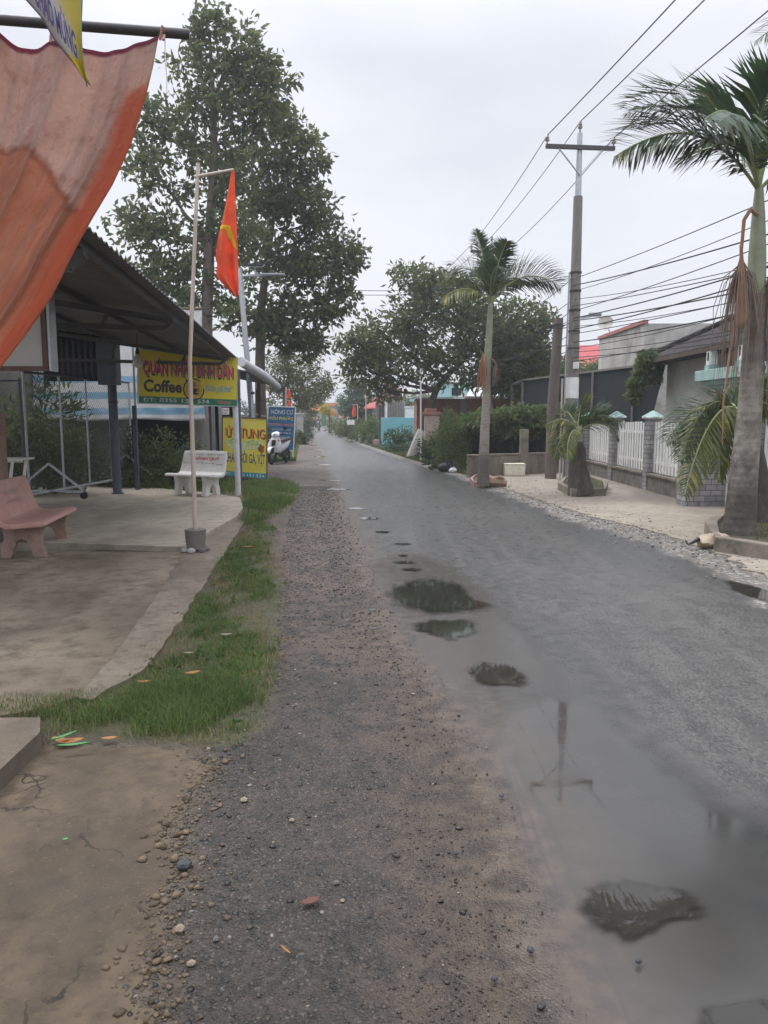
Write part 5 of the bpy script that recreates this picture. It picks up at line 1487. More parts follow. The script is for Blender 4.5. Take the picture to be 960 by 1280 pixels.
def poles_and_wires():
    p1 = G(712, 601, PZ)
    t, top1 = utility_pole('utility_pole', 'tall grey utility pole with steel crossarm and white painted band, behind the small palm', p1)
    # fittings on the near pole
    MB().tube([p1+Vector((0, 0, 2.02)), p1+Vector((0, 0, 2.52))], [.152, .149], 14).build('paint_band', M['white'], t, smooth=True)
    MB().box(p1+Vector((.03, -.17, 2.80)), (.13, .07, .16)).build('meter_box', M['white'], t, bevel=.01)
    MB().tube([p1+Vector((-.19, -.06, 0)), p1+Vector((-.19, -.06, 3.2)), p1+Vector((-.16, -.04, 5.0))], .022, 7).build('conduit', M['galv'], t, smooth=True)
    MB().tube([p1+Vector((-.25, .0, 0)), p1+Vector((-.25, .0, 2.5))], .025, 7).build('conduit', M['pole_cream'], t, smooth=True)
    MB().tube([p1+Vector((.16, -.12, .0)), p1+Vector((.15, -.12, 1.5))], .02, 7).build('conduit', M['white'], t, smooth=True)
    lm = p1+Vector((.12, -.1, 3.93))
    o = MB().bar(lm, lm+Vector((.22, -.06, .03)), .05).build('lamp_arm', M['galv'], t)
    MB().box(lm+Vector((.33, -.08, .07)), (.30, .17, .09), R(-14)).build('lamp_head', M['lamp_grey'], o, bevel=.03)
    for z in (4.98, 4.55, 4.1, 3.6, 3.2):
        MB().tube([p1+Vector((0, 0, z)), p1+Vector((0, 0, z+.04))], .145, 12).build('clamp', M['steel_dark'], t)
    p2 = Vector((4.12, 30.4, 0))
    t2 = copy_tree(t); t2.location = p2
    t2['label'] = 'second utility pole along the road, rising behind the roadside palm'
    for ch in list(t2.children):
        if ch.name.split('.')[0] in ('paint_band', 'meter_box', 'lamp_arm', 'conduit'):
            for g in list(ch.children): bpy.data.objects.remove(g)
            bpy.data.objects.remove(ch)
    d = p2-p1
    for k, q in enumerate(top1):
        lab = ('high power line on the left end of the pole crossarm', 'high power line on the tip of the pole', 'high power line on the right end of the pole crossarm')[k]
        wire(q, q+Vector((.102*34, -34, .1)), .35, .012, lab+', towards the street', 'high power lines')
        wire(q, q+d, .12, .010, lab+', to the next pole', 'high power lines')
        wire(q+d, q+d+Vector((-7.5, 48, -.4)), .5, .010, lab.replace('the pole', 'the second pole'), 'high power lines')
    # low bundle
    pairs = [(350, 246), (357, 282), (374, 312), (383, 327), (401, 345), (408, 352), (418, 360), (428, 372), (440, 388), (452, 401), (398, 322), (364, 262), (390, 300), (412, 336), (435, 366), (447, 412)]
    for k, (ya, yb) in enumerate(pairs):
        a = W(713+(k % 3)*2, ya, p1.y); b = W(945, yb, 11.2)
        e = a+(b-a)*1.95
        wire(a, e, .12+.05*(k % 3), (.0085, .012, .007)[k % 3], 'thin black cable fanning out right from the white-banded pole', 'low bundle of cables')
        if k % 2 == 0:
            wire(a, Vector((p2.x, p2.y, a.z+.3)), .25, .009, 'thin black cable from the white-banded pole to the second pole', 'cables between the two poles')
    for k, (y0, y1) in enumerate(((345, 362), (348, 368))):
        wire(W(712, y0, p1.y), W(420, y1, 24+k), .15, .009, 'thin cable crossing the street at the height of the leaning tree top', 'cables across the street')
    # cut-off round pole
    q = G(688, 598, PZ)
    t = thing('wooden_pole', 'short plain round pole with a cut top, left of the white-banded pole', 'pole', q)
    MB().tube([q, q+Vector((.01, 0, 2)), q+Vector((.10, 0, 4.02))], [.15, .135, .115], 14, jitter=.02).build('shaft', worn('brown grey pole', (.17, .14, .12), .9, 0, .3, 5, (.10, .08, .07), .5, .5, (1, 1, .3)), t, smooth=True)
    MB().tube([q+Vector((.09, 0, 3.82)), q+Vector((.09, 0, 3.88))], .125, 12).build('clamp', M['steel_dark'], t)
    MB().bar(q+Vector((.08, 0, 3.86)), q+Vector((-.16, -.05, 3.80)), .05).build('hook', M['steel_dark'], t)
    for k, (dz, px, py, Y) in enumerate(((3.85, 520, 505, 40), (3.80, 560, 492, 36), (3.35, 540, 500, 38))):
        wire(q+Vector((0, 0, dz)), W(px, py, Y)+Vector((0, 0, 1.6)), .2, .012, 'dark cable sagging left from the cut-off round pole into the leaning tree', 'cables of the cut-off pole')
        wire(q+Vector((0, 0, dz)), W(713, (404, 408, 430)[k], p1.y), .03, .012, 'short dark cable between the cut-off round pole and the white-banded pole', 'short cables between poles')
    # far short pole
    p = W(472, 545, 50); p.z = 0
    t = thing('utility_pole', 'thin distant pole above the red gatehouse roof', 'utility pole', p, 'utility poles')
    MB().tube([p, p+Vector((0, 0, 6.2))], [.15, .11], 10).build('concrete_shaft', M['concrete_pole'], t, smooth=True)
    MB().bar(p+Vector((-.6, 0, 5.9)), p+Vector((.6, 0, 5.9)), .08).build('crossarm', M['steel_dark'], t)
    for z, dy in ((4.6, 0), (4.2, 0), (3.8, 0)):
        wire(p+Vector((0, 0, z)), p+Vector((-8.5, 14, z)), .3, .012, 'faint cable strung from the thin distant pole across the road end', 'far cables')

def ring_wall(pts, z0, z1, w, name, label, cat, mat):
    """planter: a low wall following the ground outline, filled with soil"""
    pts = [Vector((p.x, p.y, 0)) for p in pts]; c = sum(pts, Vector())/len(pts); n = len(pts)
    inn = [p+(c-p).normalized()*w for p in pts]
    vs = [(p.x, p.y, z) for z in (z0, z1) for p in pts]+[(p.x, p.y, z) for z in (z0, z1) for p in inn]
    fs = []
    for i in range(n):
        j = (i+1) % n
        fs += [(i, j, n+j, n+i), (n+i, n+j, 3*n+j, 3*n+i), (3*n+i, 3*n+j, 2*n+j, 2*n+i), (2*n+i, 2*n+j, j, i)]
    t = thing(name, label, cat, c)
    mb = MB(); mb.add(vs, fs); mb.build('wall', mat, t, recalc=True, bevel=.012)
    mb = MB(); ins = [c+(p-c)*1.02 for p in inn]
    mb.prism([(p.x, p.y) for p in ins], z0, z1-.05); mb.build('soil', worn('planter soil', (.075, .06, .04), .95, 0, .3, 9, (.06, .075, .03), .6, .6), t)
    return t, c

def palm_trunk(pts, rs, mat_name='ringed palm trunk', dark=True):
    return MB().tube(pts, rs, 18)

def trunk_mat(name, a, b, ring, sc=16):
    t = NT(name)
    sp = t.n('ShaderNodeSeparateXYZ'); t.l(t.co(), sp.inputs[0])
    n1 = t.noise(3, 6, .65); n2 = t.noise(14, 5, .65)
    w = t.math('SINE', t.math('MULTIPLY', t.math('ADD', sp.outputs[2], t.math('MULTIPLY', n1, .05)), sc*6.28))
    c = t.mix(t.step(n1, .38, .62), a, b)
    c = t.mix(t.step(n2, .5, .75, 0, .5), c, tuple(x*.4 for x in a))
    c = t.mix(t.math('MULTIPLY', t.step(w, .82, .97, 0, .8), t.step(n2, .35, .6)), c, ring)
    low = t.step(t.math('ADD', sp.outputs[2], t.math('MULTIPLY', n1, .8)), 1.5, .9, 0, .65)
    c = t.mix(low, c, (.05, .045, .04))
    return t.pbr(c, .9, 0, t.bump(t.math('ADD', t.math('MULTIPLY', n2, .6), t.math('MULTIPLY', t.math('MULTIPLY', w, n2), .22)), .7, .015), .25)

def strands(top, n, L, spread, r, seed=1, gather=.4):
    rs = random.Random(seed); mb = MB(); top = Vector(top)
    for k in range(n):
        a = rs.uniform(0, 6.28); q = rs.uniform(.1, 1)*spread; l = L*rs.uniform(.45, 1)
        e = top+Vector((math.cos(a)*q, math.sin(a)*q, 0))
        mb.tube([top+Vector((0, 0, rs.uniform(-.15, .02))), top.lerp(e, .6)+Vector((0, 0, -l*.22)), e+Vector((0, 0, -l*.6)), e+Vector((rs.uniform(-.04, .04), 0, -l))], [r*1.6, r*1.2, r, r*.5], 4, cap=False)
    return mb

def palms():
    rt = trunk_mat('grey ringed palm trunk', (.15, .135, .12), (.30, .275, .24), (.20, .185, .165), 11)
    rt2 = trunk_mat('pale ringed palm trunk', (.27, .235, .20), (.33, .29, .25), (.16, .14, .12), 13)
    dark = worn('dark stubby palm trunk', (.085, .072, .06), .95, 0, .4, 9, (.20, .175, .15), .6, .9, (1, 1, .6))
    # --- near right palm
    Y = 10.3; P = lambda x, y, d=0: W(x, y, Y+d)
    b = G(925, 671, .1); Y = b.y
    t = thing('palm_tree', 'tallest palm with a thick ringed trunk at the right edge', 'palm tree', b, 'roadside palms')
    tp = [Vector((b.x-.01, Y, .05)), P(926, 640), P(930, 590), P(936, 530), P(940, 470), P(943, 410), P(945, 366)]
    MB().tube(tp, [.21, .185, .165, .148, .134, .12, .108], 20).build('trunk', rt, t, smooth=True)
    MB().tube([P(945, 368), P(946.5, 320), P(948, 270), P(949, 232)], [.11, .10, .075, .045], 16).build('crown_shaft', M['crownshaft'], t, smooth=True)
    fr = [([(949, 236), (925, 150), (870, 118), (786, 138)], 0, .78, 84, .5), ([(949, 240), (905, 168), (850, 140), (768, 196)], -.4, .74, 84, .1),
          ([(949, 236), (965, 130), (1030, 90), (1090, 130)], 0, .6, 46, .4), ([(949, 238), (1000, 175), (1060, 190), (1100, 260)], -.5, .6, 46, .3),
          ([(949, 234), (955, 120), (1000, 40), (1060, 20)], .6, .6, 46, .4), ([(949, 238), (930, 170), (900, 175), (850, 200)], 1.3, .55, 46, .3),
          ([(949, 238), (990, 190), (1010, 240), (1020, 300)], .8, .5, 40, .3), ([(949, 236), (940, 165), (955, 110), (975, 100)], -1.3, .6, 50, .4), ([(949, 236), (930, 150), (915, 120), (880, 150)], -2.2, .65, 50, .3)]
    for k, (c, d, ll, nl, li) in enumerate(fr):
        frond(t, [P(x, y, d*i/3) for i, (x, y) in enumerate(c)], int(nl*1.2), ll*1.1, .040, .40, 'palm', li, .02, 10+k)
    MB().tube([P(946, 268, -.08), P(938, 262, -.13), P(930, 275, -.16), P(927, 310, -.17), P(925, 345, -.17)], [.028, .026, .022, .018, .012], 10).build('dead_stalk', M['husk'], t, smooth=True)
    strands(P(925, 322, -.17), 75, 1.7, .30, .0042, 3).build('dry_flower_strands', M['palm_dry'], t)
    strands(P(962, 345, -.1), 60, 1.5, .22, .0042, 4).build('dry_flower_strands', M['palm_dry'], t)
    mb = MB()
    def husk(u, v):
        w = .015+.085*(v**1.4)*(1 if v < .86 else math.sqrt(max(.05, (1-v)/.14)))
        c = P(926-1.5*v+2*math.sin(v*3), 306+104*v, -.24)
        return c+Vector(((u-.5)*2*w, -.03*math.cos((u-.5)*3), 0))
    mb.grid(husk, 8, 12); mb.build('dry_husk', M['husk'], t, smooth=True, solid=.008)
    mb = MB(); mb.tube([P(919, 400, -.2), P(911, 450, -.28), P(904, 505, -.30), P(903, 556, -.2)], [.016, .014, .011, .006], 8); mb.build('dead_frond_stalk', M['husk'], t, smooth=True)
    # a palm whose frond tip just enters at the top right
    b3 = Vector((7.1, 10.6, .1))
    t = thing('palm_tree', 'palm outside the right edge with only a frond tip showing at the top', 'palm tree', b3, 'roadside palms')
    MB().tube([b3, b3+Vector((.1, 0, 3)), b3+Vector((.15, 0, 6.0))], [.22, .16, .11], 16).build('trunk', rt, t, smooth=True)
    c3 = b3+Vector((.15, 0, 6.0))
    tip = W(944, 52, 10.6)
    for k, e in enumerate((tip, c3+Vector((1.5, .6, .4)), c3+Vector((.4, 1.8, .6)), c3+Vector((.5, -1.7, .5)), c3+Vector((-.9, 1.3, 1.0)))):
        frond(t, [c3, c3.lerp(e, .35)+Vector((0, 0, .75)), c3.lerp(e, .75)+Vector((0, 0, .6)), e], 60, .6, .03, .45, 'palm', .3, .02, 40+k)
    # --- second, low palm behind it
    b = G(944, 655, .1); Y = b.y+.05; P = lambda x, y, d=0: W(x, y, Y+d)
    t = thing('palm_tree', 'squat palm with drooping yellow-green fronds just behind the tall one', 'palm tree', b, 'roadside palms')
    MB().tube([Vector((b.x, Y, .05)), P(946, 630), P(945, 600), P(938, 566), P(930, 545)], [.30, .20, .185, .17, .12], 16, jitter=.06).build('trunk', dark, t, smooth=True)
    MB().tube([P(932, 560), P(926, 540), P(924, 515)], [.14, .11, .06], 12).build('crown_shaft', M['crownshaft'], t, smooth=True)
    fr = [([(925, 520), (902, 490), (868, 498), (833, 552)], -.3, .5, 46, 'palm', .1), ([(925, 520), (905, 485), (872, 500), (850, 575)], -.8, .5, 46, 'palm', .1),
          ([(925, 520), (912, 490), (878, 520), (856, 618)], -1.3, .5, 46, 'palm_yellow', .05), ([(925, 520), (915, 500), (892, 530), (900, 600)], -1.0, .45, 40, 'palm_yellow', .1),
          ([(925, 520), (940, 485), (962, 475), (985, 505)], -.6, .5, 40, 'palm_yellow', .2), ([(925, 520), (945, 490), (985, 500), (1010, 560)], .2, .5, 40, 'palm_yellow', .2),
          ([(925, 520), (918, 500), (905, 495), (880, 520)], .9, .5, 40, 'palm', .3), ([(925, 520), (935, 490), (955, 480), (985, 490)], .8, .5, 40, 'palm', .3)]
    for k, (c, d, ll, nl, m, li) in enumerate(fr):
        frond(t, [P(x, y, d*i/3) for i, (x, y) in enumerate(c)], int(nl*1.5), ll*1.05, .026, .55, m, li, .02, 60+k)
    mb = MB(); mb.tube([P(924, 530, -.1), P(900, 545, -.4), P(878, 562, -.6), P(866, 572, -.7)], [.02, .03, .035, .01], 8); mb.build('flower_spathe', M['palm_yellow'], t, smooth=True)
    # --- small palm in its hexagonal planter
    b = G(727, 613, .12); Y = b.y; P = lambda x, y, d=0: W(x, y, Y+d)
    t = thing('palm_tree', 'small stocky palm with arching yellow-green fronds in a low concrete ring', 'palm tree', b, 'roadside palms')
    MB().tube([Vector((b.x, Y, .05)), P(725, 600), P(722, 580), P(722, 562), P(721, 552)], [.27, .22, .17, .15, .11], 14, jitter=.10).build('trunk', dark, t, smooth=True)
    MB().tube([P(721, 560), P(724, 548), P(724, 534)], [.10, .085, .04], 12).build('crown_shaft', M['crownshaft'], t, smooth=True)
    fr = [([(723, 540), (712, 520), (698, 521), (682, 532)], -.2, .42, 'palm_yellow'), ([(723, 540), (708, 530), (700, 545), (693, 572)], -.7, .42, 'palm_yellow'),
          ([(723, 540), (716, 530), (706, 550), (710, 574)], -1.0, .36, 'palm_yellow'), ([(723, 540), (722, 520), (726, 508), (736, 500)], .3, .42, 'palm_yellow'),
          ([(723, 540), (738, 515), (758, 514), (780, 530)], -.2, .46, 'palm'), ([(723, 540), (738, 525), (760, 525), (772, 548)], -.7, .44, 'palm'),
          ([(723, 540), (732, 520), (745, 512), (760, 512)], .8, .42, 'palm'), ([(723, 540), (716, 518), (708, 510), (700, 515)], .7, .42, 'palm')]
    for k, (c, d, ll, m) in enumerate(fr):
        frond(t, [P(x, y, d*i/3) for i, (x, y) in enumerate(c)], 58, ll, .024, .5, m, .15, .016, 80+k)
    # --- roadside palm in the middle
    b = G(604, 607, .05); Y = b.y; P = lambda x, y, d=0: W(x, y, Y+d)
    t = thing('palm_tree', 'slender palm with a pale ringed trunk standing before the leaning tree', 'palm tree', b, 'roadside palms')
    MB().tube([b, P(604.5, 580), P(606, 540), P(608, 500), P(609, 455)], [.145, .118, .104, .092, .082], 16).build('trunk', rt2, t, smooth=True)
    MB().tube([P(609, 458), P(611, 425), P(612.5, 395), P(613, 378)], [.084, .076, .062, .035], 14).build('crown_shaft', M['crownshaft'], t, smooth=True)
    fr = [([(613, 380), (610, 345), (604, 315), (594, 288)], .3, .34, 'palm', .5), ([(613, 380), (618, 345), (625, 318), (634, 302)], -.4, .40, 'palm', .4),
          ([(613, 380), (602, 340), (582, 322), (558, 346)], -.1, .62, 'palm', .35), ([(613, 380), (596, 358), (575, 352), (550, 376)], -.9, .55, 'palm_yellow', .2),
          ([(613, 380), (634, 348), (664, 332), (700, 358)], -.1, .66, 'palm', .35), ([(613, 380), (622, 350), (640, 340), (656, 352)], 1.2, .55, 'palm', .3),
          ([(613, 380), (608, 350), (596, 340), (580, 352)], 1.1, .55, 'palm', .3), ([(613, 380), (612, 350), (616, 335), (622, 332)], -1.5, .5, 'palm', .4)]
    for k, (c, d, ll, m, li) in enumerate(fr):
        frond(t, [P(x, y, d*i/3) for i, (x, y) in enumerate(c)], 70, ll*1.12, .032, .40, m, li, .018, 100+k)
    strands(P(604, 442, -.1), 46, .85, .12, .007, 7).build('dry_flower_strands', M['palm_dry_red'], t)
    MB().tube([P(610, 446, -.05), P(617, 450, -.1), P(620, 455, -.1)], .014, 6).build('dead_stalk', M['husk'], t)
    strands(P(620, 454, -.1), 34, .55, .08, .007, 8).build('dry_flower_strands', M['palm_dry'], t)

def planters():
    ring_wall(PG([(697, 613), (714, 622), (757, 621), (760, 611), (738, 604), (706, 604)]), -.02, .17, .13, 'planter', 'low hexagonal concrete ring round the small stocky palm', 'planter', M['concrete_mossy'])
    ring_wall(PG([(880, 668), (893, 691), (962, 702), (1030, 695), (1045, 660), (990, 645), (905, 652)]), -.02, .19, .16, 'planter', 'low cracked concrete ring round the two right-hand palms', 'planter', M['concrete_mossy'])
    ring_wall(PG([(587, 603), (592, 608), (612, 609), (620, 603), (610, 598), (594, 598)]), -.02, .11, .08, 'planter', 'broken brick ring at the foot of the slender roadside palm', 'planter', M['terracotta'])
    grass_blades('grass', np.concatenate([inside(PG([(702, 611), (716, 618), (752, 617), (752, 609), (735, 606), (710, 606)]), 900)+np.array([0, 0, .11]), inside(PG([(905, 662), (905, 680), (960, 690), (1000, 680), (990, 656)]), 1500)+np.array([0, 0, .12])]), .03, .10, .003, M['grass'], 'short weeds growing inside the concrete palm rings', .9)
    # cracked clay lump on the kerb of the planter
    c = G(890, 683, .03); c.y += .0
    mb = MB()
    def lump(u, v):
        a = u*2*math.pi; e = -math.pi/2+math.pi*v
        r = 1+.10*math.sin(3*a+1)+.07*math.sin(5*e+2*a)+.05*math.sin(7*a-3*e)+.04*math.sin(11*e+5*a)
        return c+Vector((.185*math.cos(e)*math.cos(a)*r, .12*math.cos(e)*math.sin(a)*r, .075+.085*math.sin(e)*r+.03*math.cos(a)*math.cos(e)))
    mb.grid(lump, 28, 16)
    o = mb.build('broken_pot', M['clay'], None, c, smooth=True)
    tag(o, 'cracked tan clay pot with dark holes lying against the right palm ring', 'pot')
    for dx, dz, r in ((.07, .085, .018), (.10, .07, .016), (.06, .055, .014), (.105, .10, .013), (.125, .08, .012)):
        MB().lathe(c+Vector((dx, -.128+abs(dx-.08)*.4, dz)), [(r*.4, -.012), (r, 0), (r*.4, .02)], 10, (0, 1, 0)).build('hole', M['dark_gap'], o, smooth=True)
    MB().tube([c+Vector((-.17, -.02, .10)), c+Vector((-.26, -.03, .05)), c+Vector((-.31, -.03, .03))], [.028, .018, .008], 10).build('spout', M['black'], o, smooth=True)
    MB().tube([c+Vector((-.31, -.03, .03)), c+Vector((-.34, -.02, .09))], [.010, .004], 6).build('stem', M['black'], o)

def fence():
    stone = blockmat('grey stone facing', (.26, .255, .26), (.36, .35, .35), (.12, .115, .11), .20, .10, .08)
    rub = worn('rubble base wall', (.19, .175, .155), .9, 0, .4, 7, (.075, .07, .06), .8, 1.0)
    X = 5.78
    t = thing('picket_fence', 'white picket fence on a rubble base between grey stone posts with green caps', 'fence', (X, 17, 0))
    ys = [21.8, 19.2, 16.62, 14.1]
    for y in ys:
        o = MB().box((X, y, .77), (.28, .28, 1.58)).build('post', stone, t, bevel=.008)
        MB().box((X, y, 1.575), (.36, .36, .035)).build('cap_slab', M['white'], o, bevel=.004)
        mb = MB(); mb.lathe((X, y, 1.593), [(.25, 0), (.02, .13)], 4, (0, 0, 1), R(45)); mb.build('cap', M['turq_pale'], o)
    for y1, y0 in zip(ys, ys[1:]):
        o = MB().box((X, (y0+y1)/2, .16), (.22, y1-y0-.28, .36)).build('base_wall', rub, t, bevel=.01)
        MB().box((X, (y0+y1)/2, .365), (.30, y1-y0-.28, .05)).build('coping', M['concrete_mossy'], o, bevel=.006)
        mb = MB(); n = 13
        for k in range(n):
            y = y0+.2+(y1-y0-.4)*k/(n-1)+random.uniform(-.008, .008)
            h = 1.06+random.uniform(-.02, .02)
            mb.box((X, y, .41+h/2), (.022, .09, h))
        p = mb.build('slat_panel', M['white'], t, bevel=.003)
        for z in (.62, 1.25): MB().bar((X+.03, y0+.14, z), (X+.03, y1-.14, z), .04, .06).build('rail', M['white'], p)
    # gate corner
    t = thing('gate_wall', 'grey stone gate wing and pillar with a narrow white gate leaf behind the palms', 'gate', (5.7, 13.7, 0))
    MB().box((5.68, 13.72, .78), (.72, .40, 1.60)).build('wing_wall', stone, t, bevel=.01)
    MB().box((6.22, 13.55, .86), (.26, .05, 1.65)).build('gate_leaf', M['white'], t, bevel=.01)
    o = MB().box((6.42, 13.35, .80), (.32, .32, 1.64)).build('pillar', stone, t, bevel=.01)
    mb = MB(); mb.lathe((6.42, 13.35, 1.63), [(.27, 0), (.02, .14)], 4, (0, 0, 1), R(45)); mb.build('cap', M['turq_pale'], o)
    t = thing('picket_fence', 'white picket fence showing just right of the palm trunks', 'fence', (6.5, 12, 0))
    mb = MB()
    for k in range(26):
        y = 13.1-.12*k; mb.box((6.5, y, .98), (.022, .085, 1.2))
    mb.build('slat_panel', M['white'], t, bevel=.003)
    MB().box((6.5, 11.6, .18), (.22, 3.1, .40)).build('base_wall', rub, t, bevel=.01)

def right_house():
    t = thing('tiled_house', 'grey rendered house with dark tiled hip roof and sea green ledge at the right', 'house', (9, 16, 0))
    x0, x1, y0, y1, zt = 7.7, 14, 9.5, 21.2, 3.12
    MB().box(((x0+x1)/2, (y0+y1)/2, zt/2), (x1-x0, y1-y0, zt)).build('wall', M['plaster'], t)
    ex0, ex1, ey0, ey1 = x0-.55, x1+.5, y0-.5, y1+.45
    xm = (ex0+ex1)/2; rz = zt+1.95; h = (ex1-ex0)/2
    tile = NT('dark clay tiles')
    sp = tile.n('ShaderNodeSeparateXYZ'); tile.l(tile.co(), sp.inputs[0])
    a = tile.math('SINE', tile.math('MULTIPLY', sp.outputs[1], 30)); b = tile.math('FRACT', tile.math('MULTIPLY', sp.outputs[2], 6.0))
    n1 = tile.noise(3, 6, .6); n2 = tile.noise(25, 3)
    c = tile.mix(tile.step(n1, .3, .7), (.035, .031, .034), (.065, .056, .055)); c = tile.mix(tile.step(n2, .6, .8, 0, .5), c, (.12, .10, .095))
    c = tile.mix(tile.step(b, .12, .0, 0, .7), c, (.02, .02, .02))
    tmat = tile.pbr(c, .85, 0, tile.bump(tile.math('ADD', a, tile.math('MULTIPLY', b, 1.5)), .6, .03), .08)
    vs = [(ex0, ey0, zt+.02), (ex1, ey0, zt+.02), (ex1, ey1, zt+.02), (ex0, ey1, zt+.02), (xm, ey0+h, rz), (xm, ey1-h, rz)]
    vs2 = [(v[0], v[1], v[2]-.12) for v in vs[:4]]
    mb = MB(); mb.add(vs+vs2, [(3, 0, 4, 5), (0, 1, 4), (1, 2, 5, 4), (2, 3, 5), (0, 3, 9, 6), (1, 0, 6, 7), (2, 1, 7, 8), (3, 2, 8, 9), (6, 9, 8, 7)])
    rf = mb.build('roof', tmat, t, recalc=True)
    V = [Vector(v) for v in vs]
    for k, (a_, b_) in enumerate(((3, 5), (0, 4), (4, 5))):
        MB().tube([V[a_]+Vector((0, 0, .03)), V[b_]+Vector((0, 0, .03))], .09, 8).build('ridge_tiles', tmat, rf, smooth=True)
    MB().box((ex0-.03, (ey0+ey1)/2, zt-.06), (.05, ey1-ey0, .10)).build('fascia', M['bark_dark'], rf)
    # projecting ledge in steps
    for k, (d, z0, z1, ya, yb) in enumerate(((.50, 2.20, 2.27, 14.0, 17.3), (.60, 2.272, 2.37, 13.9, 17.4), (.72, 2.372, 2.60, 13.8, 17.5))):
        MB().box((x0-d/2, (ya+yb)/2, (z0+z1)/2), (d, yb-ya, z1-z0)).build('ledge', M['turq_pale'], t, bevel=.01)
    for y in (17.1, 15.6, 14.2):
        o = MB().box((x0-.52, y, 2.82), (.16, .22, .44)).build('column', M['white'], t, bevel=.008)
        MB().box((x0-.605, y, 2.90), (.012, .07, .18)).build('slot', M['dark_gap'], o)
        MB().box((x0-.52, y, 2.66), (.20, .26, .12)).build('plinth', M['turq_pale'], o)
    for y0_, y1_ in ((15.9, 16.9), (14.3, 15.4)):
        w = MB().box((x0-.012, (y0_+y1_)/2, 2.84), (.03, y1_-y0_, .44)).build('window', M['dark_gap'], t)
        MB().box((x0-.035, (y0_+y1_)/2, 2.84), (.02, .04, .44)).build('mullion', M['turq_pale'], w)
    w = MB().box((x0-.012, 16.6, 1.25), (.03, 1.5, 1.2)).build('window', M['dark_gap'], t)
    MB().box((x0-.03, 16.6, .62), (.06, 1.7, .06)).build('sill', M['turq_pale'], w)
    # unfinished block house further back
    t = thing('block_house', 'unfinished grey concrete block house with a faded red roof edge', 'house', (10.5, 28, 0))
    MB().box((10.9, 28.6, 2.32), (4.6, 5.4, 4.64)).build('wall', M['cement_render'], t)
    MB().box((8.62, 28.6, 4.70), (.16, 5.5, .12)).build('roof_edge', M['red_trim'], t)
    MB().box((11.6, 25.86, 3.6), (.9, .06, .9)).build('window', M['dark_gap'], t)
    # dish on its edge
    c = W(757, 404, 30.2)
    t = thing('satellite_dish', 'pale round satellite dish on the edge of the block house roof', 'satellite dish', (8.65, 30.2, 4.74))
    ax = Vector((-.35, -.85, .35)).normalized()
    MB().lathe(c, [(.02, -.07), (.12, -.06), (.22, -.02), (.295, .04), (.30, .05), (.21, .0), (.1, -.04), (.02, -.05)], 24, ax).build('reflector', worn('weathered pale dish', (.52, .50, .44), .6, 0, .15, 4, (.3, .28, .25), .5), t, smooth=True)
    MB().tube([Vector((8.75, 30.2, 4.74)), c-ax*.06], .025, 8).build('mast', M['galv'], t)
    MB().tube([c-ax*.02+Vector((0, 0, -.27)), c+ax*.3], .010, 6).build('feed_arm', M['galv'], t)
    # red roofed house
    t = thing('red_roof_house', 'house with a bright red sheet roof between the poles and the block house', 'house', (11.5, 44, 0))
    MB().box((11.6, 44, 1.9), (3.8, 4, 3.8)).build('wall', M['cream'], t)
    a = W(721, 461, 41.8); b = W(757, 433, 44)
    MB().extrude([(a.x, 41.8, a.z), (14, 41.8, a.z), (14, 44, b.z), (a.x, 44, b.z)], (0, .02, .06)).build('roof', M['red_roof'], t, recalc=True)
    MB().extrude([(a.x, 46.2, a.z), (14, 46.2, a.z), (14, 44.03, b.z), (a.x, 44.03, b.z)], (0, -.02, .06)).build('roof', M['red_roof'], t, recalc=True)
    # shade net fence
    A = W(655, 475, 26.5); B = W(832, 453, 21.3); B2 = W(800, 530, 22.2)
    t = thing('shade_net_fence', 'tall dark shade net stretched between posts behind the hedge', 'fence', (A.x, A.y, 0))
    dd = (B-A); nr = Vector((-dd.y, dd.x, 0)).normalized()
    Bb = A.lerp(B, .86)
    MB().extrude([(A.x, A.y, .02), (Bb.x, Bb.y, .02), B, A], nr*.03).build('net', M['net'], t, recalc=True)
    MB().bar(A-nr*.03, B-nr*.03, .05, .06).build('top_rail', M['concrete_pole'], t)
    for f in (0, .27, .55, .82):
        p = A.lerp(B, f)-nr*.05; MB().tube([(p.x, p.y, 0), p], .035, 8).build('post', M['concrete_pole'], t)
    A2 = W(640, 481, 25.8)
    MB().bar(A, A2, .05).build('roof_bar', M['steel_dark'], t)
    MB().tube([(A2.x, A2.y, 0), A2], .04, 8).build('post', M['steel_dark'], t)
    # creeper over the end of the net
    tv = thing('creeper', 'bright green creeper spilling over the right end of the shade net', 'creeper', W(805, 520, 20.9)*1)
    bl = [BL(812, 447, 12, 10, 20.9, 26, .25), BL(806, 462, 13, 12, 20.9, 34, .25), BL(798, 478, 10, 12, 20.9, 24, .2), BL(793, 494, 6, 10, 20.9, 14, .15), BL(818, 462, 8, 14, 20.9, 16, .2)]
    Pp, O, cs = crown_points(bl, 22, .14, .4)
    V_, F_ = leaf_arrays(Pp, .13, .09, 0, .5, O); np_mesh('foliage', V_, F_, M['leaf_mid'], tv)
    q0 = W(800, 525, 20.9)
    MB().tube([(q0.x, q0.y, 0), q0, W(803, 480, 20.9), W(812, 447, 20.9)], [.03, .022, .016, .008], 6).build('stem', M['bark_dark'], tv)

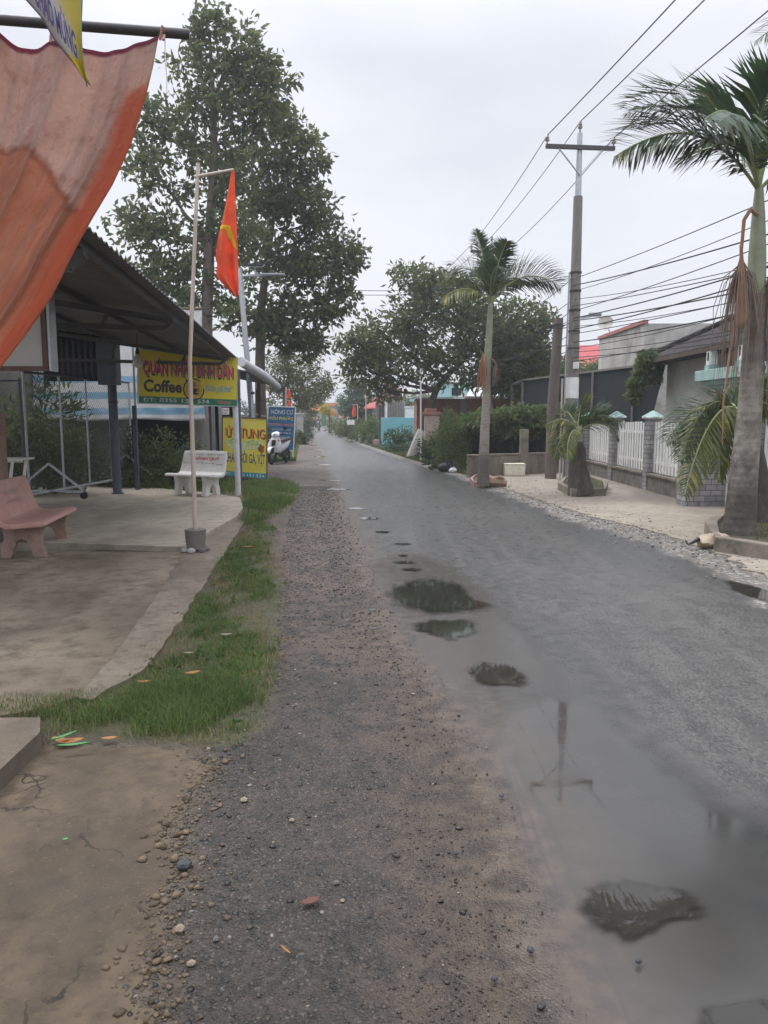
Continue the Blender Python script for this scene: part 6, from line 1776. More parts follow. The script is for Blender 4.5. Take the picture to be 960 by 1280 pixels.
def right_middle():
    # low stained wall
    t = thing('low_wall', 'low stained concrete wall at the back of the pavement under the hedge', 'wall', (4, 21.7, 0))
    a = G(584, 597); b = G(733, 590)
    MB().extrude([(a.x, a.y, 0), (b.x, b.y, 0), (b.x, b.y, .55), (a.x, a.y, .55)], (0, .14, 0)).build('wall', worn('black streaked wall', (.21, .18, .145), .9, 0, .3, 3, (.045, .04, .035), .9, .5, (1, 1, .35)), t, recalc=True, bevel=.01)
    MB().extrude([(a.x, a.y-.02, .552), (b.x, b.y-.02, .552), (b.x, b.y-.02, .60), (a.x, a.y-.02, .60)], (0, .18, 0)).build('coping', M['concrete_mossy'], t, recalc=True, bevel=.008)
    p = G(655, 594)
    o = MB().box((p.x, p.y+.12, .62), (.22, .22, 1.24)).build('pillar', M['concrete_mossy'], t, bevel=.01)
    # vine trellis above it
    t = thing('vine_trellis', 'leafy green vine on a trellis above the low stained wall', 'vine', (3.9, 22.6, 0))
    bl = [BL(px, py, rx, ry, 22.4, n, .6) for px, py, rx, ry, n in ((600, 530, 20, 15, 55), (628, 525, 22, 15, 60), (655, 522, 22, 16, 60), (682, 522, 20, 16, 55), (704, 520, 14, 14, 30), (640, 540, 40, 8, 40))]
    P_, O, cs = crown_points(bl, 24, .2, .45)
    V_, F_ = leaf_arrays(P_, .12, .085, .1, .3, O); np_mesh('foliage', V_, F_, M['leaf_mid'], t)
    for px in (606, 640, 672, 702):
        q = W(px, 560, 22.6); MB().tube([(q.x, q.y, 0), (q.x, q.y, 1.75)], .03, 6).build('post', M['bark_dark'], t)
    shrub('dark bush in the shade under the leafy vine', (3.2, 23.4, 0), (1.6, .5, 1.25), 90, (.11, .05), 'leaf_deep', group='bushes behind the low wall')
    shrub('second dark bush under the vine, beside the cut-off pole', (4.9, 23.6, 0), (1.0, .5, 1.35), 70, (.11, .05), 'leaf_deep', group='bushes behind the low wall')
    shrub('large dense bush with small leaves between the trash bags and the slender palm', (2.0, 22.6, 0), (.62, .5, 1.75), 150, (.075, .035), 'leaf_mid', rc=.18, per=34)
    shrub('round mid green bush between the leaning tree and the broken gate pillar', (1.75, 25.6, 0), (.42, .35, .95), 60, (.2, .05), 'leaf_deep', rc=.25)
    t = thing('dark_screen', 'dark net panel added to fill the shaded gap under the leafy vine', 'screen', (3.9, 22.95, 0))
    MB().box((4.0, 22.95, .75), (3.0, .03, 1.3)).build('net', M['net'], t)  # near-black sheet added so the void under the vine reads dark
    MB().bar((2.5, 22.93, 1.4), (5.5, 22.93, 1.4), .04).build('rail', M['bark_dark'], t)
    # foam box
    a = G(631, 595, PZ); b = G(655, 594.5, PZ)
    c = Vector(((a.x+b.x)/2, a.y+.16, PZ))
    t = thing('foam_box', 'cream foam box with a chipped lid standing before the low wall', 'box', c)
    w = (b.x-a.x)
    MB().box(c+Vector((0, 0, .15)), (w, .34, .295), 0, 1.03).build('body', M['styrofoam'], t, bevel=.012)
    MB().box(c+Vector((.0, 0, .315)), (w*1.04, .36, .032)).build('lid', M['styrofoam'], t, bevel=.008)
    # cut log and stones by the slender palm
    c = G(619, 609, .0)
    t = thing('cut_log', 'chunk of pale cut wood lying beside the slender palm', 'log', c)
    mb = MB(); mb.tube([c+Vector((-.24, .05, .10)), c+Vector((-.1, .0, .11)), c+Vector((.1, .0, .10)), c+Vector((.25, -.04, .09))], [.085, .115, .105, .08], 12, jitter=.12); mb.build('trunk_piece', M['wood_log'], t, smooth=True)
    MB().tube([c+Vector((-.05, 0, .17)), c+Vector((.1, -.06, .24)), c+Vector((.2, -.08, .2))], [.05, .04, .02], 8).build('branch_stub', M['wood_log'], t, smooth=True)
    # rubbish bags
    def bag(px, py, s, mat, lab):
        c = G(px, py, 0); ph = random.uniform(0, 6)
        mb = MB()
        def f(u, v):
            a = u*2*math.pi; e = v*math.pi
            r = math.sin(e)**.7*(1+.13*math.sin(4*a+ph)+.08*math.sin(9*a+3*v))
            return c+Vector((s*r*math.cos(a), s*.8*r*math.sin(a), s*.62*(1-math.cos(e))*(1+.1*math.sin(3*a+ph))))
        mb.grid(f, 30, 14)
        o = mb.build('rubbish_bag', M[mat], None, c, smooth=True)
        MB().tube([c+Vector((0, 0, s*1.15)), c+Vector((.03, -.02, s*1.5))], [s*.12, s*.22], 8).build('knot', M[mat], o)
        tag(o, lab, 'bag', 'rubbish bags on the verge')
    bag(541, 587, .13, 'bag_black', 'small black rubbish bag furthest from the palm on the grass verge')
    bag(557, 590, .21, 'bag_black', 'big black rubbish bag heaped on the grass verge')
    bag(566, 591, .11, 'bag_white', 'white plastic bag beside the big black rubbish bag')
    bag(553, 587, .15, 'bag_black', 'black rubbish bag tucked behind the big one')
    # white stake
    q = G(526, 577)
    o = MB().tube([q, (q.x-.02, q.y, 2.85)], .028, 8).build('white_pole', M['pole_white'], None, q, smooth=True)
    tag(o, 'thin white pole standing just right of the limewashed leaning tree', 'pole')
    # brick house
    brick = blockmat('weathered red brick', (.30, .10, .065), (.38, .16, .10), (.24, .2, .17), .22, .085, .12)
    t = thing('brick_house', 'low red brick house with a thin sheet roof behind the vine', 'house', (3.4, 33, 0))
    Yb = 31.6; xa = W(521, 500, Yb).x; zb = W(560, 498, Yb).z
    MB().box((xa+2.9, Yb+1.5, zb/2), (5.8, 3.0, zb)).build('wall', brick, t)
    q = W(579, 500, Yb); MB().box((q.x, Yb-.07, zb/2), (.26, .16, zb-.01)).build('pillar', M['concrete_pole'], t)
    MB().extrude([(xa-.15, Yb-.3, zb+.01), (xa+6.1, Yb-.3, zb+.06), (xa+6.1, Yb+3.2, zb+.16), (xa-.15, Yb+3.2, zb+.1)], (0, 0, .035)).build('roof', M['plaster'], t, recalc=True)
    MB().box((xa+2.9, Yb-.015, 1.2), (.8, .04, .9)).build('window', M['dark_gap'], t)
    # ruined gate pillar
    q = G(537, 581); c = Vector((1.62, 26.2, 0))
    t = thing('gate_pillar', 'crumbling pinkish gate pillar with brick top beside the leaning tree', 'pillar', c)
    MB().box(c+Vector((0, 0, .82)), (.50, .34, 1.64)).build('shaft', worn('peeling pink plaster', (.42, .33, .27), .9, 0, .25, 4, (.25, .15, .11), .7, .5), t, bevel=.02)
    MB().box(c+Vector((0, 0, 1.69)), (.62, .42, .10)).build('cap', brick, t, bevel=.015)
    MB().box(c+Vector((-.05, 0, 1.80)), (.35, .25, .12), .3).build('broken_brick', brick, t, bevel=.02)
    # banana
    c = Vector((2.75, 24.3, 0))
    t = thing('banana_plant', 'young banana plant with upright bright leaves before the brick house', 'plant', c)
    MB().tube([c, c+Vector((0, 0, 1.0))], [.07, .05], 10).build('stem', M['crownshaft'], t, smooth=True)
    for k, (dx, dy, L, ang) in enumerate(((-.25, -.1, 1.0, .3), (.18, -.05, 1.15, .15), (-.7, .1, .8, .9), (.5, .1, .8, .7))):
        d = Vector((dx, dy, 1)).normalized()
        def lf(u, v, d=d, L=L, k=k):
            w = .17*math.sin(math.pi*min(1, .08+v*.92))**.6
            p = c+Vector((0, 0, .85))+d*L*v+Vector((dx*.4*v*v, 0, -.12*v*v*abs(dx)*3))
            return p+Vector(((u-.5)*2*w*.95, .05*abs(u-.5)+.25*(u-.5)*w, .0))
        MB().grid(lf, 6, 12).build('leaf', M['leaf_bright'], t, smooth=True, solid=.004)
    # turquoise wall with the sliding gate above
    t = thing('turquoise_wall', 'plain turquoise painted wall facing down the road', 'wall', (1.2, 39.3, 0))
    a = G(476, 560); z = W(476, 522, a.y).z
    MB().box(((a.x+3.4)/2, a.y+.1, z/2), (3.4-a.x, .2, z)).build('wall', M['turq'], t, bevel=.01)
    MB().box((a.x+.09, a.y+3.1, z/2), (.18, 5.8, z)).build('side_wall', M['turq'], t)
    corr = worn('pale corrugated gate sheet', (.36, .34, .32), .6, .2, .12, 3, (.28, .26, .24), .4)
    t = thing('corrugated_screen', 'grey corrugated screen rising behind the turquoise wall', 'screen', (.6, 41, 0))
    x0, x1 = W(484, 510, 40.6).x, W(506, 510, 40.6).x; zt = W(490, 501, 40.6).z
    def cf(u, v): return Vector((x0+(x1-x0)*u, 40.6+.03*math.cos(u*22*6.28/2), zt*v))
    MB().grid(cf, 110, 2).build('sheet', corr, t, solid=.01)
    MB().box((x0-.06, 40.6, zt/2), (.14, .14, zt+.02)).build('post', M['white'], t)
    MB().box((x0-.22, 40.5, zt/2), (.12, .12, zt)).build('post', M['steel_dark'], t)
    t = thing('white_wall', 'short white wall beside the corrugated screen', 'wall', (1.4, 40.4, 0))
    xa, xb = W(506.5, 515, 40.2).x, W(530, 515, 40.2).x; zt = W(510, 509.5, 40.2).z
    MB().box(((xa+xb)/2, 40.2, zt/2), (xb-xa, .2, zt)).build('wall', M['white'], t)
    MB().box(((xa+xb)/2, 40.2, zt+.03), (xb-xa+.1, .3, .06)).build('coping', M['white'], t)
    shrub('broad dark green bush sprawling in front of the turquoise wall', (.75, 37.0, 0), (.95, .7, 1.05), 110, (.12, .045), 'leaf_deep', rc=.22)
    shrub('pale grey-green weeds at the foot of the dark bush by the turquoise wall', (.6, 34.6, 0), (.6, .4, .35), 60, (.09, .035), 'leaf_blue', rc=.15)
    shrub('strappy dark plant clump right of the leaning trunk', (2.25, 28.6, 0), (.45, .35, 1.5), 50, (.30, .06), 'leaf_deep', rc=.25, per=16)
    shrub('low olive undergrowth behind the thin white pole', (2.6, 29.2, 0), (.6, .4, .6), 60, (.1, .05), 'leaf_olive', rc=.18)
    # far houses behind the tree
    t = thing('pale_roof_house', 'house with a big pale sheet roof behind the brick house', 'house', (5.2, 37, 0))
    MB().box((6.0, 38.5, 1.3), (4.6, 5, 2.6)).build('wall', M['white'], t)
    a = W(583, 497, 35.8); b = W(596, 470, 38.5)
    MB().extrude([(a.x, 35.8, a.z), (9.2, 35.8, a.z), (9.0, 38.5, b.z), (b.x, 38.5, b.z)], (0, 0, .08)).build('roof', M['pale_roof'], t, recalc=True)
    t = thing('cyan_house', 'pale cyan house with a small dark window behind the leaning trunk', 'house', (3.2, 43, 0))
    c = W(545, 497, 42); d = W(604, 478, 42)
    MB().box(((c.x+d.x)/2, 44, d.z/2), (d.x-c.x, 4, d.z)).build('wall', M['cyan_wall'], t)
    MB().box(((c.x+d.x)/2, 44, d.z+.06), (d.x-c.x+.3, 4.3, .12)).build('roof', M['white'], t)
    q = W(530, 498, 41.9); MB().box((2.2, 42.5, W(530, 497, 42.5).z-.15), (1.6, .5, .12)).build('ledge', M['cyan_wall'], t)
    MB().box((c.x+1.1, 41.98, d.z-.5), (.5, .06, .4)).build('window', M['dark_gap'], t)
    t = thing('pink_house', 'faded pink house above the grey corrugated screen', 'house', (.8, 50, 0))
    c = W(481, 500, 48); d = W(503, 485, 48)
    MB().box(((c.x+d.x)/2, 50, d.z/2), (d.x-c.x, 4, d.z)).build('wall', M['pinkwall'], t)
    MB().box((c.x+.2, 48.6, d.z/2+.25), (.5, .6, d.z+.3)).build('chimney', M['pinkwall'], t)
    MB().box(((c.x+d.x)/2+.2, 47.98, d.z-.5), (.4, .06, .45)).build('window', M['dark_gap'], t)

def right_far():
    # red roofed gatehouse
    Y = 56
    t = thing('gatehouse', 'tiny blue and white gatehouse with a red pyramid roof', 'gatehouse', (W(474, 530, Y).x, Y, 0))
    c = Vector((W(474, 530, Y).x, Y, 0)); ze = W(470, 511, Y).z; zp = W(470, 492.5, Y).z
    MB().box(c+Vector((0, 0, ze/2)), (1.0, 1.0, ze)).build('wall', M['blue_wall'], t)
    MB().box(c+Vector((0, -.52, ze-.35)), (.9, .04, .12)).build('sign_band', M['white'], t)
    MB().box(c+Vector((0, -.52, ze-.7)), (.9, .04, .1)).build('sign_band', M['white'], t)
    mb = MB(); mb.lathe(c+Vector((0, 0, ze)), [(1.15, -.02), (1.12, .08), (.04, zp-ze)], 4, (0, 0, 1), R(45)); mb.build('roof', M['red_roof'], t)
    q = W(475.5, 552, 41.5); q.z = 0
    o = MB().tube([q, q+Vector((0, 0, 2.2))], .07, 8).build('dark_post', M['steel_dark'], None, q)
    tag(o, 'dark steel post at the left end of the turquoise wall', 'post')
    # flag poles along the verge
    def mini_flag(pxb, pyb, pyt, fx0, fx1, fy0, fy1, lab, flag=True, arm=True):
        b = G(pxb, pyb); Y = b.y; top = W(pxb, pyt, Y)
        t = thing('flag_pole', lab+' pole', 'pole', b, 'flag poles along the verge') if not flag else thing('flag_pole', 'thin pale pole carrying the '+lab, 'pole', b, 'flag poles along the verge')
        MB().tube([b, top], .035, 8).build('shaft', M['pole_cream'], t, smooth=True)
        if flag:
            a0 = W(pxb, fy0-1, Y); a1 = W(fx0, fy0-1, Y)
            MB().tube([a0, a1], .025, 6).build('crossarm', M['pole_cream'], t)
            k = Y/960
            h = (fy1-fy0)*k; w = (fx1-fx0)*k; c = W((fx0+fx1)/2, fy0, Y)
            def f(u, v):
                ww = w*(.25+.75*math.sin(min(1, v*1.15)*math.pi*.55))*(1 if v < .9 else 1-(v-.9)*4)
                return c+Vector(((u-.5)*ww, .07*math.sin(u*9+v*3), -h*v))
            o = MB().grid(f, 10, 12).build('flag', M['flag_red'], None, c, smooth=True, solid=.01)
            tag(o, lab, 'flag', 'red flags along the verge')
        return t
    mini_flag(433.5, 541, 511, 428, 432, 510, 524, 'small red flag drooping left of the white notice')
    mini_flag(447, 548, 506, 440, 445, 507, 521, 'red flag hanging above the white notice on the right verge')
    mini_flag(421, 538, 512, 415, 420.5, 513, 520, 'farthest small orange-red flag among the bushes on the right')
    mini_flag(457.5, 552, 497, 0, 0, 0, 0, 'tall pale pole with a spiky top among the plants, without a flag;', False)
    b = G(457.5, 552); tp = W(457.5, 496, b.y); mb = MB()
    for k in range(7):
        a = k*.9; mb.tube([tp, tp+Vector((.16*math.cos(a), .1, .16*math.sin(a)))], .012, 5)
    tag(mb.build('star_ornament', M['white'], None, tp), 'small spiky white ornament on top of the tall pale pole', 'ornament')
    b = G(364, 560); Y = 34.0; bx = W(357.5, 530, Y).x
    t = thing('flag_pole', 'thin pole with two small red flags behind the blue board', 'pole', (bx, Y, 0), 'flag poles along the verge')
    MB().tube([(bx, Y, 0), W(357.5, 484, Y)], .03, 8).build('shaft', M['pole_cream'], t)
    for k, (y0, y1) in enumerate(((487, 498), (500.5, 509))):
        c = W(361, y0, Y); h = (y1-y0)*Y/960
        def f(u, v): return c+Vector(((u-.5)*.16*(.4+.9*v), .04*math.sin(u*8+v*2), -h*v))
        o = MB().grid(f, 8, 8).build('flag', M['flag_red'], None, c, smooth=True, solid=.008)
        tag(o, ('upper' if k == 0 else 'lower')+' of the two small red flags above the blue board', 'flag', 'red flags along the verge')
        MB().tube([W(357.5, y0, Y), W(362.5, y0, Y)], .015, 6).build('crossarm', M['pole_cream'], t)
    # white notice, bucket and pots
    Y = 48; c = W(438.5, 528, Y)
    t = thing('notice_board', 'small white notice on a stake among the roadside bushes', 'sign', (c.x, Y, 0))
    MB().box(c, (.46, .03, .28)).build('plate', M['white'], t); MB().bar((c.x, Y+.03, 0), (c.x, Y+.03, c.z), .05, .05, (0, 1, 0)).build('stake', M['brown_wood'], t)
    p = G(451, 554)
    t = thing('bucket', 'white bucket set on an upturned pot beside the road', 'bucket', p)
    MB().lathe(p, [(.11, 0), (.13, .02), (.12, .30), (.10, .31)], 14).build('base_pot', M['cream'], t, smooth=True)
    MB().lathe(p+Vector((0, 0, .31)), [(.12, 0), (.17, .22), (.18, .24), (.15, .23)], 16).build('pail', M['white'], t, smooth=True)
    for k, (px, r, m, lab) in enumerate(((458.5, .13, 'concrete', 'round grey flower pot at the foot of the tall pale pole'), (463, .12, 'stone_dark', 'dark flower pot, middle of the row'), (466.5, .13, 'terracotta', 'brown pot between the dark pot and the pink box'))):
        p = G(px, 556)
        o = thing('flower_pot', lab, 'pot', p, 'pots by the turquoise wall')
        MB().lathe(p, [(r*.75, 0), (r, .18), (r*1.08, .24), (r*.9, .24)], 14).build('pot', M[m], o, smooth=True)
        q = ball(26, .5)*.18; V_, F_ = leaf_arrays(np.array(p)+np.array([0, 0, .42])+q, .16, .05, .4); np_mesh('foliage', V_, F_, M['leaf_mid'], o)
    p = G(471, 557)
    o = MB().box(p+Vector((0, 0, .16)), (.34, .34, .32)).build('planter_box', M['pink'], None, p, bevel=.02)
    tag(o, 'square pinkish planter box against the end of the turquoise wall', 'planter')
    # vegetation of the far right verge
    spec = [(462, 552, 46, (.75, .6, 1.6), 'leaf_mid', 'light green bush behind the row of flower pots'), (452, 548, 49, (.8, .6, 1.3), 'leaf_mid', 'bright bush between the two tall flag poles'),
            (446, 547, 54, (.8, .6, 1.15), 'leaf_deep', 'darker bush behind the white notice'), (436, 543, 60, (1.0, .8, 1.0), 'leaf_olive', 'olive bush left of the white notice'),
            (427, 541, 68, (1.1, .9, 1.4), 'leaf_mid', 'rounded bush at the bend of the right verge'), (419, 537, 80, (1.2, 1, 1.9), 'leaf_olive', 'tall olive bush near the far orange building'),
            (470, 548, 52, (.9, .5, 1.9), 'leaf_mid', 'leafy bush in front of the red roofed gatehouse')]
    for px, py, Y, s, m, lab in spec:
        q = W(px, py, Y); shrub(lab, (q.x, Y, 0), s, 70, (.15, .07), m, rc=.24, per=20, stems=3, group='bushes of the far right verge')
    Y = 60; q = W(450, 540, Y)
    tree('tree', 'round dense cool-green tree over the far right verge', [(q.x, Y, 0), (q.x, Y, 1.2), (q.x+.1, Y, 2.4)], [.16, .13, .09],
         [BL(447, 502, 20, 18, Y, 60), BL(459, 508, 16, 14, Y, 40), BL(438, 512, 14, 14, Y, 36), BL(455, 488, 13, 12, Y, 30), BL(445, 485, 10, 10, Y, 22), BL(466, 518, 10, 12, Y, 22)], (.22, .09), 'leaf_blue', 'bark_dark', 24, .34, 'far trees')
    Y = 74; q = W(412, 540, Y)
    tree('tree', 'small yellow flowering tree before the far orange building', [(q.x, Y, 0), (q.x, Y, 1.5), (q.x, Y, 2.2)], [.1, .08, .06],
         [BL(405, 512, 3, 6, Y, 20), BL(410, 516, 4, 4, Y, 12)], (.22, .12), 'leaf_yellow', 'bark_dark', 22, .3, 'far trees')
    for k, (px, py, rx, ry, Y, m, lab) in enumerate(((478, 503, 16, 10, 72, 'leaf_blue', 'distant tree crown behind the red gatehouse roof'), (520, 500, 30, 14, 66, 'leaf_mid', 'distant tree crown behind the pink house'), (432, 505, 12, 14, 100, 'leaf_blue', 'farthest hazy tree right of the road end'), (760, 462, 22, 14, 36, 'leaf_mid', 'tree crown showing above the shade net below the red roof'), (700, 470, 24, 22, 36, 'leaf_mid', 'leafy tree crown behind the cut-off round pole'))):
        q = W(px, 540, Y)
        tree('tree', lab, [(q.x, Y, 0), (q.x, Y, 1.4), (q.x, Y, W(px, py, Y).z-.3)], [.18, .14, .08], [BL(px, py, rx, ry, Y, 60), BL(px-rx*.6, py+ry*.4, rx*.6, ry*.7, Y, 24), BL(px+rx*.6, py+ry*.3, rx*.6, ry*.7, Y, 24)], (.24, .09), m, 'bark_dark', 22, .4, 'far trees')
    # building that closes the street
    Y = 128
    t = thing('shop_building', 'cream shop building with orange awnings closing the end of the street', 'building', (W(402, 530, Y).x, Y, 0))
    P = lambda x, y, d=0: W(x, y, Y+d)
    a = P(376, 531); b = P(446, 503.5)
    MB().box(((a.x+b.x)/2, Y+4, b.z/2), (b.x-a.x, 8, b.z)).build('wall', M['cream'], t)
    z1, z0 = P(400, 503.5).z, P(400, 507.5).z
    MB().box((P(405, 505).x, Y-.25, (z0+z1)/2), (P(420, 505).x-P(388, 505).x, .4, z1-z0)).build('fascia', M['orange'], t)
    z1, z0 = P(400, 509.5).z, P(400, 513.5).z
    MB().extrude([P(384, 513.5, -2.2), P(400, 513.5, -2.2), P(400, 509.5, -.1), P(384, 509.5, -.1)], (0, 0, .1)).build('awning', M['orange'], t, recalc=True)
    MB().box((P(392, 516).x, Y-.03, P(392, 518).z), (1.6, .1, 1.0)).build('window', M['blue_wall'], t)
    MB().box((P(398, 516).x, Y-.03, P(398, 519).z), (.7, .1, 1.3)).build('window', M['white'], t)
    for x in (392.6, 396, 401): MB().box((P(x, 520).x, Y-.2, .9), (.18, .18, 3.0)).build('column', M['cream'], t)
    MB().box((P(404.5, 527).x, Y-.06, .95), (.9, .12, 1.9)).build('door', M['sign_green'], t)
    MB().box((P(389, 529).x, Y-.1, .7), (1.0, .12, 1.2)).build('shutter', M['dark_gap'], t)

def leaning_tree():
    Y = 29.6; P = lambda x, y, d=0: W(x, y, Y+d)
    b = G(516, 572); b.z = 0
    trunk = [b, P(521, 555), P(529, 535), P(537, 510), P(545, 488), P(556, 472), P(572, 458), P(590, 440)]
    bl = [BL(560, 372, 55, 30, Y, 84), BL(520, 392, 40, 34, Y, 67), BL(478, 420, 36, 28, Y, 56), BL(448, 437, 28, 24, Y, 39), BL(600, 400, 50, 40, Y, 84), BL(650, 395, 40, 28, Y, 50),
          BL(560, 420, 60, 34, Y, 95), BL(508, 450, 50, 28, Y, 67), BL(580, 460, 50, 24, Y, 61), BL(462, 465, 40, 18, Y, 39), BL(520, 345, 32, 16, Y, 28), BL(680, 405, 22, 14, Y, 14), BL(482, 488, 24, 13, Y, 14), BL(640, 430, 36, 30, Y, 50), BL(540, 352, 40, 18, Y, 28)]
    t = tree('leaning_tree', 'spreading dark tree leaning right, its trunk foot painted white', trunk, [.24, .19, .16, .145, .13, .115, .09, .06], bl, (.24, .095), 'leaf_big', 'bark_dark', 17, .40, None, 'tree', .3, .06)
    MB().tube([b, P(521, 555), P(528, 538)], [.256, .205, .176], 14, jitter=.03).build('limewash', M['limewash'], t, smooth=True)
    # its neighbour with hanging leaves behind the hedge
    Y2 = 30.4
    q = W(655, 560, Y2); b = Vector((q.x, Y2, 0))
    tree('tree', 'smaller mango-like tree with drooping pale leaf tips behind the hedge', [b, (b.x, Y2, 1.5), (b.x+.05, Y2, 2.6)], [.15, .12, .08],
         [BL(640, 462, 36, 24, Y2, 90), BL(672, 462, 28, 24, Y2, 70), BL(655, 440, 34, 18, Y2, 70), BL(625, 440, 24, 20, Y2, 50), BL(665, 485, 26, 12, Y2, 34), BL(632, 483, 22, 10, Y2, 26)], (.30, .075), 'leaf_mid', 'bark_dark', 20, .36, 'trees behind the hedge', 'tree', .3, .05, None, .7)

def left_trees():
    Y = 21.5; P = lambda x, y, d=0: W(x, y, Y+d)
    q = P(262, 560)
    tree('broadleaf_tree', 'tallest tree, with big dark leaves, rising behind the cafe canopy', [(q.x, Y, 0), (q.x-.05, Y, 2.5), P(258, 400), P(262, 300), P(268, 200), P(266, 120), P(262, 40)], [.24, .2, .17, .14, .11, .07, .03],
         [BL(262, 28, 22, 24, Y, 21), BL(300, 60, 24, 32, Y, 25), BL(245, 80, 28, 30, Y, 28), BL(275, 120, 42, 32, Y, 47), BL(345, 105, 26, 28, Y, 26), BL(225, 150, 38, 30, Y, 39), BL(330, 150, 38, 34, Y, 47), BL(185, 150, 22, 26, Y, 16),
          BL(200, 220, 46, 34, Y, 47), BL(270, 210, 46, 40, Y, 56), BL(165, 280, 36, 30, Y, 33), BL(225, 300, 50, 40, Y, 56), BL(290, 290, 40, 40, Y, 44), BL(190, 345, 44, 26, Y, 33), BL(260, 370, 46, 36, Y, 39), BL(320, 90, 22, 24, Y, 16)],
         (.21, .10), 'leaf_big', 'bark', 17, .33, 'street trees on the left', 'tree', .34, .05)
    Y = 24.4; P = lambda x, y, d=0: W(x, y, Y+d)
    q = P(327, 580)
    tree('broadleaf_tree', 'wide dark-leaved street tree behind the flag, over the blue board', [(q.x, Y, 0), P(326, 520), P(325, 450), P(326, 390), P(335, 320), P(345, 250)], [.2, .18, .16, .13, .1, .05],
         [BL(345, 170, 40, 34, Y, 50), BL(385, 200, 26, 34, Y, 33), BL(365, 240, 46, 34, Y, 61), BL(330, 260, 50, 40, Y, 61), BL(410, 275, 28, 28, Y, 33), BL(430, 320, 24, 26, Y, 28), BL(395, 330, 46, 34, Y, 61), BL(345, 335, 50, 38, Y, 61), BL(410, 375, 32, 26, Y, 39), BL(370, 400, 48, 30, Y, 61), BL(330, 410, 30, 26, Y, 25), BL(385, 435, 30, 18, Y, 25), BL(300, 390, 26, 30, Y, 22), BL(310, 215, 30, 30, Y, 28)],
         (.22, .105), 'leaf_big', 'bark', 19, .35, 'street trees on the left', 'tree', .34, .06)
    Y = 40; P = lambda x, y, d=0: W(x, y, Y+d)
    q = P(357, 540)
    tree('tree', 'thin olive tree with an airy crown beyond the blue board', [(q.x, Y, 0), P(357, 515), P(356, 490), P(362, 465)], [.2, .16, .13, .07],
         [BL(350, 455, 24, 20, Y, 33), BL(378, 462, 28, 18, Y, 39), BL(368, 485, 32, 18, Y, 39), BL(395, 478, 22, 16, Y, 25), BL(345, 485, 16, 18, Y, 19), BL(385, 503, 18, 14, Y, 19), BL(360, 440, 14, 12, Y, 12)], (.22, .075), 'leaf_olive', 'bark', 20, .36, 'trees along the far left', 'tree', .34, .05)
    Y = 62; P = lambda x, y, d=0: W(x, y, Y+d)
    q = P(372, 540)
    tree('tree', 'darker narrow tree at the far left where the road ends', [(q.x, Y, 0), P(373, 520), P(374, 500)], [.2, .16, .1],
         [BL(376, 490, 22, 18, Y, 39), BL(390, 500, 18, 12, Y, 25), BL(382, 512, 14, 12, Y, 22), BL(402, 488, 14, 10, Y, 16)], (.24, .09), 'leaf_mid', 'bark_dark', 20, .4, 'trees along the far left')
    for k, (px, Y, s, m, lab) in enumerate(((381, 56, (.6, .6, 1.7), 'leaf_deep', 'upright dark bush at the far left road edge'), (374, 44, (.6, .5, .7), 'leaf_deep', 'low dark weeds beyond the blue board'), (385, 72, (.8, .7, 1.9), 'leaf_deep', 'farthest dark bush on the left near the shop building'), (350, 36, (.9, .6, 1.3), 'leaf_olive', 'olive bush hidden behind the blue board'), (322, 27, (.8, .5, 1.2), 'leaf_deep', 'dark bush between the yellow standing board and the scooter'))):
        q = W(px, 545, Y); shrub(lab, (q.x, Y, 0), s, 70, (.14, .06), m, rc=.22, per=20, stems=3, group='bushes along the far left')
    # far left garden walls
    for k, (px, Y, w, h, m, lab) in enumerate(((375, 50, .4, 1.7, 'plaster', 'narrow pale gate pillar on the far left'), (379, 60, .5, 2.3, 'concrete', 'tall grey gate pillar beyond the pale one on the far left'))):
        q = W(px, 540, Y); t = thing('gate_pillar', lab, 'pillar', (q.x, Y, 0), 'far left gate pillars')
        MB().box((q.x, Y, h/2), (w, w, h)).build('shaft', M[m], t, bevel=.01); MB().box((q.x, Y, h+.06), (w+.15, w+.15, .12)).build('cap', M[m], t, bevel=.01)
    # tree lines that close the view
    for k, (px, Y, w, h) in enumerate(((300, 95, 5.5, 4.0), (355, 110, 6, 4.2), (180, 75, 7, 4.5), (60, 60, 7, 4.5), (470, 120, 6, 2.8), (540, 100, 6, 3.2), (620, 90, 6.5, 4.5), (860, 60, 7, 5))):
        q = W(px, 540, Y)
        tree('tree', ['wide crown far behind the shed', 'wide crown far behind the blue board', 'wide far crown behind the striped tarpaulin', 'wide far crown behind the wire fence', 'wide crown far behind the road end on the right', 'wide crown far behind the cyan house', 'wide crown far behind the pale roof', 'wide crown far behind the tiled house'][k], [(q.x, Y, 0), (q.x, Y, 1.5), (q.x, Y, h*.6)], [.2, .16, .1],
             [((q.x, Y, h*.5), (w*.5, 2, h*.35), 60), ((q.x-w*.3, Y+1, h*.6), (w*.3, 1.6, h*.3), 40), ((q.x+w*.35, Y, h*.45), (w*.3, 1.6, h*.35), 40)], (.34, .14), 'leaf_blue', 'bark_dark', 20, .6, 'far tree line')

poles_and_wires(); palms(); planters(); fence(); right_house(); right_middle(); right_far(); leaning_tree(); left_trees()
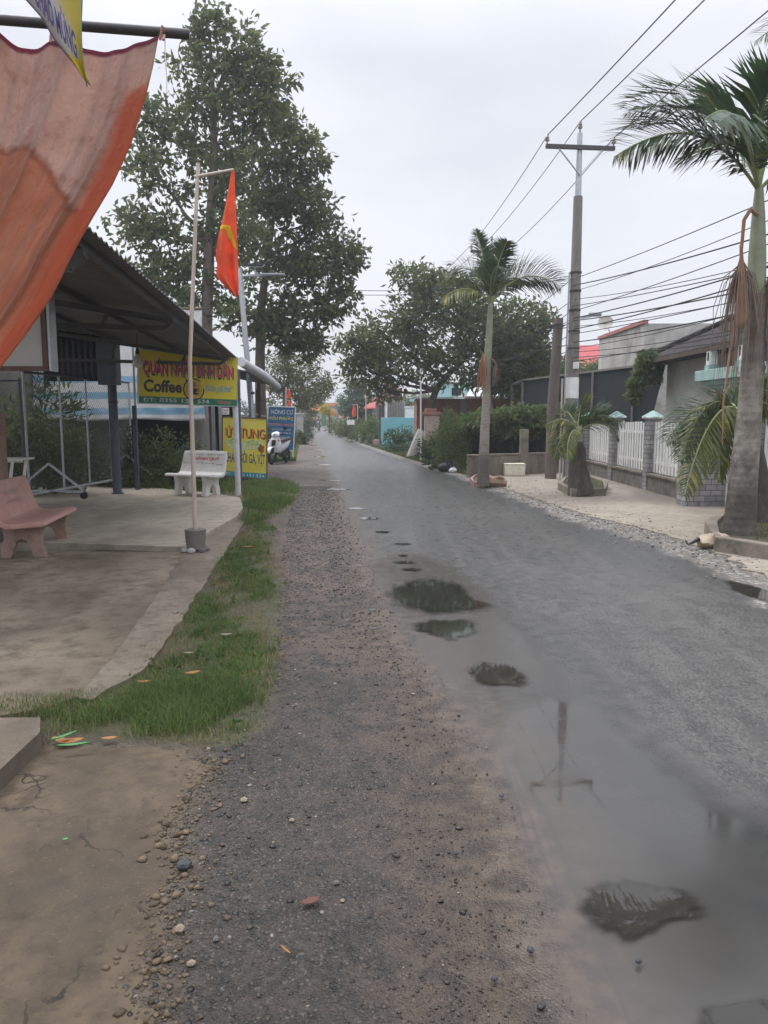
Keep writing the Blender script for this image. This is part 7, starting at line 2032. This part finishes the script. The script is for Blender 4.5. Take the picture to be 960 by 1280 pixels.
# ------------------------------------------------------------------ people on the road
def skin_body(name, pts, edges, radii, mat, parent, sub=2):
    off = OFF[parent.name] if parent is not None else Vector(pts[0])
    me = bpy.data.meshes.new(name); me.from_pydata([tuple(Vector(p)-off) for p in pts], edges, []); me.materials.append(mat)
    o = bpy.data.objects.new(name, me); C.objects.link(o)
    if parent is not None: o.parent = parent
    else: o.location = off
    OFF[o.name] = off
    md = o.modifiers.new('skin', 'SKIN'); md.use_smooth_shade = True
    for v, r in zip(me.skin_vertices[0].data, radii): v.radius = (r, r)
    me.skin_vertices[0].data[0].use_root = True
    sb = o.modifiers.new('sub', 'SUBSURF'); sb.levels = sub; sb.render_levels = sub
    return o

def person(label, base, yaw, seated, shirt, group=None, head='hair'):
    """figure facing local -y; base is the ground point between the feet"""
    b = Vector(base); m = Matrix.Rotation(yaw, 3, 'Z')
    L = lambda x, y, z: b+m @ Vector((x, y, z))
    hz = .80 if seated else .90
    hy = .25 if seated else 0
    J = {'pel': (0, hy, hz), 'wst': (0, hy+.01, hz+.18), 'chest': (0, hy-.02, hz+.40), 'neck': (0, hy-.03, hz+.56), 'head': (0, hy-.05, hz+.67), 'crown': (0, hy-.04, hz+.78)}
    for s, n in ((-1, 'l'), (1, 'r')):
        J['sh'+n] = (s*.18, hy-.02, hz+.47)
        if seated:
            J['el'+n] = (s*.25, hy-.18, hz+.26); J['wr'+n] = (s*.27, hy-.42, hz+.26); J['ha'+n] = (s*.27, hy-.50, hz+.27)
            J['hp'+n] = (s*.10, hy, hz-.02); J['kn'+n] = (s*.16, hy-.42, hz-.10); J['an'+n] = (s*.14, hy-.34, .42); J['ft'+n] = (s*.14, hy-.50, .38)
        else:
            J['el'+n] = (s*.24, hy+.02, hz+.22); J['wr'+n] = (s*.26, hy-.06, hz-.02); J['ha'+n] = (s*.26, hy-.09, hz-.11)
            J['hp'+n] = (s*.09, hy, hz-.04); J['kn'+n] = (s*.10, hy-.03+.1*s, .48); J['an'+n] = (s*.10, hy+.12*s, .08); J['ft'+n] = (s*.11, hy+.12*s-.16, .04)
    rad = dict(pel=.13, wst=.12, chest=.145, neck=.055, head=.085, crown=.085, sh=.065, el=.045, wr=.032, ha=.04, hp=.095, kn=.062, an=.04, ft=.04)
    names = list(J); idx = {n: i for i, n in enumerate(names)}
    E_ = [('pel', 'wst'), ('wst', 'chest'), ('chest', 'neck'), ('neck', 'head'), ('head', 'crown')]
    for n in 'lr': E_ += [('chest', 'sh'+n), ('sh'+n, 'el'+n), ('el'+n, 'wr'+n), ('wr'+n, 'ha'+n), ('pel', 'hp'+n), ('hp'+n, 'kn'+n), ('kn'+n, 'an'+n), ('an'+n, 'ft'+n)]
    r = lambda n: rad.get(n) or rad[n[:-1]]
    t = skin_body('person', [L(*J[n]) for n in names], [(idx[a], idx[c]) for a, c in E_], [r(n) for n in names], M['skin'], None)
    tag(t, label, 'person', group)
    top = ['wst', 'pel', 'chest', 'shl', 'ell', 'shr', 'elr']; ti = {n: i for i, n in enumerate(top)}
    skin_body('shirt', [L(*J[n]) for n in top], [(ti[a], ti[c]) for a, c in (('pel', 'wst'), ('wst', 'chest'), ('chest', 'shl'), ('shl', 'ell'), ('chest', 'shr'), ('shr', 'elr'))], [r(n)*1.14 for n in top], shirt, t)
    lg = ['pel', 'hpl', 'knl', 'anl', 'hpr', 'knr', 'anr']; li = {n: i for i, n in enumerate(lg)}
    skin_body('trousers', [L(*J[n]) for n in lg], [(li[a], li[c]) for a, c in (('pel', 'hpl'), ('hpl', 'knl'), ('knl', 'anl'), ('pel', 'hpr'), ('hpr', 'knr'), ('knr', 'anr'))], [r(n)*1.15 for n in lg], M['trousers'], t)
    hc = L(0, hy-.02, hz+.74)
    MB().lathe(hc-Vector((0, 0, .02)), [(.10, -.06), (.118, 0), (.105, .06), (.06, .105), (.01, .12)], 16).build(head, M['helmet'] if head == 'helmet' else M['hair'], t, smooth=True)
    hd = L(0, hy-.135, hz+.67)
    MB().lathe(hd, [(.004, -.02), (.016, 0), (.006, .03)], 6).build('nose', M['skin'], t)
    return t

def riders():
    g = G(398.5, 538.6); base = Vector((g.x, g.y, .008))
    scooter('dark motor scooter far down the road under its rider', base, R(-90), M['helmet'])
    person('person in dark shirt and helmet riding a motor scooter far down the road', base+Vector((0, -.06, 0)), 0, True, M['shirt_dark'], None, 'helmet')
    g = G(394.2, 536); person('person in a dark red shirt walking left of the far motor scooter', (g.x-.1, g.y, .008), R(160), False, M['shirt_red'])

def litter():
    # fallen leaves and scraps one can point to
    def leaf(px, py, L, ang, mat, lab, z=.05, name='fallen_leaf', w=.42, curl=.12):
        c = G(px, py, z); d = Vector((math.cos(ang), math.sin(ang), 0)); s = Vector((-d.y, d.x, 0))
        def f(u, v):
            ww = L*w*math.sin(math.pi*min(1, .03+.97*v))**.8
            return c+d*L*(v-.5)+s*(u-.5)*2*ww*.5+Vector((0, 0, L*curl*(v-.5)**2+L*.10*abs(u-.5)+.004))
        o = MB().grid(f, 6, 10).build(name, M[mat], None, c, smooth=True, solid=.0015)
        tag(o, lab, 'leaf', 'fallen leaves')
    br = 'leaf_orange'
    M[br] = worn('dry orange brown leaf', (.38, .17, .06), .7, 0, .3, 25, (.2, .09, .04), .5)
    M['leaf_green_flat'] = worn('fallen green blade', (.07, .25, .075), .5, 0, .1, 20)
    leaf(241, 842, .10, .5, br, 'orange brown leaf in the middle of the grass strip')
    leaf(180, 853, .08, .1, br, 'orange brown leaf at the left side of the grass strip')
    leaf(310, 684, .13, .2, br, 'dry leaf lying high up on the grass strip')
    leaf(88, 928, .13, .3, br, 'large brown leaf under the green blades by the kerb block', .03)
    leaf(75, 926, .10, -.4, br, 'brown leaf next to the kerb block', .03)
    leaf(137, 924, .08, .2, br, 'small brown leaf at the lower edge of the grass', .03)
    leaf(80, 922, .14, .9, 'leaf_green_flat', 'upper of two green leaf blades by the kerb block', .055, w=.16)
    leaf(92, 933, .15, .25, 'leaf_green_flat', 'lower of two green leaf blades by the kerb block', .05, w=.16)
    leaf(283, 794, .09, .2, 'stone_tan', 'greyish dry leaf on the right part of the grass strip')
    leaf(236, 817, .07, .1, 'stone_tan', 'pale dry leaf left of the greyish one on the grass')
    leaf(388, 1128, .075, .4, 'leaf_dead', 'curled red brown leaf on the dark gravel', .02)
    leaf(357, 1189, .05, -.8, br, 'thin orange twig-like leaf low on the dark gravel', .02, w=.14)
    leaf(82, 1050, .022, .3, 'leaf_green_flat', 'tiny green leaf on the muddy apron', .024, w=.5)
M['leaf_dead'] = worn('dark red brown leaf', (.12, .045, .03), .7, 0, .3, 25)

# ------------------------------------------------------------------ air, sky, light, camera
SUN_EL, SUN_AZ = R(56), R(-48)      # azimuth measured from +Y towards +X
def world():
    w = bpy.data.worlds.new('World'); S.world = w; w.use_nodes = True
    nt = w.node_tree; nt.nodes.clear()
    out = nt.nodes.new('ShaderNodeOutputWorld'); bg = nt.nodes.new('ShaderNodeBackground'); bg.inputs[1].default_value = .12
    sky = nt.nodes.new('ShaderNodeTexSky'); sky.sky_type = 'NISHITA'; sky.sun_disc = False
    sky.sun_elevation = SUN_EL; sky.sun_rotation = SUN_AZ; sky.air_density = 1.2; sky.dust_density = 3; sky.ozone_density = 1
    tc = nt.nodes.new('ShaderNodeTexCoord')
    mp = nt.nodes.new('ShaderNodeMapping'); mp.inputs['Scale'].default_value = (1, 1, 2.6)
    nt.links.new(tc.outputs['Generated'], mp.inputs[0])
    nz = nt.nodes.new('ShaderNodeTexNoise'); nz.inputs['Scale'].default_value = 1.6; nz.inputs['Detail'].default_value = 6; nz.inputs['Roughness'].default_value = .5
    nt.links.new(mp.outputs[0], nz.inputs['Vector'])
    rp = nt.nodes.new('ShaderNodeValToRGB'); nt.links.new(nz.outputs['Fac'], rp.inputs[0])
    e = rp.color_ramp.elements
    e[0].position = .34; e[0].color = (3.85, 4.02, 4.45, 1); e[1].position = .66; e[1].color = (5.3, 5.4, 5.75, 1)
    # overcast deck is brighter overhead than at the skyline
    sp = nt.nodes.new('ShaderNodeSeparateXYZ'); nt.links.new(tc.outputs['Generated'], sp.inputs[0])
    mr = nt.nodes.new('ShaderNodeMapRange'); nt.links.new(sp.outputs[2], mr.inputs[0])
    mr.inputs[1].default_value = .40; mr.inputs[2].default_value = 1.0; mr.inputs[3].default_value = 1.0; mr.inputs[4].default_value = 3.7
    vm = nt.nodes.new('ShaderNodeVectorMath'); vm.operation = 'SCALE'; nt.links.new(rp.outputs[0], vm.inputs[0]); nt.links.new(mr.outputs[0], vm.inputs['Scale'])
    mx = nt.nodes.new('ShaderNodeMix'); mx.data_type = 'RGBA'; mx.inputs[0].default_value = .92
    nt.links.new(sky.outputs[0], mx.inputs[6]); nt.links.new(vm.outputs[0], mx.inputs[7])
    nt.links.new(mx.outputs[2], bg.inputs[0]); nt.links.new(bg.outputs[0], out.inputs[0])
    su = bpy.data.lights.new('sun', 'SUN'); su.energy = 1.4; su.angle = R(25); su.color = (1, .96, .9)
    o = bpy.data.objects.new('sun', su); C.objects.link(o)
    d = Vector((math.sin(SUN_AZ)*math.cos(SUN_EL), math.cos(SUN_AZ)*math.cos(SUN_EL), math.sin(SUN_EL)))
    o.rotation_euler = d.to_track_quat('Z', 'Y').to_euler(); o.location = d*50

def haze(density=.0018):  # thin air volume, thickened to imitate lens flare lifting the blacks
    m = bpy.data.materials.new('humid air and lens veil'); m.use_nodes = True; nt = m.node_tree; nt.nodes.clear()
    out = nt.nodes.new('ShaderNodeOutputMaterial'); v = nt.nodes.new('ShaderNodeVolumePrincipled')
    v.inputs['Color'].default_value = (.86, .89, .93, 1); v.inputs['Density'].default_value = density; v.inputs['Anisotropy'].default_value = .3
    nt.links.new(v.outputs[0], out.inputs['Volume'])
    o = MB().box((0, 420, 7), (1000, 1000, 16)).build('haze', m)
    o.scale = (1, 1, 1); struct(o, 'pale humid air and lens veil', 'stuff', 'haze')

def camera():
    cam = bpy.data.cameras.new('camera'); o = bpy.data.objects.new('camera', cam); C.objects.link(o)
    o.location = (0, 0, CAMH); o.rotation_euler = (math.pi/2-PITCH, 0, 0)
    cam.sensor_fit = 'VERTICAL'; cam.sensor_height = 36; cam.lens = 36*FPX/1280
    cam.clip_start = .05; cam.clip_end = 3000
    S.camera = o

def settings():
    vs = S.view_settings; vs.view_transform = 'Standard'; vs.look = 'None'; vs.gamma = 1; vs.exposure = 0.56; vs.use_curve_mapping = False
    S.render.engine = 'CYCLES'
    cy = S.cycles
    cy.max_bounces = 8; cy.diffuse_bounces = 3; cy.glossy_bounces = 3; cy.transmission_bounces = 4; cy.volume_bounces = 0; cy.transparent_max_bounces = 8
    cy.caustics_reflective = False; cy.caustics_refractive = False; cy.sample_clamp_indirect = 6
    try:
        cy.use_denoising = True; cy.denoiser = 'OPENIMAGEDENOISE'
    except Exception: pass

riders(); litter(); world(); haze(); camera(); settings()
